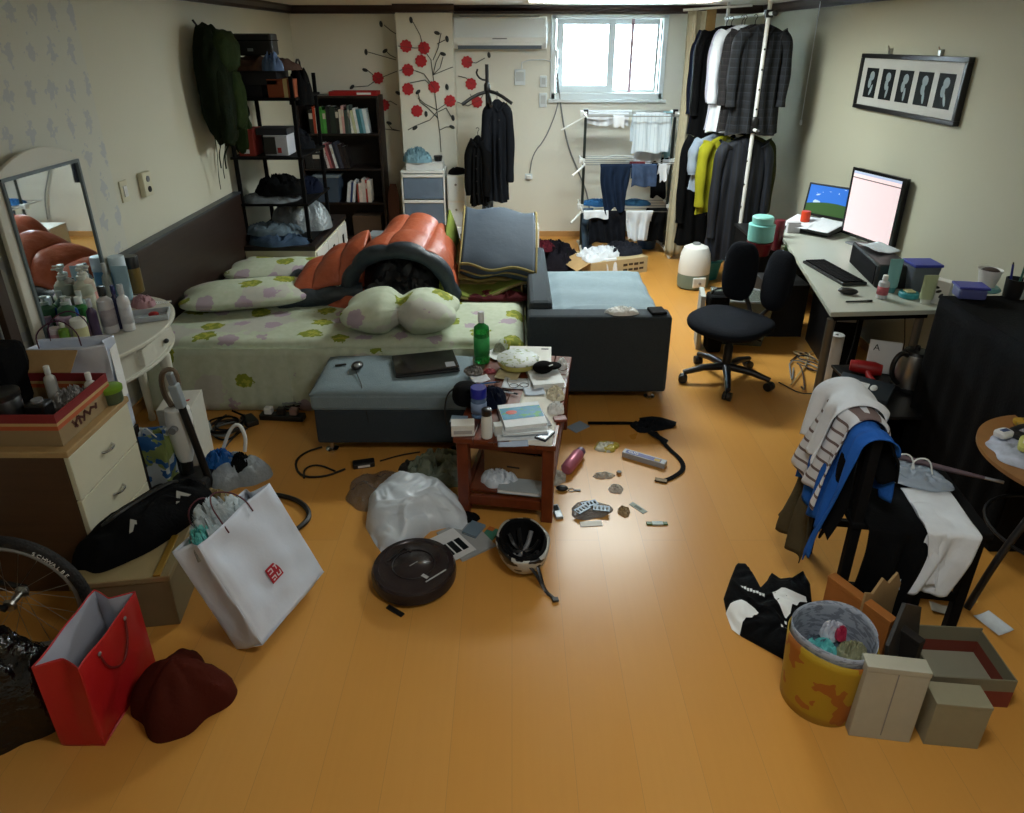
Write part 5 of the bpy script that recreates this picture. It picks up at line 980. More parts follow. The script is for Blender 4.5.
B = [ # label, px, py(base), r, h, colour, cap, kind, shape, label colour
 ('clear green mouthwash bottle with pump at the left of the vanity clutter', 52, 335, .035, .16, '3e6a4c', 'a9b8b0', 'pump', 'round', None),
 ('short white jar beside the left mirror edge', 66, 338, .03, .09, 'c9cac6', 'b39ab5', 'wide', 'round', None),
 ('blue bottle with white cap on the vanity', 74, 334, .032, .15, '1d4fa0', 'd9dde6', 'cap', 'flat', None),
 ('large milky pump bottle against the mirror', 70, 322, .04, .23, 'b9bfae', 'c6cabf', 'pump', 'round', 'c3c0ac'),
 ('green bottle with light cap in front of the milky pump bottle', 86, 330, .03, .14, '2f7a3c', 'dfe5df', 'cap', 'round', None),
 ('tall pinkish pump bottle in the middle of the vanity', 88, 321, .04, .24, 'c9b8a9', 'd0d3cc', 'pump', 'round', 'd08f86'),
 ('cream jar with pale lid before the pinkish pump bottle', 84, 343, .03, .10, 'c9c89a', 'dfe0d8', 'wide', 'round', None),
 ('slim violet bottle with silver cap', 98, 338, .02, .16, '3c2a4c', 'b8bcc4', 'cap', 'round', None),
 ('clear tall toner bottle behind the violet bottle', 97, 320, .024, .2, '8d9d9c', 'ccd2d4', 'cap', 'round', None),
 ('white bottle with black cap and printed label, front centre of vanity', 112, 332, .032, .19, 'c9c9cc', '17181b', 'cap', 'round', 'a9a4ac'),
 ('dark navy slim bottle right of the black-capped white bottle', 122, 328, .018, .18, '171a4a', '22245a', 'cap', 'round', None),
 ('white slender bottle with clear cap at the right of the vanity bottles', 130, 330, .025, .19, 'd2d4d8', 'b5bbc2', 'cap', 'round', 'c2c4cc'),
 ('light blue bottle with pale domed cap at the back right', 117, 300, .036, .20, '6fa6cc', 'c9dbe6', 'wide', 'round', None),
 ('pale blue and white squeeze tube standing near the vanity edge', 128, 306, .03, .18, '9fc4d6', 'e0e5e8', 'tube', 'round', None),
 ('amber bottle with black cap behind the squeeze tube', 126, 292, .035, .17, '6a5626', '0f0f10', 'wide', 'round', None),
 ('thin clear bottle at the back beside the mirror glass', 104, 308, .02, .2, '9aa5a0', 'a7aead', 'cap', 'round', None),
 ('small bottle with teal shoulder among the vanity bottles', 62, 326, .024, .15, '7d9a94', 'c2cbc8', 'cap', 'round', None),
 ('pink small jar at the left front of the vanity', 58, 345, .022, .07, 'c79aa2', 'd9cdd0', 'wide', 'round', None),
 ('brown serum bottle between blue and pinkish bottles', 79, 317, .018, .17, '4c3a28', '1e1c1c', 'cap', 'round', None),
 ('yellow green small bottle in front row of the vanity', 68, 347, .02, .10, '6f9a35', 'cdd6c4', 'cap', 'round', None)]
for lb, px, py, r, h, c, cc, kd, shp, lc in B: bottle('cosmetic_bottle' if kd != 'wide' or h > .11 else 'cosmetic_jar', lb, 'bottle' if h > .11 else 'jar', vz(px, py), r * 1.1, h * 1.22, c, cc, kd, shp, lab=lc, group='cosmetics on the vanity table')
crumple('pink_cloth', 'small pink cloth pouch at the right of the vanity', 'pouch', vz(144, 306), .06, .05, .06, fabric('dusty_pink', 'b08a92'), 4, .4)
t = T('tray', 'clear cosmetic tray with a red item on the right end of the vanity', 'tray', vz(150, 318), rz=R(20)); MB().box(-.09, .09, -.06, .06, 0, .004).box(-.09, .09, -.06, -.055, .004, .03).box(-.09, .09, .055, .06, .004, .03).box(-.09, -.085, -.055, .055, .004, .03).box(.085, .09, -.055, .055, .004, .03).build('tray_body', mat('milky_clear', 'c4ccd2', .3, trans=.3), t, bev=.001); MB().ell((.02, 0, .018), .025, .018, .014, 14, 8).build('red_compact', M_red, t); MB().box(-.07, -.0, -.04, -.01, .005, .015).build('blue_compact', mat('blue_compact', '2a3f80', .4), t)
t = T('comb', 'white flat comb lying at the far right corner of the vanity', 'comb', vz(157, 303), rz=R(10)); MB().box(-.07, .07, .0, .012, 0, .005).build('spine', M_white, t)
for i in range(14): MB().box(-.065 + i * .0095, -.061 + i * .0095, -.022, .0, .001, .004).build('tooth', M_white, t)
# black chair back / bag far left
t = T('chair_back', 'black padded bag standing on the dresser at the left edge of the photo', 'bag', (-2.06, 2.42, .652)); MB().box(-.12, .12, -.1, .1, 0, .27).build('padded_body', M_blackfab, t, bev=.04); MB().tube([(-.06, 0, .26), (-.04, 0, .3), (.04, 0, .3), (.06, 0, .26)], .01, 6, smooth=1).build('handle', M_black, t); t.name = 'padded_bag'
# dresser
dr = T('dresser', 'cream three-drawer chest with brown wood-grain side at the left', 'chest of drawers', (-1.9, 2.31, 0))
M_side = custom('brown_woodgrain', lambda k, b: k.mix(k('TexNoise', ins={'Vector': k('Mapping', ins={'Vector': k.coord(), 'Scale': (3., 3., 40.)}).outputs[0], 'Scale': 1., 'Detail': 5.}).outputs[0], lin('3e2a18'), lin('5a3f26')), .55)
MB().box(-.28, .28, -.215, .205, .0, .625).build('carcass', M_side, dr, bev=.002); MB().box(-.285, .305, -.22, .21, .625, .65).build('top', mat('maple_top', 'a98c5e', .5, nz=(8, .2)), dr, bev=.004)
for i, (z0, z1) in enumerate(((.435, .622), (.235, .43), (.03, .23))):
    d = MB().box(.28, .3, -.212, .202, z0, z1).build('drawer', M_cream, dr, bev=.003); MB().tube([(.30, -.035, (z0 + z1) / 2), (.322, -.02, (z0 + z1) / 2), (.322, .02, (z0 + z1) / 2), (.30, .035, (z0 + z1) / 2)], .005, 8, smooth=1).build('handle', M_chrome, d, smooth=True)
# red-topped carton with stripes
c = T('striped_carton', 'open cardboard carton with red rim and orange stripes standing on the dresser', 'box', (-1.83, 2.30, .6505))
M_sing = custom('striped_card', lambda k, b: (lambda z: k.mix(k.math('GREATER_THAN', z, .095), k.mix(k.math('GREATER_THAN', z, .083), k.mix(k.math('GREATER_THAN', z, .066), lin('8f7a58'), lin('b0562e')), lin('b89a66')), lin('7d1c20')))(k.sep(k.coord())[2]), .7)
w_, d_, hh = .20, .17, .13
MB().box(-w_, w_, -d_, d_, 0, .004).box(-w_, w_, -d_, -d_ + .004, .004, hh).box(-w_, w_, d_ - .004, d_, .004, hh).box(-w_, -w_ + .004, -d_ + .004, d_ - .004, .004, hh).box(w_ - .004, w_, -d_ + .004, d_ - .004, .004, hh).build('box_body', M_sing, c)
MB().at((0, d_, hh), rx=R(40)).box(-w_, w_ * .3, -.0, .10, 0, .003).build('flap', M_card, c)
for i_, (y_, a_, l_) in enumerate(((-.09, 35, .022), (-.08, -40, .022), (-.06, 10, .02), (-.045, 60, .018), (-.03, -20, .02), (-.01, 45, .02), (.01, -35, .016), (.03, 70, .012), (.05, -10, .012))): MB().at((w_ + .0012, y_ + .01, .042 + .004 * (i_ % 2)), rx=R(a_)).box(-.0006, .0006, -.005, .005, -l_, l_).build('printed_mark', mat('brown_print', '4a2218', .7), c)
MB().box(-.08, -.03, -d_ - .0015, -d_ - .0002, .02, .12).build('packing_tape', mat('clear_tape', '9c917c', .3), c)
t = T('dark_jar', 'wide black jar inside the front of the striped carton', 'jar', (-1.87, 2.22, .656)); MB().lathe([(.055, 0), (.058, .02), (.058, .14), (.05, .15)], n=28).build('jar_body', M_black, t, smooth=True); MB().lathe([(.06, .15), (.06, .17), (.055, .172)], n=28).build('lid', M_black, t, smooth=True)
t = T('wine_bottle', 'red labelled jar with white neck left of the black jar', 'jar', (-1.99, 2.17, .656)); MB().lathe([(.045, 0), (.05, .08), (.045, .15), (.03, .17)], n=24).build('jar_body', mat('jar_red', '8a1f1a', .4), t, smooth=True); MB().lathe([(.032, .17), (.032, .2), (.028, .205)], n=20).build('lid', M_black, t, smooth=True); MB().lathe([(.0465, .15), (.034, .168)], n=24, cap=False).build('neck_band', M_paper, t, thick=.001); t.name = 'sauce_jar'
crumple('foil_packets', 'silver foil packets inside the right of the striped carton', 'packets', (-1.72, 2.36, .656), .08, .08, .11, mat('silver_foil', 'a9a9a9', .3, .6, bump=(60, 1.)), 6, .7, 7)
bottle('bottle', 'small white bottle standing at the back of the striped carton', 'bottle', (-1.84, 2.44, .656), .022, .17, 'c3c7c4', 'dcdfdc')
bottle('bottle', 'white nozzle bottle at the right back corner of the striped carton', 'bottle', (-1.67, 2.42, .656), .022, .15, 'cfd1ce', 'e2e4e2')
t = T('camera', 'small black gadget inside the striped carton beside the black jar', 'gadget', (-1.76, 2.24, .656)); MB().box(-.04, .04, -.03, .03, 0, .12).build('gadget_body', M_black, t, bev=.01); MB().lathe([(.02, .12), (.02, .13)], n=14).build('dial', M_grey, t); t.name = 'black_gadget'
t = T('candy_tin', 'clear jar with bright green lid on the dresser corner', 'jar', (-1.66, 2.54, .652)); t.location = (-1.635, 2.50, .6505); 
t.location = (-1.60 + -.03, 2.47, .6505)
MB().lathe([(.038, 0), (.04, .01), (.04, .05)], n=24).build('jar_body', mat('dark_clear', '4c5a44', .3), t, smooth=True); MB().lathe([(.045, .05), (.046, .055), (.046, .068), (.04, .072)], n=24).build('lid', mat('lime_lid', '6f9a28', .4), t, smooth=True)
# white paper bag behind the dresser
pb = T('paper_bag', 'wrinkled white paper carrier bag standing between dresser and vanity', 'bag', (-1.77, 2.62, .0), rz=R(9))
t = T('stool', 'small dark stool under the wrinkled white paper bag', 'stool', (-1.84, 2.62, 0)); MB().box(-.155, .155, -.065, .065, .38, .42).build('seat', M_darkwood, t, bev=.004)
for x in (-.13, .13):
    for y in (-.045, .045): MB().box(x - .015, x + .015, y - .015, y + .015, 0, .38).build('leg', M_darkwood, t)
def bagshell(w, d, h, seed=0, wr=.006, lean=0.):
    m = MB(); n = 16
    def f(u, v):
        P = [(-w / 2, -d / 2), (w / 2, -d / 2), (w / 2, d / 2), (-w / 2, d / 2), (-w / 2, -d / 2)]
        L = [w, d, w, d]; s = u * sum(L); i = 0
        while i < 3 and s > L[i]: s -= L[i]; i += 1
        a, b = P[i], P[i + 1]; q = min(1, s / L[i]); x = a[0] + (b[0] - a[0]) * q; y = a[1] + (b[1] - a[1]) * q
        crease = (1 - abs(2 * q - 1)) if i in (1, 3) else 0
        x += (-1 if i == 1 else 1) * crease * .25 * d * v if i in (1, 3) else 0
        nn = noise.noise(Vector((x * 9, y * 9 + z_(v) * 9, seed))) * wr
        e = min(1, min(q, 1 - q) * 12)
        if i == 0: y += nn * e * 1.6
        elif i == 2: y += nn * e * 1.6
        else: x += nn * e
        return (x, y, z_(v) + .3 * nn)
    z_ = lambda v: h * v
    m.sheet(f, 96, 30); m.add([(-w / 2, -d / 2, 0), (w / 2, -d / 2, 0), (w / 2, d / 2, 0), (-w / 2, d / 2, 0)], [(0, 3, 2, 1)])
    return m
pb.location = (-1.84, 2.62, .4205)
M_bagw = mat('white_bag_paper', 'cfd8e8', .6, nz=(4, .05), bump=(12, .35))
bagshell(.30, .10, .43, 3, .012).build('bag_body', M_bagw, pb, smooth=True, thick=.0015, ang=35)
for y in (-.05, .05): MB().tube([(-.10, y, .42), (-.10, y * 1.1, .50), (-.0, y * 1.1, .56), (.06, y * 1.1, .50), (.06, y, .43)], .003, 6, smooth=2).build('handle', mat('plum_cord', '4c2440', .7), pb)
MB().box(.155, .157, -.035, .035, .16, .40).build('side_label', M_paper, pb)
# magazines/boxes between dresser and vacuum
t = carton('box', 'white box with red mark beside the dresser under the vanity', (-1.66, 3.02, 0), .16, .2, .36, 'c9c8be', rz=R(8)); MB().at((0, 0, .3605)).prism([(-.02, -.05), (.05, -.02), (.05, .0)], 0, .001).build('red_mark', M_red, t)
flatbook('dark magazine leaning against the white box beside the dresser', (-1.66, 2.86, .17), .14, .2, .015, '1c1e20', rx=R(75), rz=R(12), name='magazine', cat='magazine')
t = T('shopping_bag', 'blue, white and yellow patterned shopping bag squeezed beside the dresser', 'bag', (-1.66, 2.72, 0), rz=R(4)); bagshell(.13, .08, .36, 9, .01).build('bag_body', custom('blue_yellow_pattern', lambda k, b: k.mix(k.math('GREATER_THAN', k('TexNoise', ins={'Vector': k.coord(), 'Scale': 16.}).outputs[0], .55), k.mix(k.math('GREATER_THAN', k('TexNoise', ins={'Vector': k.coord(), 'Scale': 9.}).outputs[0], .5), lin('b9c6cc'), lin('8a9a5a')), lin('2a5f9c')), .5), t, smooth=True, thick=.002); MB().tube([(-.04, -.04, .35), (0, -.05, .42), (.04, -.04, .35)], .003, 6, smooth=1).build('handle', M_white, t)
# handheld/stick vacuum
vc = T('stick_vacuum', 'white and black upright stick vacuum cleaner leaning beside the dresser', 'vacuum cleaner', (-1.555, 2.76, 0), rx=R(-4))
MB().lathe([(.028, .16), (.04, .2), (.055, .30), (.06, .38), (.055, .44), (.04, .45)], n=28, sy=.9).build('dust_canister', M_white, vc, smooth=True)
MB().box(-.11, .11, -.09, .08, .01, .10).build('floor_head', M_black, vc, bev=.02); MB().lathe([(.025, .09), (.03, .17)], n=16).build('neck_joint', M_black, vc, smooth=True)
MB().tube([(-.02, .0, .45), (-.05, .0, .52), (-.045, .0, .62), (.01, .0, .64), (.03, .0, .60), (.02, .0, .50), (.0, .0, .45)], .013, 8, smooth=2).build('grip', mat('bronze_grip', '6b5a48', .4), vc, smooth=True)
MB().lathe([(.018, -.02), (.018, .02)], n=14).build('knob', M_grey, vc, loc=(0, -.058, .36), rx=PI / 2)
for x, y in ((-.09, .04), (.09, .04)): MB().at((x, y, .03), ry=PI / 2).lathe([(.03, -.01), (.03, .01)], n=18).build('wheel', M_grey, vc)
st = T('vacuum_tube', 'black vacuum tube with silver handle propped upright in front of the canister', 'tube', (-1.45, 2.76, 0), rx=R(3), ry=R(-6))
MB().rod((0, 0, .0), (0, 0, .5), .017, 12).build('tube_body', M_black, st, smooth=True); MB().box(-.02, .02, -.02, .02, .48, .60).build('silver_joint', mat('pale_silver', 'a9b4bd', .3, .3), st, bev=.006); MB().box(-.014, .014, -.014, .014, .60, .66).build('upper_grip', M_silver, st, bev=.006)
t = T('glass_jar', 'shiny silver round canister on the floor behind the vacuum tube', 'canister', tuple(gp(203, 440, 0)), rx=R(0)); MB().ell((0, 0, .07), .055, .055, .07, 24, 14).build('canister_body', mat('pearly_silver', 'a4aaa4', .25, .4), t, smooth=True); MB().lathe([(.03, .13), (.03, .15)], n=16).build('cap', M_grey, t)
rr = random.Random(11)
for i in range(5):
    c0 = gp(228, 432, 0); pts = [(c0.x + .13 * math.cos(j * 1.3 + i) * rr.uniform(.5, 1), c0.y + .12 * math.sin(j * 1.3 + i) * rr.uniform(.5, 1.2), .01 + .012 * i) for j in range(9)]
    cable(['black', 'dark grey', 'brownish', 'second black', 'charcoal'][i] + ' cable in the tangle at the foot of the bed skirt, left end', pts, .006, [M_cord, M_gcab, mat('brown_cable2', '3a2b20', .6), M_cord, M_blackm][i])
t = T('power_adapter', 'black power adapter on the floor left of the power strip', 'adapter', tuple(gp(250, 423, 0)), rz=R(40)); MB().box(-.035, .035, -.055, .055, 0, .035).build('adapter_body', M_black, t, bev=.008); MB().lathe([(.006, 0), (.004, .03)], n=8).build('strain_relief', M_black, t, loc=(0, .055, .018), rx=-PI / 2)
t = T('power_strip', 'black power strip with plugs by the bed skirt left of the ottoman', 'power strip', tuple(gp(283, 419, 0)), rz=R(-5)); MB().box(-.13, .13, -.028, .028, 0, .035).build('strip_body', M_black, t, bev=.006)
for i in range(3): MB().box(-.10 + i * .075, -.055 + i * .075, -.02, .02, .035, .075).build('plug', (M_white, M_black, mat('pinkish_plug', '9a7f7c', .5))[i], t, bev=.006)
for i in range(3):
    c0 = gp(300, 408, 0); pts = [(c0.x + .11 * math.cos(j * 1.5 + i), c0.y + .06 * math.sin(j * 1.7 + i), .012 + .02 * i) for j in range(8)]; cable(['thin black', 'thick black', 'dark grey'][i] + ' cable coiled at the power strip beside the ottoman', pts, .005, [M_cord, M_cord, M_gcab][i])
cable('black cable running from the power adapter to the cable tangle', [tuple(gp(245, 428, .006)), tuple(gp(225, 445, .006)), tuple(gp(215, 470, .006)), tuple(gp(208, 490, .006))], .004)
# translucent carrier bag with blue print
bgp = gp(236, 478, 0)
t = T('plastic_bag', 'clear and blue plastic carrier bag with white loop handle on the floor near the vacuum', 'bag', tuple(bgp)); MB().heap(.17, .13, .13, 51, .5, 4.5, poly=[1, .8, .9, .75, 1, .7]).build('bag_body', mat('clear_pale_bag', 'bccad6', .25, trans=.4, bump=(30, .8)), t, smooth=True); 
MB().at((-.06, .0, .03)).heap(.10, .075, .13, 52, .5, 5).build('blue_panel', mat('blue_print_plastic', '1c62ae', .35, bump=(30, .6)), t, smooth=True); MB().tube([(-.07, .05, .12), (-.02, .08, .24), (.03, .08, .27), (.06, .06, .2), (.05, .04, .13)], .009, 8, smooth=2).build('handle', M_white, t, smooth=True); MB().at((.04, -.01, .05)).heap(.05, .05, .10, 53, .4, 6).build('dark_contents', M_blackm, t, smooth=True)
# black bag over tan box
tbx = T('storage_box', 'tan cardboard storage box with gold edge under the black garment', 'box', (-1.45, 2.12, 0), rz=R(8)); MB().box(-.15, .18, -.22, .22, 0, .21).build('box_body', mat('tan_box', '77694a', .7, nz=(9, .15)), tbx, bev=.004); MB().box(-.155, .185, -.225, .225, .21, .235).build('lid', mat('tan_lid', '8b7b56', .6), tbx, bev=.004); MB().box(.13, .155, -.223, -.0, .2352, .243).build('gold_strip', mat('gold_strip', 'a07c2c', .35, .5), tbx, bev=.002)
bb = T('black_bag', 'black sports bag with white marks slumped on the tan storage box by the dresser', 'bag', (-1.43, 2.20, .236), rz=R(62)); MB().heap(.29, .13, .13, 61, .3, 3.2, poly=[1, 1.05, .9, 1, .95, 1.05, .9, 1.05]).build('bag_body', M_blackfab, bb, smooth=True)
for x, y, z in ((-.10, -.07, .105), (.10, -.07, .105)): MB().at((x, y, z), rx=R(40)).prism([(-.035, -.02), (0, .025), (.035, -.02), (.02, -.02), (0, .0), (-.02, -.02)], 0, .004).build('white_mark', mat('dull_white_print', '8f8f88', .7), bb)
MB().tube([(-.16, .03, .10), (-.1, .0, .14), (.1, .0, .14), (.16, .03, .10)], .010, 8, smooth=2).build('strap', M_black, bb)
t = T('cloth', 'beige patterned cloth edge under the black sports bag', 'cloth', (-1.40, 2.52, .05)); t.location = (-1.42, 2.55, 0); MB().heap(.2, .12, .14, 62, .5, 5).build('cloth_body', fabric('beige_camo', '8a7c5c', amt=.6), t, smooth=True)
# ------------------------------------------------------------ big white shopping bag
sbg = T('shopping_bag', 'large white paper shopping bag with a red square emblem, standing tilted in the foreground', 'bag', (-.985, 1.93, .0), rz=R(36), rx=R(0), ry=R(0))
w_, d_, h_ = .385, .14, .43
inn = T('tmp', 'x', 'x'); bpy.data.objects.remove(inn)
bb_ = bagshell(w_, d_, h_, 21, .012).build('bag_body', M_bagw, sbg, smooth=True, thick=.0015, ang=35)
M_emb = mat('emblem_red', 'a8182c', .5); M_embw = mat('emblem_white', 'dddde2', .5)
em = MB().box(-.03, .03, -d_ / 2 - .0045, -d_ / 2 - .002, .13, .19).build('emblem', M_emb, sbg)
for (x0, x1, z0, z1) in ((-.024, -.004, .178, .182), (-.024, -.004, .164, .168), (-.0075, -.004, .164, .182), (.004, .023, .178, .182), (.012, .016, .163, .18), (-.024, -.004, .148, .152), (-.0075, -.004, .137, .152), (-.022, -.012, .137, .141), (.004, .008, .137, .153), (.004, .023, .137, .141), (.019, .023, .137, .153)):
    MB().box(x0, x1, -d_ / 2 - .0056, -d_ / 2 - .0046, z0, z1).build('emblem_stroke', M_embw, em)
M_cordp = mat('maroon_cord', '55202c', .6)
MB().tube([(-.07, -d_ / 2 - .004, h_ - .04), (-.07, -d_ / 2, h_ + .01), (-.05, -d_ / 2 + .03, h_ + .07), (.0, -d_ / 2 + .06, h_ + .10), (.05, -d_ / 2 + .03, h_ + .06), (.06, -d_ / 2, h_ + .01), (.06, -d_ / 2 - .004, h_ - .04)], .003, 6, smooth=2).build('handle', M_cordp, sbg)
MB().tube([(-.08, d_ / 2, h_ - .02), (-.07, d_ / 2, h_ + .08), (.0, d_ / 2 - .02, h_ + .1), (.06, d_ / 2, h_ + .03), (.06, d_ / 2, h_ - .02)], .003, 6, smooth=2).build('handle', M_cordp, sbg)
sbg.rotation_euler = (R(-27), 0, R(71)); sbg.location = (-.87, 1.975, .03)
t = T('plastic_bag', 'crinkled clear plastic bag bulging from the top of the large white shopping bag', 'bag', (-1.03, 2.02, .35), rx=R(-27), rz=R(71)); MB().at((-.02, 0, 0)).heap(.15, .06, .14, 71, .9, 6).build('bag_body', mat('crinkled_clear', 'c4d2d8', .18, trans=.45, bump=(40, 1.)), t, smooth=True); MB().at((-.10, .0, .02)).heap(.06, .05, .08, 72, .9, 6).build('teal_wrapper', mat('teal_foil', '4fa6a0', .3, .2, bump=(40, 1.)), t, smooth=True)
# red bag, brown cloth, bicycle, black plastic
M_rb = mat('red_bag_paper', 'b01a1e', .4, nz=(3, .05)); M_inl = mat('bag_lining', 'b4b6c2', .7, bump=(10, .2))
rb = T('red_shopping_bag', 'open red paper shopping bag with white inside at the lower left', 'bag', (-1.325, 1.60, .0), rz=R(88)); rb.name = 'shopping_bag'
m = bagshell(.31, .14, .33, 31, .006); m.build('bag_body', M_rb, rb, smooth=True, thick=.0015, ang=35)
m = bagshell(.302, .132, .326, 31, .006); m.build('lining', M_inl, rb, smooth=True, ang=35)
for s_ in (-1, 1):
    y = s_ * .074
    MB().tube([(-.07, y, .29), (-.06, y * 1.08, .22), (.0, y * 1.12, .17), (.05, y * 1.08, .22), (.07, y, .29)], .0035, 6, smooth=2).build('handle', mat('dark_red_cord', '6a1016', .6), rb)
    for x in (-.07, .07): MB().ell((x, y * 1.01, .295), .007, .004, .007, 10, 6).build('eyelet', M_black if s_ > 0 else M_silver, rb)
crumple('brown_cloth', 'folded dark reddish brown cloth on the floor beside the red bag', 'cloth', (-1.09, 1.60, 0), .16, .15, .20, fabric('reddish_brown', '47190f', amt=.12), 41, .12, 3., poly=[1, .75, 1.05, .8, 1, .75, 1.05, .8], e=1.1)
bk = T('bicycle', 'bicycle wheel and frame end at the lower left edge', 'bicycle', (-1.70, 1.80, .25))
MB().torus((0, 0, 0), .245, .019, 64, 12, 'y').build('tyre', mat('tyre_rubber', '121214', .7, bump=(120, .6)), bk, smooth=True); MB().torus((0, 0, 0), .22, .012, 64, 8, 'y').build('rim', M_silver, bk, smooth=True); MB().at(rx=PI / 2).lathe([(.02, -.04), (.024, -.03), (.012, -.02), (.012, .02), (.024, .03), (.02, .04)], n=18).build('hub', M_steel, bk, smooth=True)
for i in range(20):
    a = 2 * PI * i / 20; MB().rod((.02 * math.cos(a + .5), .02 * (-1) ** i, .02 * math.sin(a + .5)), (.217 * math.cos(a), 0, .217 * math.sin(a)), .001, 5).build('spoke', M_steel, bk)
for s_ in (-.05, .05): MB().rod((0, s_, 0), (-.30, s_ * .8, .10), .01).build('frame_stay', M_black, bk)
MB().rod((-.30, 0, .10), (-.36, 0, .42), .014).build('frame_tube', M_black, bk); MB().rod((-.30, -.05, .10), (-.30, .05, .10), .012).build('frame_bridge', M_black, bk)
for i in range(8):
    a = R(58 - i * 4.2); 
    text('SCHWALBE'[i], .022, M_paper, bk, (.245 * math.cos(a), -.0195, .245 * math.sin(a)), (PI / 2, R(90) - a if False else -(a - PI / 2), 0), 'tyre_lettering')
crumple('black_plastic_bag', 'shiny black plastic bag at the lower left edge in front of the bicycle', 'bag', (-1.60, 1.56, 0), .17, .15, .33, mat('shiny_black_film', '08090c', .15, bump=(25, 1.)), 43, .35, 4)
cable('thick black hose curving on the floor behind the large white bag', [tuple(gp(*p, .014)) for p in ((226, 505), (245, 497), (270, 493), (300, 500), (312, 515), (300, 528), (270, 545))], .012, name='hose', cat='hose')
cable('thin red wire lying over the black sports bag end', [(-1.25, 2.30, .25), (-1.2, 2.38, .2), (-1.15, 2.36, .12), (-1.12, 2.3, .02)], .003, M_cordp)
# ------------------------------------------------------------ robot vacuum & friends
rv = T('robot_vacuum', 'round dark robot vacuum cleaner on the floor in the centre foreground', 'robot vacuum', (-.395, 2.165, 0), rz=R(-35))
MB().lathe([(.15, .012), (.168, .02), (.17, .05), (.165, .066)], n=64).build('bumper', mat('dark_navy_plastic', '15141d', .35), rv, smooth=True)
MB().lathe([(.164, .066), (.16, .074), (.14, .077), (.138, .075), (.08, .0755), (.078, .077), (.0, .0775)], n=64).build('top_cover', mat('dark_bronze_gloss', '332b2e', .25, .3), rv, smooth=True)
MB().torus((0, 0, .0765), .085, .0022, 48, 6).build('ring_line', M_black, rv); MB().box(-.10, -.094, -.05, .05, .0765, .079).build('lid_groove', M_black, rv); MB().box(-.10, -.06, .046, .052, .0765, .079).build('lid_groove', M_black, rv)
MB().box(.07, .10, -.035, -.02, .077, .0785).build('indicator_light', mat('pale_badge', 'b8bcc0', .4), rv); MB().at((.118, .0, .077), rz=R(-12)).box(-.003, .003, -.05, .05, 0, .0012).build('script_badge', mat('pale_badge', 'b8bcc0', .4), rv); MB().at((.0, .0, .077), rz=R(-12)).box(-.002, .002, -.02, .02, 0, .0012).build('button_mark', M_grey, rv)
MB().ell((-.15, .08, .045), .02, .02, .012, 16, 8).build('front_sensor', M_silver, rv, smooth=True)
for s_ in (-.1, .1): MB().box(-.03, .03, s_ - .012, s_ + .012, 0, .03).build('drive_wheel', M_blackm, rv, bev=.008)
MB().box(.02, .1, -.185, -.165, .004, .008).build('side_brush', M_black, rv)
# big crumpled bags
def outline(pix, z, c):
    return [((gp(x, y, z) - c).x, (gp(x, y, z) - c).y) for x, y in pix]
c0 = gp(415, 512, .03); c0.z = 0
MB().heap(1, 1, .15, 81, .32, 3.2, k=34, n=120, e=2.6, pts=outline([(365, 522), (368, 500), (378, 486), (398, 477), (425, 478), (447, 488), (462, 503), (469, 518), (462, 526), (448, 522), (430, 526), (415, 540), (400, 552), (383, 550), (374, 538)], .03, c0)).build('plastic_bag', M_bag, smooth=True, label='big crumpled milky white plastic bag behind the robot vacuum', cat='bag', loc=tuple(c0), ang=80)
crumple('plastic_bag', 'thin transparent plastic sheet spreading left of the milky white bag', 'bag', (-.62, 2.78, 0), .22, .17, .05, mat('thin_clear_film', 'c9c2b4', .2, trans=.75, alpha=.55, bump=(40, 1.)), 82, .9, 6, poly=[1, .7, .9, .75, 1.05, .9])
crumple('plastic_bag', 'greenish transparent bag bundle between milky bag and table leg', 'bag', (-.36, 2.90, 0), .17, .12, .12, mat('greenish_clear_film', '8f9a86', .25, trans=.35, bump=(40, 1.)), 83, .7, 6)
crumple('dark_scraps', 'dark crumpled scraps between ottoman and white plastic bag', 'scraps', (-.46, 2.94, 0), .13, .07, .05, mat('dark_scraps', '1e1a18', .7, nz=(30, .6)), 84, .8, 7)
t = T('power_brick', 'black laptop power brick with label on the floor in front of the ottoman', 'adapter', tuple(gp(364, 466, 0)), rz=R(14)); MB().box(-.055, .055, -.025, .025, 0, .03).build('adapter_body', M_black, t, bev=.006); MB().box(-.03, .03, -.0262, -.0252, .008, .02).build('printed_label', M_paper, t)
cable('black cable looping on the floor left of the laptop power brick', [tuple(gp(*p, .006)) for p in ((345, 469), (325, 477), (300, 477), (294, 462), (305, 452), (322, 447))] , .006)
cable('small black cable loop beside the long cable loop', [tuple(gp(*p, .006)) for p in ((335, 471), (318, 464), (304, 468), (304, 478))], .005)
cable('black cable from the power brick under the ottoman', [tuple(gp(*p, .006)) for p in ((380, 461), (400, 455), (420, 452))], .004)
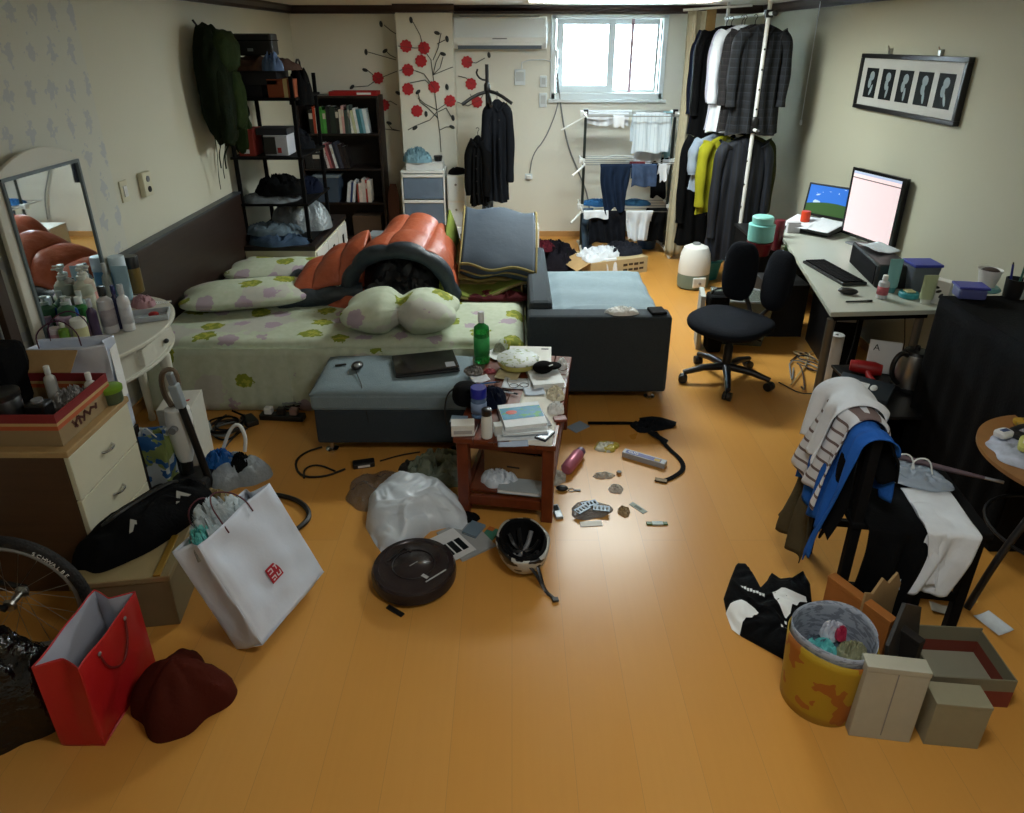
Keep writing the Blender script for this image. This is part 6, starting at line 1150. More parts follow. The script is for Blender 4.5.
# things near robot: leaflets
flatbook('grey printed magazine under the edge of the milky plastic bag', tuple(gp(466, 540, 0)), .17, .22, .008, '9a9ea0', rz=R(35), name='magazine', cat='magazine')
t = flatbook('white leaflet with black pictures beside the robot vacuum', tuple(gp(452, 545, .009)), .13, .18, .003, 'd3d6d8', rz=R(38), name='leaflet', cat='leaflet')
for i in range(3): MB().box(-.05 + i * .035, -.022 + i * .035, -.06, .02, .0031, .0038).build('printed_picture', M_ink, t)
flatbook('blue grey booklet right of the white leaflet', tuple(gp(474, 530, 0.009)), .07, .09, .010, '6f8494', rz=R(-28), name='booklet', cat='booklet')
t = T('card', 'green card lying between leaflet and bicycle helmet', 'card', tuple(gp(489, 536, 0)), rz=R(-30)); MB().box(-.03, .03, -.055, .055, 0, .004).build('card_body', mat('sea_green_card', '3f7a66', .4), t, bev=.001); MB().box(-.03, .0, .03, .055, .004, .0045).build('orange_corner', mat('orange_card', 'b0612a', .5), t)
crumple('black_pouch', 'small black pouch behind the leaflets near the table leg', 'pouch', tuple(gp(462, 520, 0)), .08, .04, .04, M_blackfab, 86, .4)
# helmet lying upside down
he = T('bicycle_helmet', 'upturned white and black bicycle helmet with straps in front of the table', 'helmet', (.045, 2.27, .0), rz=R(10))
def hf(u, v):
    a = 2 * PI * u; r = math.sin(v * PI / 2) ** .8; z = .11 * (1 - math.cos(v * PI / 2)); rr_ = 1 + .03 * math.cos(a * 6) * v
    return (.092 * r * math.cos(a) * rr_, .125 * r * math.sin(a) * rr_, z + .004)
MB().sheet(hf, 60, 20).build('outer_shell', custom('helmet_white_black', lambda k, b: k.mix(k.math('GREATER_THAN', k('TexNoise', ins={'Vector': k('Mapping', ins={'Vector': k.coord(), 'Scale': (14., 5., 26.)}).outputs[0], 'Scale': 1.2}).outputs[0], .56), lin('b4b4ae'), lin('101012')), .35), he, smooth=True, thick=.018, off=1)
MB().sheet(lambda u, v: tuple(Vector(hf(u, v)) * .93 + Vector((0, 0, .016))), 48, 14).build('padding', M_blackm, he, smooth=True, thick=.008, off=1)
for i in range(4): a = PI / 4 * i; MB().tube([(.07 * math.cos(a), .095 * math.sin(a), .095), (.04 * math.cos(a), .055 * math.sin(a), .045), (-.04 * math.cos(a), -.055 * math.sin(a), .045), (-.07 * math.cos(a), -.095 * math.sin(a), .095)], .010, 6, smooth=2).build('padding_strip', M_grey if i == 1 else M_black, he, smooth=True)
MB().torus((0, 0, .113), .092, .007, 48, 8, sy=1.36).build('rim', M_blackm, he, smooth=True)
MB().tube([(.03, -.10, .10), (.04, -.15, .06), (.05, -.19, .008), (.08, -.24, .006)], .008, 6, smooth=2, sx=.35).build('strap', M_black, he); MB().tube([(-.02, -.10, .10), (.02, -.15, .07), (.05, -.18, .012)], .008, 6, smooth=2, sx=.35).build('strap', M_black, he); MB().box(.07, .095, -.255, -.235, .003, .012).build('buckle', M_black, he, bev=.002)
# ------------------------------------------------------------ table top clutter
Z = .4205
def tz(px, py, dz_=0.): v_ = gp(px, py, Z + dz_); return (v_.x, v_.y, v_.z)
TB = tp
sheetpaper('large white paper under everything at the right edge of the coffee table', tz(538, 410, .0), .19, .62, 'd9d6cc', rz=TR, curl=.002, seed=2)
sheetpaper('white sheet hanging slightly over the front edge of the coffee table', tz(522, 437, .002), .22, .07, 'dde4ea', rz=R(6), curl=.002, seed=3)
gb = bottle('soda_bottle', 'green plastic soda bottle with white cap standing at the back of the coffee table', 'bottle', tz(482, 362), .042, .29, '1f9a3e', 'e6e6e6', 'cap', mt=mat('green_clear_plastic', '2fb050', .12, trans=.55), lab='2c9a4c', neck=.32)
bk1 = flatbook('white book on the back right of the coffee table with a hat-shaped tin on it', tz(530, 358), .23, .2, .025, 'd8d8d2', rz=R(-3)); MB().box(.06, .10, .06, .075, .0251, .0256).build('title_print', M_black, bk1)
hat = T('sun_hat', 'round patterned cream tin lid with yellow base on the white book', 'tin', tz(518, 364, .026)); MB().lathe([(.10, 0), (.105, .01), (.105, .03)], n=40).build('tin_base', mat('yellow_tin', 'b9b060', .5), hat, smooth=True); MB().lathe([(.11, .03), (.112, .034), (.10, .044), (.0, .046)], n=40).build('patterned_lid', custom('floral_lid', lambda k, b: k.mix(k.math('GREATER_THAN', k('TexNoise', ins={'Vector': k.coord(), 'Scale': 38.}).outputs[0], .57), lin('cdd2cf'), lin('8f9a6a')), .5), hat, smooth=True); hat.name = 'round_tin'
cap = T('cap', 'black eye-mask shaped cap with small white logo on the coffee table', 'cap', tz(543, 372, .03), rz=R(20)); MB().ell((0, 0, .028), .055, .045, .03, 28, 14).build('crown', M_blackfab, cap, smooth=True); MB().ell((.055, .01, .022), .05, .04, .012, 24, 8).build('brim', M_blackfab, cap, smooth=True); MB().at((.03, -.028, .045), rx=R(40), rz=R(20)).box(-.014, .014, -.003, .003, 0, .002).build('white_mark', M_paper, cap)
flatbook('white magazine beneath the black cap on the coffee table', tz(545, 380), .16, .2, .028, 'd2d5d6', rz=R(10), name='magazine', cat='magazine')
t = T('glasses', 'pair of round wire glasses on papers in the middle of the coffee table', 'glasses', tz(519, 386, .006), rz=R(8))
for x in (-.026, .026): MB().torus((x, 0, .004), .022, .0018, 24, 6).build('lens_rim', M_black, t)
MB().rod((-.006, 0, .005), (.006, 0, .005), .0015).build('bridge', M_black, t)
for x in (-.048, .048): MB().tube([(x, 0, .004), (x * 1.1, .05, .004), (x * .9, .09, .003)], .0013, 5).build('temple', M_black, t)
sheetpaper('white note sheet under the glasses on the coffee table', tz(517, 384, .001), .14, .12, 'd5dbe2', rz=R(-8), seed=7)
MB().heap(.03, .02, .02, 3, .5, 5).build('red_wrapper', mat('red_white_wrapper', 'a84a52', .4, nz=(40, .6)), smooth=True, label='small red and white wrapper behind the blue-lidded bottle', cat='wrapper', loc=tz(490, 372))
crumple('foil_scraps', 'shiny scraps at the left back of the coffee table', 'scraps', tz(474, 372), .05, .05, .03, mat('shiny_scraps', '7d7a78', .3, .4, nz=(40, .6)), 91, .8, 7)
t = T('flower_trinket', 'small wire and paper trinket at the back of the coffee table beside the green bottle', 'trinket', tz(499, 352)); MB().heap(.035, .03, .05, 5, .9, 7).build('trinket_body', mat('pale_trinket', '9aa08c', .5, nz=(40, .5)), t, smooth=True); MB().torus((.02, 0, .06), .02, .002, 16, 5, 'y').build('ring', M_white, t)
bn = T('black_pouch', 'black soft pouch on the left of the coffee table next to the blue bottle', 'pouch', tz(460, 402, 0)); bn.location = (tz(462, 404)[0] + .02, tz(462, 404)[1], Z); MB().ell((0, 0, .055), .065, .07, .055, 24, 14, .8).build('pouch_body', M_blackfab, bn, smooth=True); MB().tube([(-.05, 0, .09), (-.09, -.02, .06), (-.10, -.05, -.02), (-.09, -.06, -.08)], .004, 6, smooth=2).build('strap', M_black, bn)
crumple('dark_cloth', 'dark navy cloth heap behind the picture book', 'cloth', tz(492, 402, 0), .06, .07, .08, M_navy, 93, .4)
bottle('water_bottle', 'clear water bottle with deep blue lid on the left of the coffee table', 'bottle', tz(479, 416), .036, .15, '5f7fae', '141c8c', 'wide', mt=mat('clear_blue_plastic', '7f9fcc', .12, trans=.6), lab='7f93b4')
bottle('bottle', 'white bottle with tall black cap at the front left of the coffee table', 'bottle', tz(487, 437), .024, .14, 'd2d5d2', '101112', 'cap', neck=.75)
t = carton('small_box', 'small white printed box at the front left corner of the coffee table', tz(463, 433), .10, .06, .055, 'cfcfca', rz=R(4)); 
MB().box(-.04, .04, -.0312, -.0302, .012, .03).build('printed_text', mat('grey_print', '9a9a9a', .7), t)
carton('small_box', 'tiny pale box between the black-capped bottle and the picture book', tz(498, 434), .035, .04, .05, 'b9b9b4', rz=R(10))
t = T('card', 'pale blue card sticking out at the left end of the coffee table', 'card', (-.235, 2.72, Z), rz=R(-6)); MB().box(-.045, .03, -.03, .03, 0, .003).build('card_body', mat('pale_blue_card', '7f97ac', .5), t)
# picture book
pbk = flatbook('book with a blue, green and red painted cover on top of the coffee table clutter', tz(522, 418, .028), .19, .185, .022, 'd9dde0', rz=R(12)); pbk.rotation_euler = (R(3), 0, R(12))
art = MB().box(-.093, .093, -.035, .06, .0222, .0228).build('cover_art', custom('blue_green_art', lambda k, b: k.mix(k.math('GREATER_THAN', k('TexNoise', ins={'Vector': k('Mapping', ins={'Vector': k.coord(), 'Scale': (14., 26., 1.)}).outputs[0], 'Scale': 1.5, 'Detail': 4.}).outputs[0], .56), lin('1f84a8'), lin('2f9a5a')), .5), pbk)
MB().ell((-.045, .02, .0228), .026, .017, .0012, 20, 6).build('red_spot', mat('vermilion_ink', 'c2402a', .5), art)
flatbook('thin white magazine lying under the picture book', tz(523, 424, .015), .2, .19, .012, 'c6ccd0', rz=R(7), name='magazine', cat='magazine')
flatbook('dark covered notebook at the bottom of the pile under the picture book', tz(524, 420), .2, .2, .014, '34343a', rz=R(16), name='notebook', cat='notebook')
t = T('phone', 'grey and dark handheld phone lying at the front right of the coffee table', 'phone', tz(545, 436, .004), rz=R(-32)); MB().box(-.028, .028, -.045, .045, 0, .012).build('casing', mat('navy_casing', '1d2636', .3), t, bev=.003); MB().box(-.023, .023, -.035, .035, .0121, .0125).build('screen', mat('pale_screen', '8f9fb4', .2), t)
sheetpaper('blue grey printed leaflet at the front edge of the coffee table', tz(513, 444, .004), .13, .05, '8f9cb0', rz=R(3), curl=.001)
t = T('pen', 'brown pencil at the front edge of the coffee table', 'pencil', tz(500, 442, .006), rz=R(8)); MB().rod((-.05, 0, 0), (.04, 0, 0), .0035, 6).build('barrel', mat('brown_pencil', '4c2c24', .5), t); MB().tube([(.04, 0, 0), (.052, 0, 0)], lambda q: .0035 * (1 - q) + .0004, 6).build('tip', mat('pencil_tip', 'c8a878', .6), t)
crumple('receipt', 'crumpled cream receipts on the right side of the coffee table', 'paper', tz(555, 395, .003), .045, .07, .03, mat('cream_receipt', 'cfc6ae', .8), 95, .9, 6)
crumple('tissue', 'crumpled white tissue at the right edge of the coffee table below the receipts', 'tissue', tz(556, 410, .003), .04, .05, .035, M_paper, 96, .9, 6)
crumple('tissue', 'white tissue twist behind the black cap at the table corner', 'tissue', tz(562, 366, .003), .03, .05, .04, M_paper, 97, .9, 6)
t = T('cable_loop', 'small coil of white earphone cable on the coffee table beside the cap', 'earphones', tz(563, 376, .003))
for i in range(3): MB().torus((0, .005 * i, .004 + i * .004), .022 + .003 * i, .0015, 24, 5, sy=1.3).build('wire_loop', M_white, t)
t = T('sticky_note', 'small brown red packet at the right edge of the coffee table', 'packet', tz(560, 420, .003), rz=R(10)); MB().box(-.03, .03, -.02, .02, 0, .012).build('packet', mat('brown_red_packet', '7c4034', .5), t, bev=.003)
for i, (a, b_, ln, an, c, lb) in enumerate(((497, 388, .10, -30, '15151a', 'black pen among the papers left of the glasses'), (505, 392, .09, -18, 'c6c8cc', 'silver pen among the papers left of the glasses'), (488, 383, .08, 15, '3a6aa0', 'blue pen behind the blue-lidded bottle'))):
    t = T('pen', lb, 'pen', tz(a, b_, .01), rz=R(an)); MB().rod((-ln / 2, 0, 0), (ln / 2, 0, 0), .004, 8).build('barrel', mat('penb_' + c, c, .4), t); MB().rod((ln / 2, 0, 0), (ln / 2 + .02, 0, 0), .0048, 8).build('cap', M_black, t)
for i, (a, b_, w1, d1, c, rz_, lb) in enumerate(((480, 380, .09, .07, 'c3c6cc', 20, 'white slip behind the blue-lidded bottle on the coffee table'), (508, 376, .12, .1, 'd2c9a4', -14, 'cream slip beneath the round patterned tin'), (494, 356, .08, .12, 'dde0e0', 40, 'white folded paper left of the white book'), (534, 392, .1, .09, 'b9c6d6', 5, 'pale blue slip right of the glasses'))):
    sheetpaper(lb, tz(a, b_, .002), w1, d1, c, rz=R(rz_), seed=i + 20, curl=.006)
# under the table
t = carton('cardboard_box', 'small open cardboard box on the shelf under the coffee table', (.03, 2.78, .1125), .28, .2, .15, '8f6c40', rz=R(-14), open_=True); MB().box(-.03, .03, -.1015, -.1, .07, .078).build('printed_mark', M_darkwood, t)
crumple('box_contents', 'dark odds and ends filling the open cardboard box under the table', 'odds and ends', (.03, 2.78, .119), .125, .085, .15, mat('dark_odds', '2a2c34', .6, nz=(50, .9)), 98, .7, 7)
flatbook('stack of pale magazines on the shelf under the coffee table', (.04, 2.62, .1125), .20, .10, .02, 'a3adb2', rz=R(-10), name='magazine', cat='magazine')
crumple('plastic_bag', 'clear plastic bag hanging low under the front of the coffee table', 'bag', (-.06, 2.68, .1125), .09, .06, .06, M_bag, 99, .7, 6)
# ------------------------------------------------------------ floor clutter right of the table
t = T('card', 'pale blue diamond-turned sheet on the floor between table and sofa', 'card', tuple(gp(578, 427, 0)), rz=R(40)); MB().box(-.055, .055, -.04, .04, 0, .003).build('card_body', mat('pale_blue_sheet', '93a5ba', .5), t)
t = T('shoulder_strap', 'black webbing straps with padded bundle lying in front of the sofa', 'straps', tuple(gp(650, 427, 0)))
c0 = gp(650, 427, 0); L_ = lambda px, py, z=.006: tuple(gp(px, py, z) - c0)
MB().tube([L_(588, 423), (L_(610, 423)), L_(635, 423), L_(648, 427, .02)], .017, 6, smooth=2, sx=.18).build('strap', M_blackfab, t, smooth=True); MB().tube([L_(655, 432, .02), L_(668, 448), L_(682, 460), L_(684, 470), L_(672, 478), L_(662, 481)], .014, 6, smooth=2, sx=.2).build('strap', M_blackfab, t, smooth=True)
MB().heap(.13, .07, .04, 101, .7, 6, poly=[1, .7, .9, .8, 1, .7]).build('padding', M_darkgrey, t, smooth=True); MB().tube([L_(640, 420, .02), L_(656, 418, .03), L_(676, 424, .015)], .02, 8, smooth=1, sx=.5).build('strap_pad', M_darkgrey, t, smooth=True); MB().tube([L_(650, 432, .02), L_(660, 438, .02), L_(667, 442, .01)], .018, 8, smooth=1, sx=.5).build('strap_pad', M_darkgrey, t, smooth=True)
MB().box(-.03, .03, -.015, .015, 0, .008).at().build('buckle', mat('bronze_buckle', '4a3c28', .35, .7), t, loc=L_(661, 481, .002), rz=R(-20), bev=.002)
t = T('thermos', 'pink metal thermos bottle lying on the floor right of the coffee table', 'thermos', tuple(gp(574, 460, .033)), rz=R(-28), rx=R(0)); MB().at(rx=-PI / 2).lathe([(.025, -.10), (.032, -.09), (.033, .05), (.028, .065)], n=28).build('thermos_body', mat('metallic_pink', 'b5697e', .35, .3), t, smooth=True); MB().at(rx=-PI / 2).lathe([(.022, .065), (.024, .07), (.024, .098), (.02, .10)], n=22).build('lid', mat('dull_violet', '6b5470', .4), t, smooth=True)
t = crumple('candy_wrapper', 'yellow and white snack packet on the floor right of the pink thermos', 'packet', tuple(gp(606, 447, 0)), .075, .06, .02, custom('yellow_white_packet', lambda k, b: k.mix(k.math('GREATER_THAN', k('TexNoise', ins={'Vector': k.coord(), 'Scale': 16.}).outputs[0], .5), lin('c7c6b4'), lin('b9a53c')), .4), 103, .5, 5, poly=[1, .8, 1, .8, 1, .8, 1, .8], rz=.4)
t = T('toothpaste_box', 'long blue and white carton lying on the floor right of the snack packet', 'box', tuple(gp(644, 461, 0)), rz=R(-30)); MB().box(-.115, .115, -.022, .022, 0, .03).build('box_body', mat('silver_white_card', 'a4a8b0', .35), t, bev=.002); MB().box(-.10, .09, -.017, .013, .0302, .0308).build('blue_panel', mat('deep_blue_print', '2a2f7c', .4), t); MB().box(.055, .085, -.015, .008, .031, .0314).build('yellow_panel', mat('yellow_print', 'a39848', .5), t); text('CLIO', .024, M_paper, t, (-.06, -.002, .0312), (0, 0, 0), 'printed_letters')
crumple('tissue', 'pale crumpled tissue on the floor below the yellow snack packet', 'tissue', tuple(gp(603, 476, 0)), .055, .025, .018, mat('grey_white_tissue', 'bdb5aa', .8), 104, .8, 6); crumple('tissue', 'second crumpled tissue just below the first tissue on the floor', 'tissue', tuple(gp(616, 489, 0)), .035, .04, .016, mat('grey_white_tissue', 'bdb5aa', .8), 105, .8, 6)
t = T('cork', 'small tan bottle cap on the floor beside the upper tissue', 'cap', tuple(gp(619, 474, 0))); MB().lathe([(.013, 0), (.014, .01), (.012, .014)], n=16).build('cap_body', mat('tan_cap', 'a8865a', .5), t); MB().lathe([(.011, .014), (.011, .0155)], n=12).build('cap_centre', M_darkwood, t)
t = T('blister_packs', 'clear bag with silver blister packs on the floor right of the table leg', 'packet', tuple(gp(590, 510, 0))); MB().heap(.11, .08, .02, 106, .6, 6, poly=[1, .8, .9, .7, 1, .8]).build('bag_film', mat('clear_film2', 'cfd2d4', .2, trans=.6, alpha=.7, bump=(40, .8)), t, smooth=True)
for i, (x, y, a) in enumerate(((.0, .02, 20), (.05, -.02, -10), (-.04, -.03, 40))):
    s_ = MB().at((x, y, .02 + .004 * i), rz=R(a)).box(-.038, .038, -.02, .02, 0, .003).build('blister_sheet', mat('silver_blister', '76838f', .45, .3), t)
    for j in range(4): MB().at((x, y, .02 + .004 * i), rz=R(a)).ell((-.028 + j * .018, 0, .004), .005, .012, .004, 10, 6).build('blister', M_black if i == 0 else M_grey, s_)
flatbook('small white card with a printed picture below the blister packs', tuple(gp(591, 524, 0)), .10, .035, .003, 'd8d4cc', rz=R(5), name='card', cat='card')
t = T('mobile_phone', 'slim silver mobile phone beside the foot of the table leg', 'phone', tuple(gp(557, 513, 0)), rz=R(12)); MB().box(-.018, .018, -.05, .05, 0, .014).build('casing', M_silver, t, bev=.005); MB().box(-.012, .012, -.0, .04, .0141, .0146).build('screen', M_ink, t)
t = T('keys', 'bunch of black keys by the table leg', 'keys', tuple(gp(562, 490, 0)), rz=R(-5)); MB().ell((0, 0, .012), .03, .02, .012, 16, 8).build('key_fob', M_black, t, smooth=True); MB().torus((.045, 0, .004), .014, .002, 16, 5).build('ring', M_steel, t); MB().box(.055, .09, -.006, .006, .001, .005).build('key_blade', M_black, t, bev=.001)
t = T('ticket', 'greenish banknote-like slip on the floor right of the silver phone clutter', 'slip', tuple(gp(638, 508, 0)), rz=R(-52)); MB().box(-.045, .045, -.014, .014, 0, .002).build('slip_body', mat('grey_green_slip', '8a978c', .5, nz=(50, .3)), t); MB().box(-.02, .02, -.008, .008, .002, .0023).build('printed_panel', mat('dark_slip_print', '5c6a66', .6), t)
t = T('lighter', 'green and white lighter-sized stick on the floor at the far right of the clutter', 'stick', tuple(gp(657, 524, 0)), rz=R(0)); MB().box(-.048, .048, -.011, .011, 0, .007).build('stick_body', mat('green_stick', '4a6a3c', .4), t, bev=.003); MB().box(-.022, .026, -.0112, .0112, .001, .0074).build('white_label', mat('pale_aqua_label', 'b9cccc', .5), t)
crumple('bread_scrap', 'tan crumpled wrapper right of the blister packs', 'wrapper', tuple(gp(624, 512, 0)), .03, .04, .02, mat('tan_wrapper', 'a18a66', .6), 108, .8, 6)
crumple('newspaper', 'crumpled grey newspaper between table leg and thermos', 'newspaper', tuple(gp(556, 478, 0)), .05, .06, .03, mat('grey_newsprint', 'b5b0a6', .8, nz=(60, .2)), 109, .8, 6)
# ------------------------------------------------------------ wooden chair with clothes (right foreground)
wc = T('dining_chair', 'dark wooden chair covered with shirts and trousers in the right foreground', 'chair', (1.44, 2.11, 0), rz=R(-8))
# chair faces +x
for y in (-.19, .19): MB().box(-.225, -.19, y - .017, y + .017, 0, .80).build('back_leg', M_blackm, wc, bev=.004); MB().box(.18, .215, y - .017, y + .017, 0, .44).build('front_leg', M_blackm, wc, bev=.004)
MB().box(-.23, .23, -.215, .215, .44, .465).build('seat', M_blackm, wc, bev=.006); MB().box(-.22, -.195, -.172, .172, .73, .79).build('top_rail', M_blackm, wc, bev=.004)
for i in range(4): MB().box(-.215, -.2, -.13 + i * .08, -.11 + i * .08, .465, .73).build('back_slat', M_blackm, wc)
for y in (-.19, .19): MB().box(-.19, .18, y - .01, y + .01, .15, .18).build('stretcher', M_blackm, wc)
def W(x, y, z): a = R(-8); return (1.44 + x * math.cos(a) - y * math.sin(a), 2.11 + x * math.sin(a) + y * math.cos(a), z)
PX = (-1, .14, 0)
M_bl = fabric('royal_blue_cotton', '2358a8'); M_strp = custom('striped_shirt', lambda k, b: (lambda s: k.mix(k.math('LESS_THAN', k.math('FRACT', k.math('MULTIPLY', s[2], 22.)), .25), lin('cfd2d8'), lin('6a5a58')))(k.sep(k.coord())), .9)
drape('trousers', 'olive brown trousers hanging lowest on the chair back', 'trousers', W(-.21, -.06, .80), W(-.21, .20, .80), .66, .25, fabric('olive_brown', '4d4532'), PX, splay=.16, seed=3, amp=.02, slip=.022, taper=-.1)
drape('shirt', 'royal blue shirt hanging over the chair back under the striped shirt', 'shirt', W(-.21, -.21, .812), W(-.21, .21, .812), .44, .30, M_bl, PX, splay=.16, seed=5, amp=.016, slip=.04, taper=.1)
drape('shirt', 'white and brown striped shirt on top of the blue shirt over the chair back', 'shirt', W(-.21, -.12, .826), W(-.21, .15, .826), .40, .25, M_strp, PX, splay=.16, seed=8, amp=.014, slip=.058, taper=-.15)
drape('shirt', 'plain white undershirt draped over the striped shirt on the chair back', 'shirt', W(-.21, -.05, .84), W(-.21, .17, .84), .30, .10, M_whitefab, PX, splay=.16, seed=9, amp=.012, slip=.072, taper=.1)
drape('jacket', 'black jacket hanging on the near corner of the chair back', 'jacket', W(-.21, -.22, .806), W(-.21, -.10, .806), .45, .2, M_blackfab, PX, splay=.16, seed=11, amp=.02, slip=.03)
drape('sleeve', 'blue sleeve end trailing from the near end of the chair back', 'sleeve', W(-.21, -.235, .815), W(-.21, -.16, .815), .55, .1, M_bl, PX, splay=.16, seed=12, amp=.01, slip=.05, taper=.2)
def over_seat(name, label, cat, x0, x1, yb_, drop, mt, seed, lift=0., amp=.012, slant=0.):
    # cloth lying on the seat and hanging over its near edge
    yf = -.232 - lift; flat = yb_ - yf; tot = flat + drop
    def f(u, v):
        s_ = v * tot; x = x0 + (x1 - x0) * u + .02 * noise.noise(Vector((seed, s_ * 4, 1)))
        if s_ < flat - .02: y = yb_ - s_; z = .472 + lift + .012 * abs(noise.noise(Vector((x * 12, s_ * 12, seed))))
        else:
            q = min(1, (s_ - flat + .02) / .04); y = yf - .012 * math.sin(q * PI / 2); z = .472 + lift - .012 * (1 - math.cos(q * PI / 2)) - max(0, s_ - flat - .02)
            h_ = min(1, max(0, s_ - flat) / .1); y -= h_ * (amp * (1 + math.sin(u * (x1 - x0) * 60 + seed)) + .01 * noise.noise(Vector((u * 4, s_ * 5, seed)))) + .03 * h_ * (s_ - flat); x += slant * max(0, s_ - flat) + .015 * h_ * math.sin(u * 6)
            z += .02 * h_ * noise.noise(Vector((u * 4, seed, 2)))
        return W(x, y, z)
    return MB().sheet(f, 40, 50).build(name, mt, smooth=True, thick=.004, off=1, label=label, cat=cat, ang=80)
over_seat('trousers', 'black trousers lying on the chair seat and hanging down its near side', 'trousers', -.19, .05, .10, .38, M_blackfab, 3, .002, .016)
over_seat('shirt', 'white long-sleeved shirt lying on the chair seat and hanging down at the right', 'shirt', .0, .17, .0, .25, M_whitefab, 5, .012, .012, -.25)
over_seat('sleeve', 'white shirt sleeve hanging beside the black trousers', 'sleeve', .0, .06, -.10, .22, M_whitefab, 7, .02, .006, .1)
pl = T('plastic_bag', 'clear handled plastic packet on the seat of the clothes chair', 'packet', W(.06, .08, .49), rz=R(-30)); MB().heap(.13, .09, .03, 111, .5, 5).build('packet_body', mat('blueish_clear', 'a9b8c9', .25, trans=.3, bump=(30, .6)), pl, smooth=True)
for x in (-.03, .03): MB().tube([(x - .03, 0, .02), (x - .03, .01, .07), (x + .02, .01, .085), (x + .04, 0, .02)], .003, 6, smooth=2).build('handle', M_white, pl)
t = T('umbrella', 'folded grey and mauve umbrella lying at the back of the chair seat', 'umbrella', W(.12, .13, .515), rz=R(-28)); MB().tube([(-.22, 0, 0), (-.1, 0, .004), (.12, 0, 0), (.2, 0, 0)], lambda q: .016 - .010 * q, 10).build('canopy', mat('mauve_grey', '5c4c54', .6), t, smooth=True); MB().rod((.2, 0, 0), (.26, 0, 0), .006).build('handle', M_silver, t)
# ------------------------------------------------------------ round table at right edge
rt = T('round_table', 'round wooden side table cut off by the right edge of the photo', 'table', (2.06, 2.08, 0))
MB().lathe([(.0, .60), (.32, .60), (.335, .605), (.335, .62), (.0, .622)], n=64, cap=False).build('table_top', mat('oak_top', '8d6236', .45, nz=(9, .3)), rt, smooth=True)
for a in (195, 315, 75):
    a = R(a); MB().tube([(.1 * math.cos(a), .1 * math.sin(a), .6), (.16 * math.cos(a), .16 * math.sin(a), .45), (.26 * math.cos(a), .26 * math.sin(a), .25), (.33 * math.cos(a), .33 * math.sin(a), .012)], .013, 10, smooth=2).build('leg', M_black, rt, smooth=True)
MB().torus((0, 0, .30), .235, .007).build('brace_ring', M_black, rt)
crumple('clutter_papers', 'bright patterned scraps of fabric heaped on the round table', 'cloth', (1.93, 2.12, .6225), .19, .15, .035, custom('bright_scraps', lambda k, b: (lambda v_: v_.outputs['Color'])(k('TexVoronoi', ins={'Vector': k.coord(), 'Scale': 30.})), .7) if False else fabric('white_blue_scrap', 'a9b0c0', amt=.9), 121, .6, 6)
for i, (x, y, rz_, w1, d1, c, lb) in enumerate(((1.92, 2.2, 25, .14, .10, '141416', 'black wallet on the fabric scraps of the round table'), (1.98, 2.27, -20, .12, .05, 'b08a24', 'yellow packet at the back of the round table'), (1.86, 2.13, 50, .12, .04, 'b8b868', 'pale yellow strip at the left of the round table'), (1.88, 2.06, 10, .08, .05, '2f7aa8', 'blue packet on the round table'), (1.98, 2.02, -30, .13, .06, 'c2c6d6', 'white folded cloth on the near side of the round table'), (1.94, 1.95, 15, .09, .05, '4c3468', 'purple packet at the near edge of the round table'), (1.83, 2.2, 20, .07, .05, 'd2d4d6', 'small white packet at the far left rim of the round table'))):
    t = T('packet', lb, 'packet', (x, y, .655), rz=R(rz_)); MB().ell((0, 0, .008), w1 / 2, d1 / 2, .014, 20, 8, .6).build('packet_body', mat('pk_' + c, c, .45, nz=(30, .3)), t, smooth=True); MB().box(-w1 / 4, w1 / 4, -d1 / 6, d1 / 6, .018, .0225).build('printed_panel', mat('pkp_' + str(i), ('8a8a90', '6a5210', 'd8d8d2', 'd8e0e6', '7c86a8', 'b9a9c9', '3a4a70')[i], .5), t)
crumple('blue_slipper', 'dark blue slipper on the floor under the round table', 'slipper', (1.88, 2.46, 0), .05, .11, .05, fabric('dark_blue_slipper', '1f3a5c'), 123, .2)
sheetpaper('white square of paper on the floor near the round table leg', tuple(gp(993, 624, 0)), .08, .10, 'cfd6dc', rz=R(20), seed=4); sheetpaper('faint scrap of paper on the floor under the chair seat', tuple(gp(943, 610, 0)), .09, .05, 'a9a294', rz=R(-20), seed=5)
# ------------------------------------------------------------ floor: black shirt, yellow tub, boxes
bsx = gp(768, 608, .02); bsx.z = 0
def outl(pix, z, c): return [((gp(x, y, z) - c).x, (gp(x, y, z) - c).y) for x, y in pix]
t = T('black_shirt', 'black T-shirt with white prints crumpled on the floor at the lower right', 'shirt', tuple(bsx))
hb = MB().heap(1, 1, .045, 131, .45, 5., k=34, n=140, e=3., pts=outl([(737, 560), (746, 561), (758, 588), (768, 578), (771, 569), (781, 576), (795, 575), (803, 566), (811, 580), (813, 600), (806, 628), (797, 659), (785, 656), (765, 645), (741, 632), (727, 610), (724, 595), (731, 575)], .02, bsx)); hb.build('shirt_cloth', M_blackfab, t, smooth=True, ang=80)
def onheap(pix, name, mt, nu=36, nv=8, lift=.0035):
    P = outl(pix, .04, bsx); n_ = len(P); cx = sum(a for a, b in P) / n_; cy = sum(b for a, b in P) / n_
    def f(u, v):
        k_ = u * n_; i = int(k_) % n_; q = k_ - int(k_); x = P[i][0] * (1 - q) + P[(i + 1) % n_][0] * q; y = P[i][1] * (1 - q) + P[(i + 1) % n_][1] * q
        x, y = cx + v * (x - cx), cy + v * (y - cy); return (x, y, hb.zf(x, y) + lift)
    MB().sheet(f, nu, nv).build(name, mt, t, smooth=True, ang=80)
onheap([(727, 606), (731, 601), (742, 598), (759, 611), (752, 618), (746, 617), (743, 620), (741, 628), (733, 622)], 'white_print', M_paper)
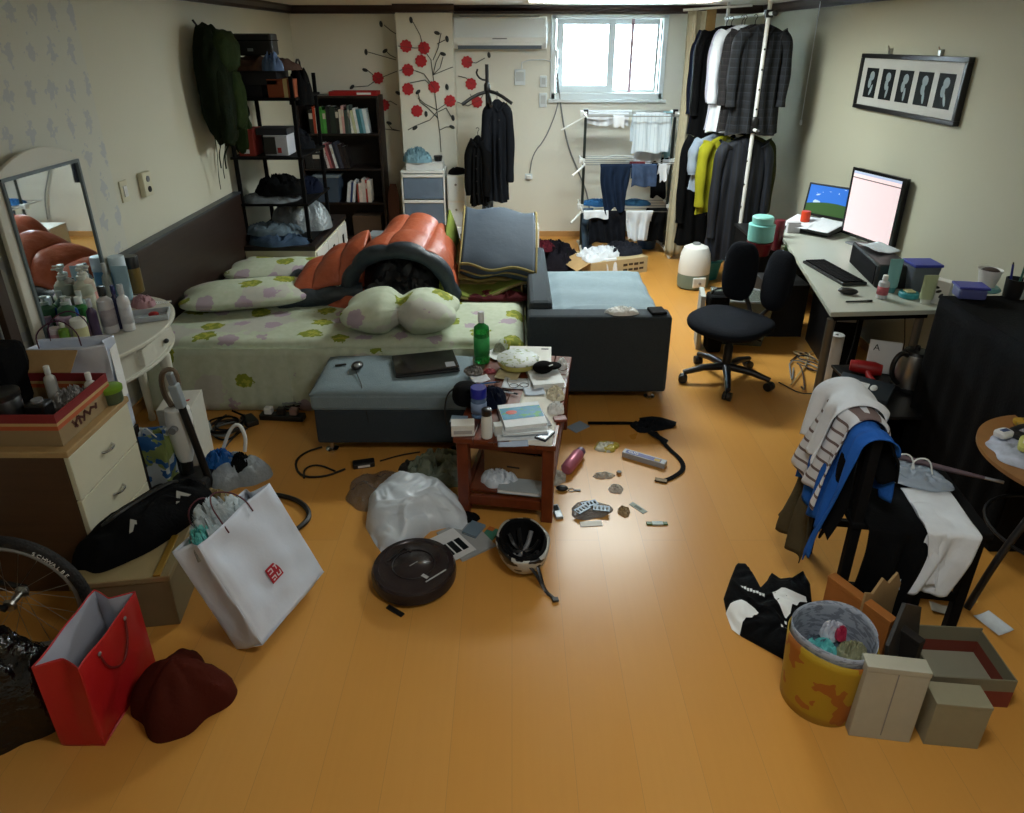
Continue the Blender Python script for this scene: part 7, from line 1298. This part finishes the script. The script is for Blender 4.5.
onheap([(772, 594), (782, 589), (795, 593), (806, 595), (808, 599), (800, 600), (797, 606), (792, 605), (790, 615), (786, 617), (780, 608)], 'white_print', M_paper)
for i, (x, y) in enumerate(((742, 586), (745, 587), (748, 589), (751, 590), (754, 592), (757, 593), (760, 595), (763, 596), (786, 620), (790, 622), (782, 626), (786, 628), (789, 631))):
    onheap([(x - 1.2, y - 1.6), (x + 1.2, y - 1), (x + 1.4, y + 1.6), (x - .8, y + 1.2)], 'printed_letter', M_paper, 8, 2, .004)
yb = T('trash_tub', 'yellow printed paper tub lined with newspaper and full of rubbish at the lower right', 'bin', (1.02, 1.62, 0), rz=R(-12))
def ov(rx_, ry_, z0, z1, n=40, k=8, fl=1.12):
    m = MB(); m.sheet(lambda u, v: ((1 + (fl - 1) * v) * rx_ * math.cos(2 * PI * u), (1 + (fl - 1) * v) * ry_ * math.sin(2 * PI * u), z0 + (z1 - z0) * v + .012 * math.sin(u * 12) * v), n, k); return m
m = ov(.12, .115, 0, .27); m.add([(.12 * math.cos(2 * PI * i / 30), .115 * math.sin(2 * PI * i / 30), 0) for i in range(30)], [tuple(range(30))[::-1]])
m.build('tub_body', custom('yellow_print', lambda k, b: k.mix(k.math('GREATER_THAN', k('TexNoise', ins={'Vector': k.coord(), 'Scale': 12.}).outputs[0], .56), lin('a88a1c'), lin('9c5a1c')), .45), yb, smooth=True, thick=.003)
ov(.116, .110, .12, .30, fl=1.1).build('newspaper_lining', custom('newsprint', lambda k, b: k.mix(k.math('MULTIPLY', k.math('GREATER_THAN', k('TexNoise', ins={'Vector': k('Mapping', ins={'Vector': k.coord(), 'Scale': (40., 40., 120.)}).outputs[0], 'Scale': 1.}).outputs[0], .54), .5), lin('9aa2b0'), lin('3c424e')), .8), yb, smooth=True, thick=.002)
MB().at((0, 0, .1)).heap(.105, .10, .14, 133, .8, 6).build('rubbish', mat('mixed_rubbish', '5c6a78', .5, nz=(28, .9)), yb, smooth=True)
for i, (x, y, z, a, w1, c, lb) in enumerate(((-.05, -.02, .27, 30, .09, '5fb8b8', 'turquoise wrapper in the yellow tub'), (.02, .03, .29, -20, .07, 'b8bcc8', 'white wrapper in the yellow tub'), (.03, .0, .31, 60, .03, 'b02a4c', 'red wrapper in the yellow tub'), (.06, -.04, .28, 10, .08, '8a8a6c', 'khaki torn carton in the yellow tub'))):
    crumple('wrapper', lb, 'wrapper', (1.02 + x * .8, 1.62 + y, z - .05), w1 * .6, w1 * .45, .05, mat('wr_' + c, c, .4, bump=(30, .6)), 140 + i, .8, 5)
t = carton('white_carton', 'pale cardboard carton panel leaning on the front of the yellow tub', (1.15, 1.49, 0), .18, .05, .30, 'aaa898', rz=R(-8)); MB().box(.0, .003, -.0262, -.025, .02, .28).build('fold_line', M_grey, t)
carton('orange_box', 'orange flat box standing between the yellow tub and dark boards', (1.19, 1.79, 0), .035, .24, .27, 'a5662c', rz=R(28))
t = T('torn_carton', 'torn beige cardboard piece sticking up behind the orange box', 'cardboard', (1.27, 1.81, 0), rz=R(28)); MB().prism([(-.1, 0), (.1, 0), (.1, .26), (.06, .33), (.02, .30), (-.02, .34), (-.06, .29), (-.1, .31)], -.004, .004, 'y').build('cardboard_piece', M_card, t); MB().box(-.05, .05, -.006, -.0045, .1, .16).build('printed_panel', M_darkwood, t)
t = T('board', 'dark grey board with a blue sticker leaning behind the rubbish at the lower right', 'board', (1.32, 1.68, 0), rz=R(42), rx=R(-8)); MB().prism([(-.14, 0), (.14, 0), (.14, .22), (-.02, .33), (-.14, .24)], -.006, .006, 'y').build('board_panel', mat('dark_grey_board', '2c2c2a', .6), t, bev=.001); MB().box(-.09, -.01, -.009, -.0065, .05, .13).build('blue_sticker', mat('blue_sticker', '24508c', .4), t)
carton('black_box', 'thin black carton between orange box and dark board', (1.26, 1.72, 0), .03, .22, .24, '17120f', rz=R(30))
t = T('carton_tray', 'shallow open grey and red cardboard box at the lower right edge', 'box', (1.50, 1.69, 0), rz=R(-4)); w_, d_ = .13, .105
M_tray = custom('grey_red_card', lambda k, b: k.mix(k.math('LESS_THAN', k.sep(k.coord())[2], .07), lin('7c7762'), lin('7a3324')), .8)
MB().box(-w_, w_, -d_, d_, 0, .004).box(-w_, w_, -d_, -d_ + .004, .004, .12).box(-w_, w_, d_ - .004, d_, .004, .13).box(-w_, -w_ + .004, -d_ + .004, d_ - .004, .004, .12).box(w_ - .004, w_, -d_ + .004, d_ - .004, .004, .12).build('box_body', M_tray, t)
MB().box(-w_ + .005, w_ - .005, -d_ + .005, d_ - .005, .0045, .02).build('inner_sheet', mat('dull_paper', '8d8a78', .8), t)
carton('beige_box', 'small beige carton in front of the dark boards at the bottom right', (1.36, 1.48, 0), .16, .08, .18, '8f8a72', rz=R(-6))
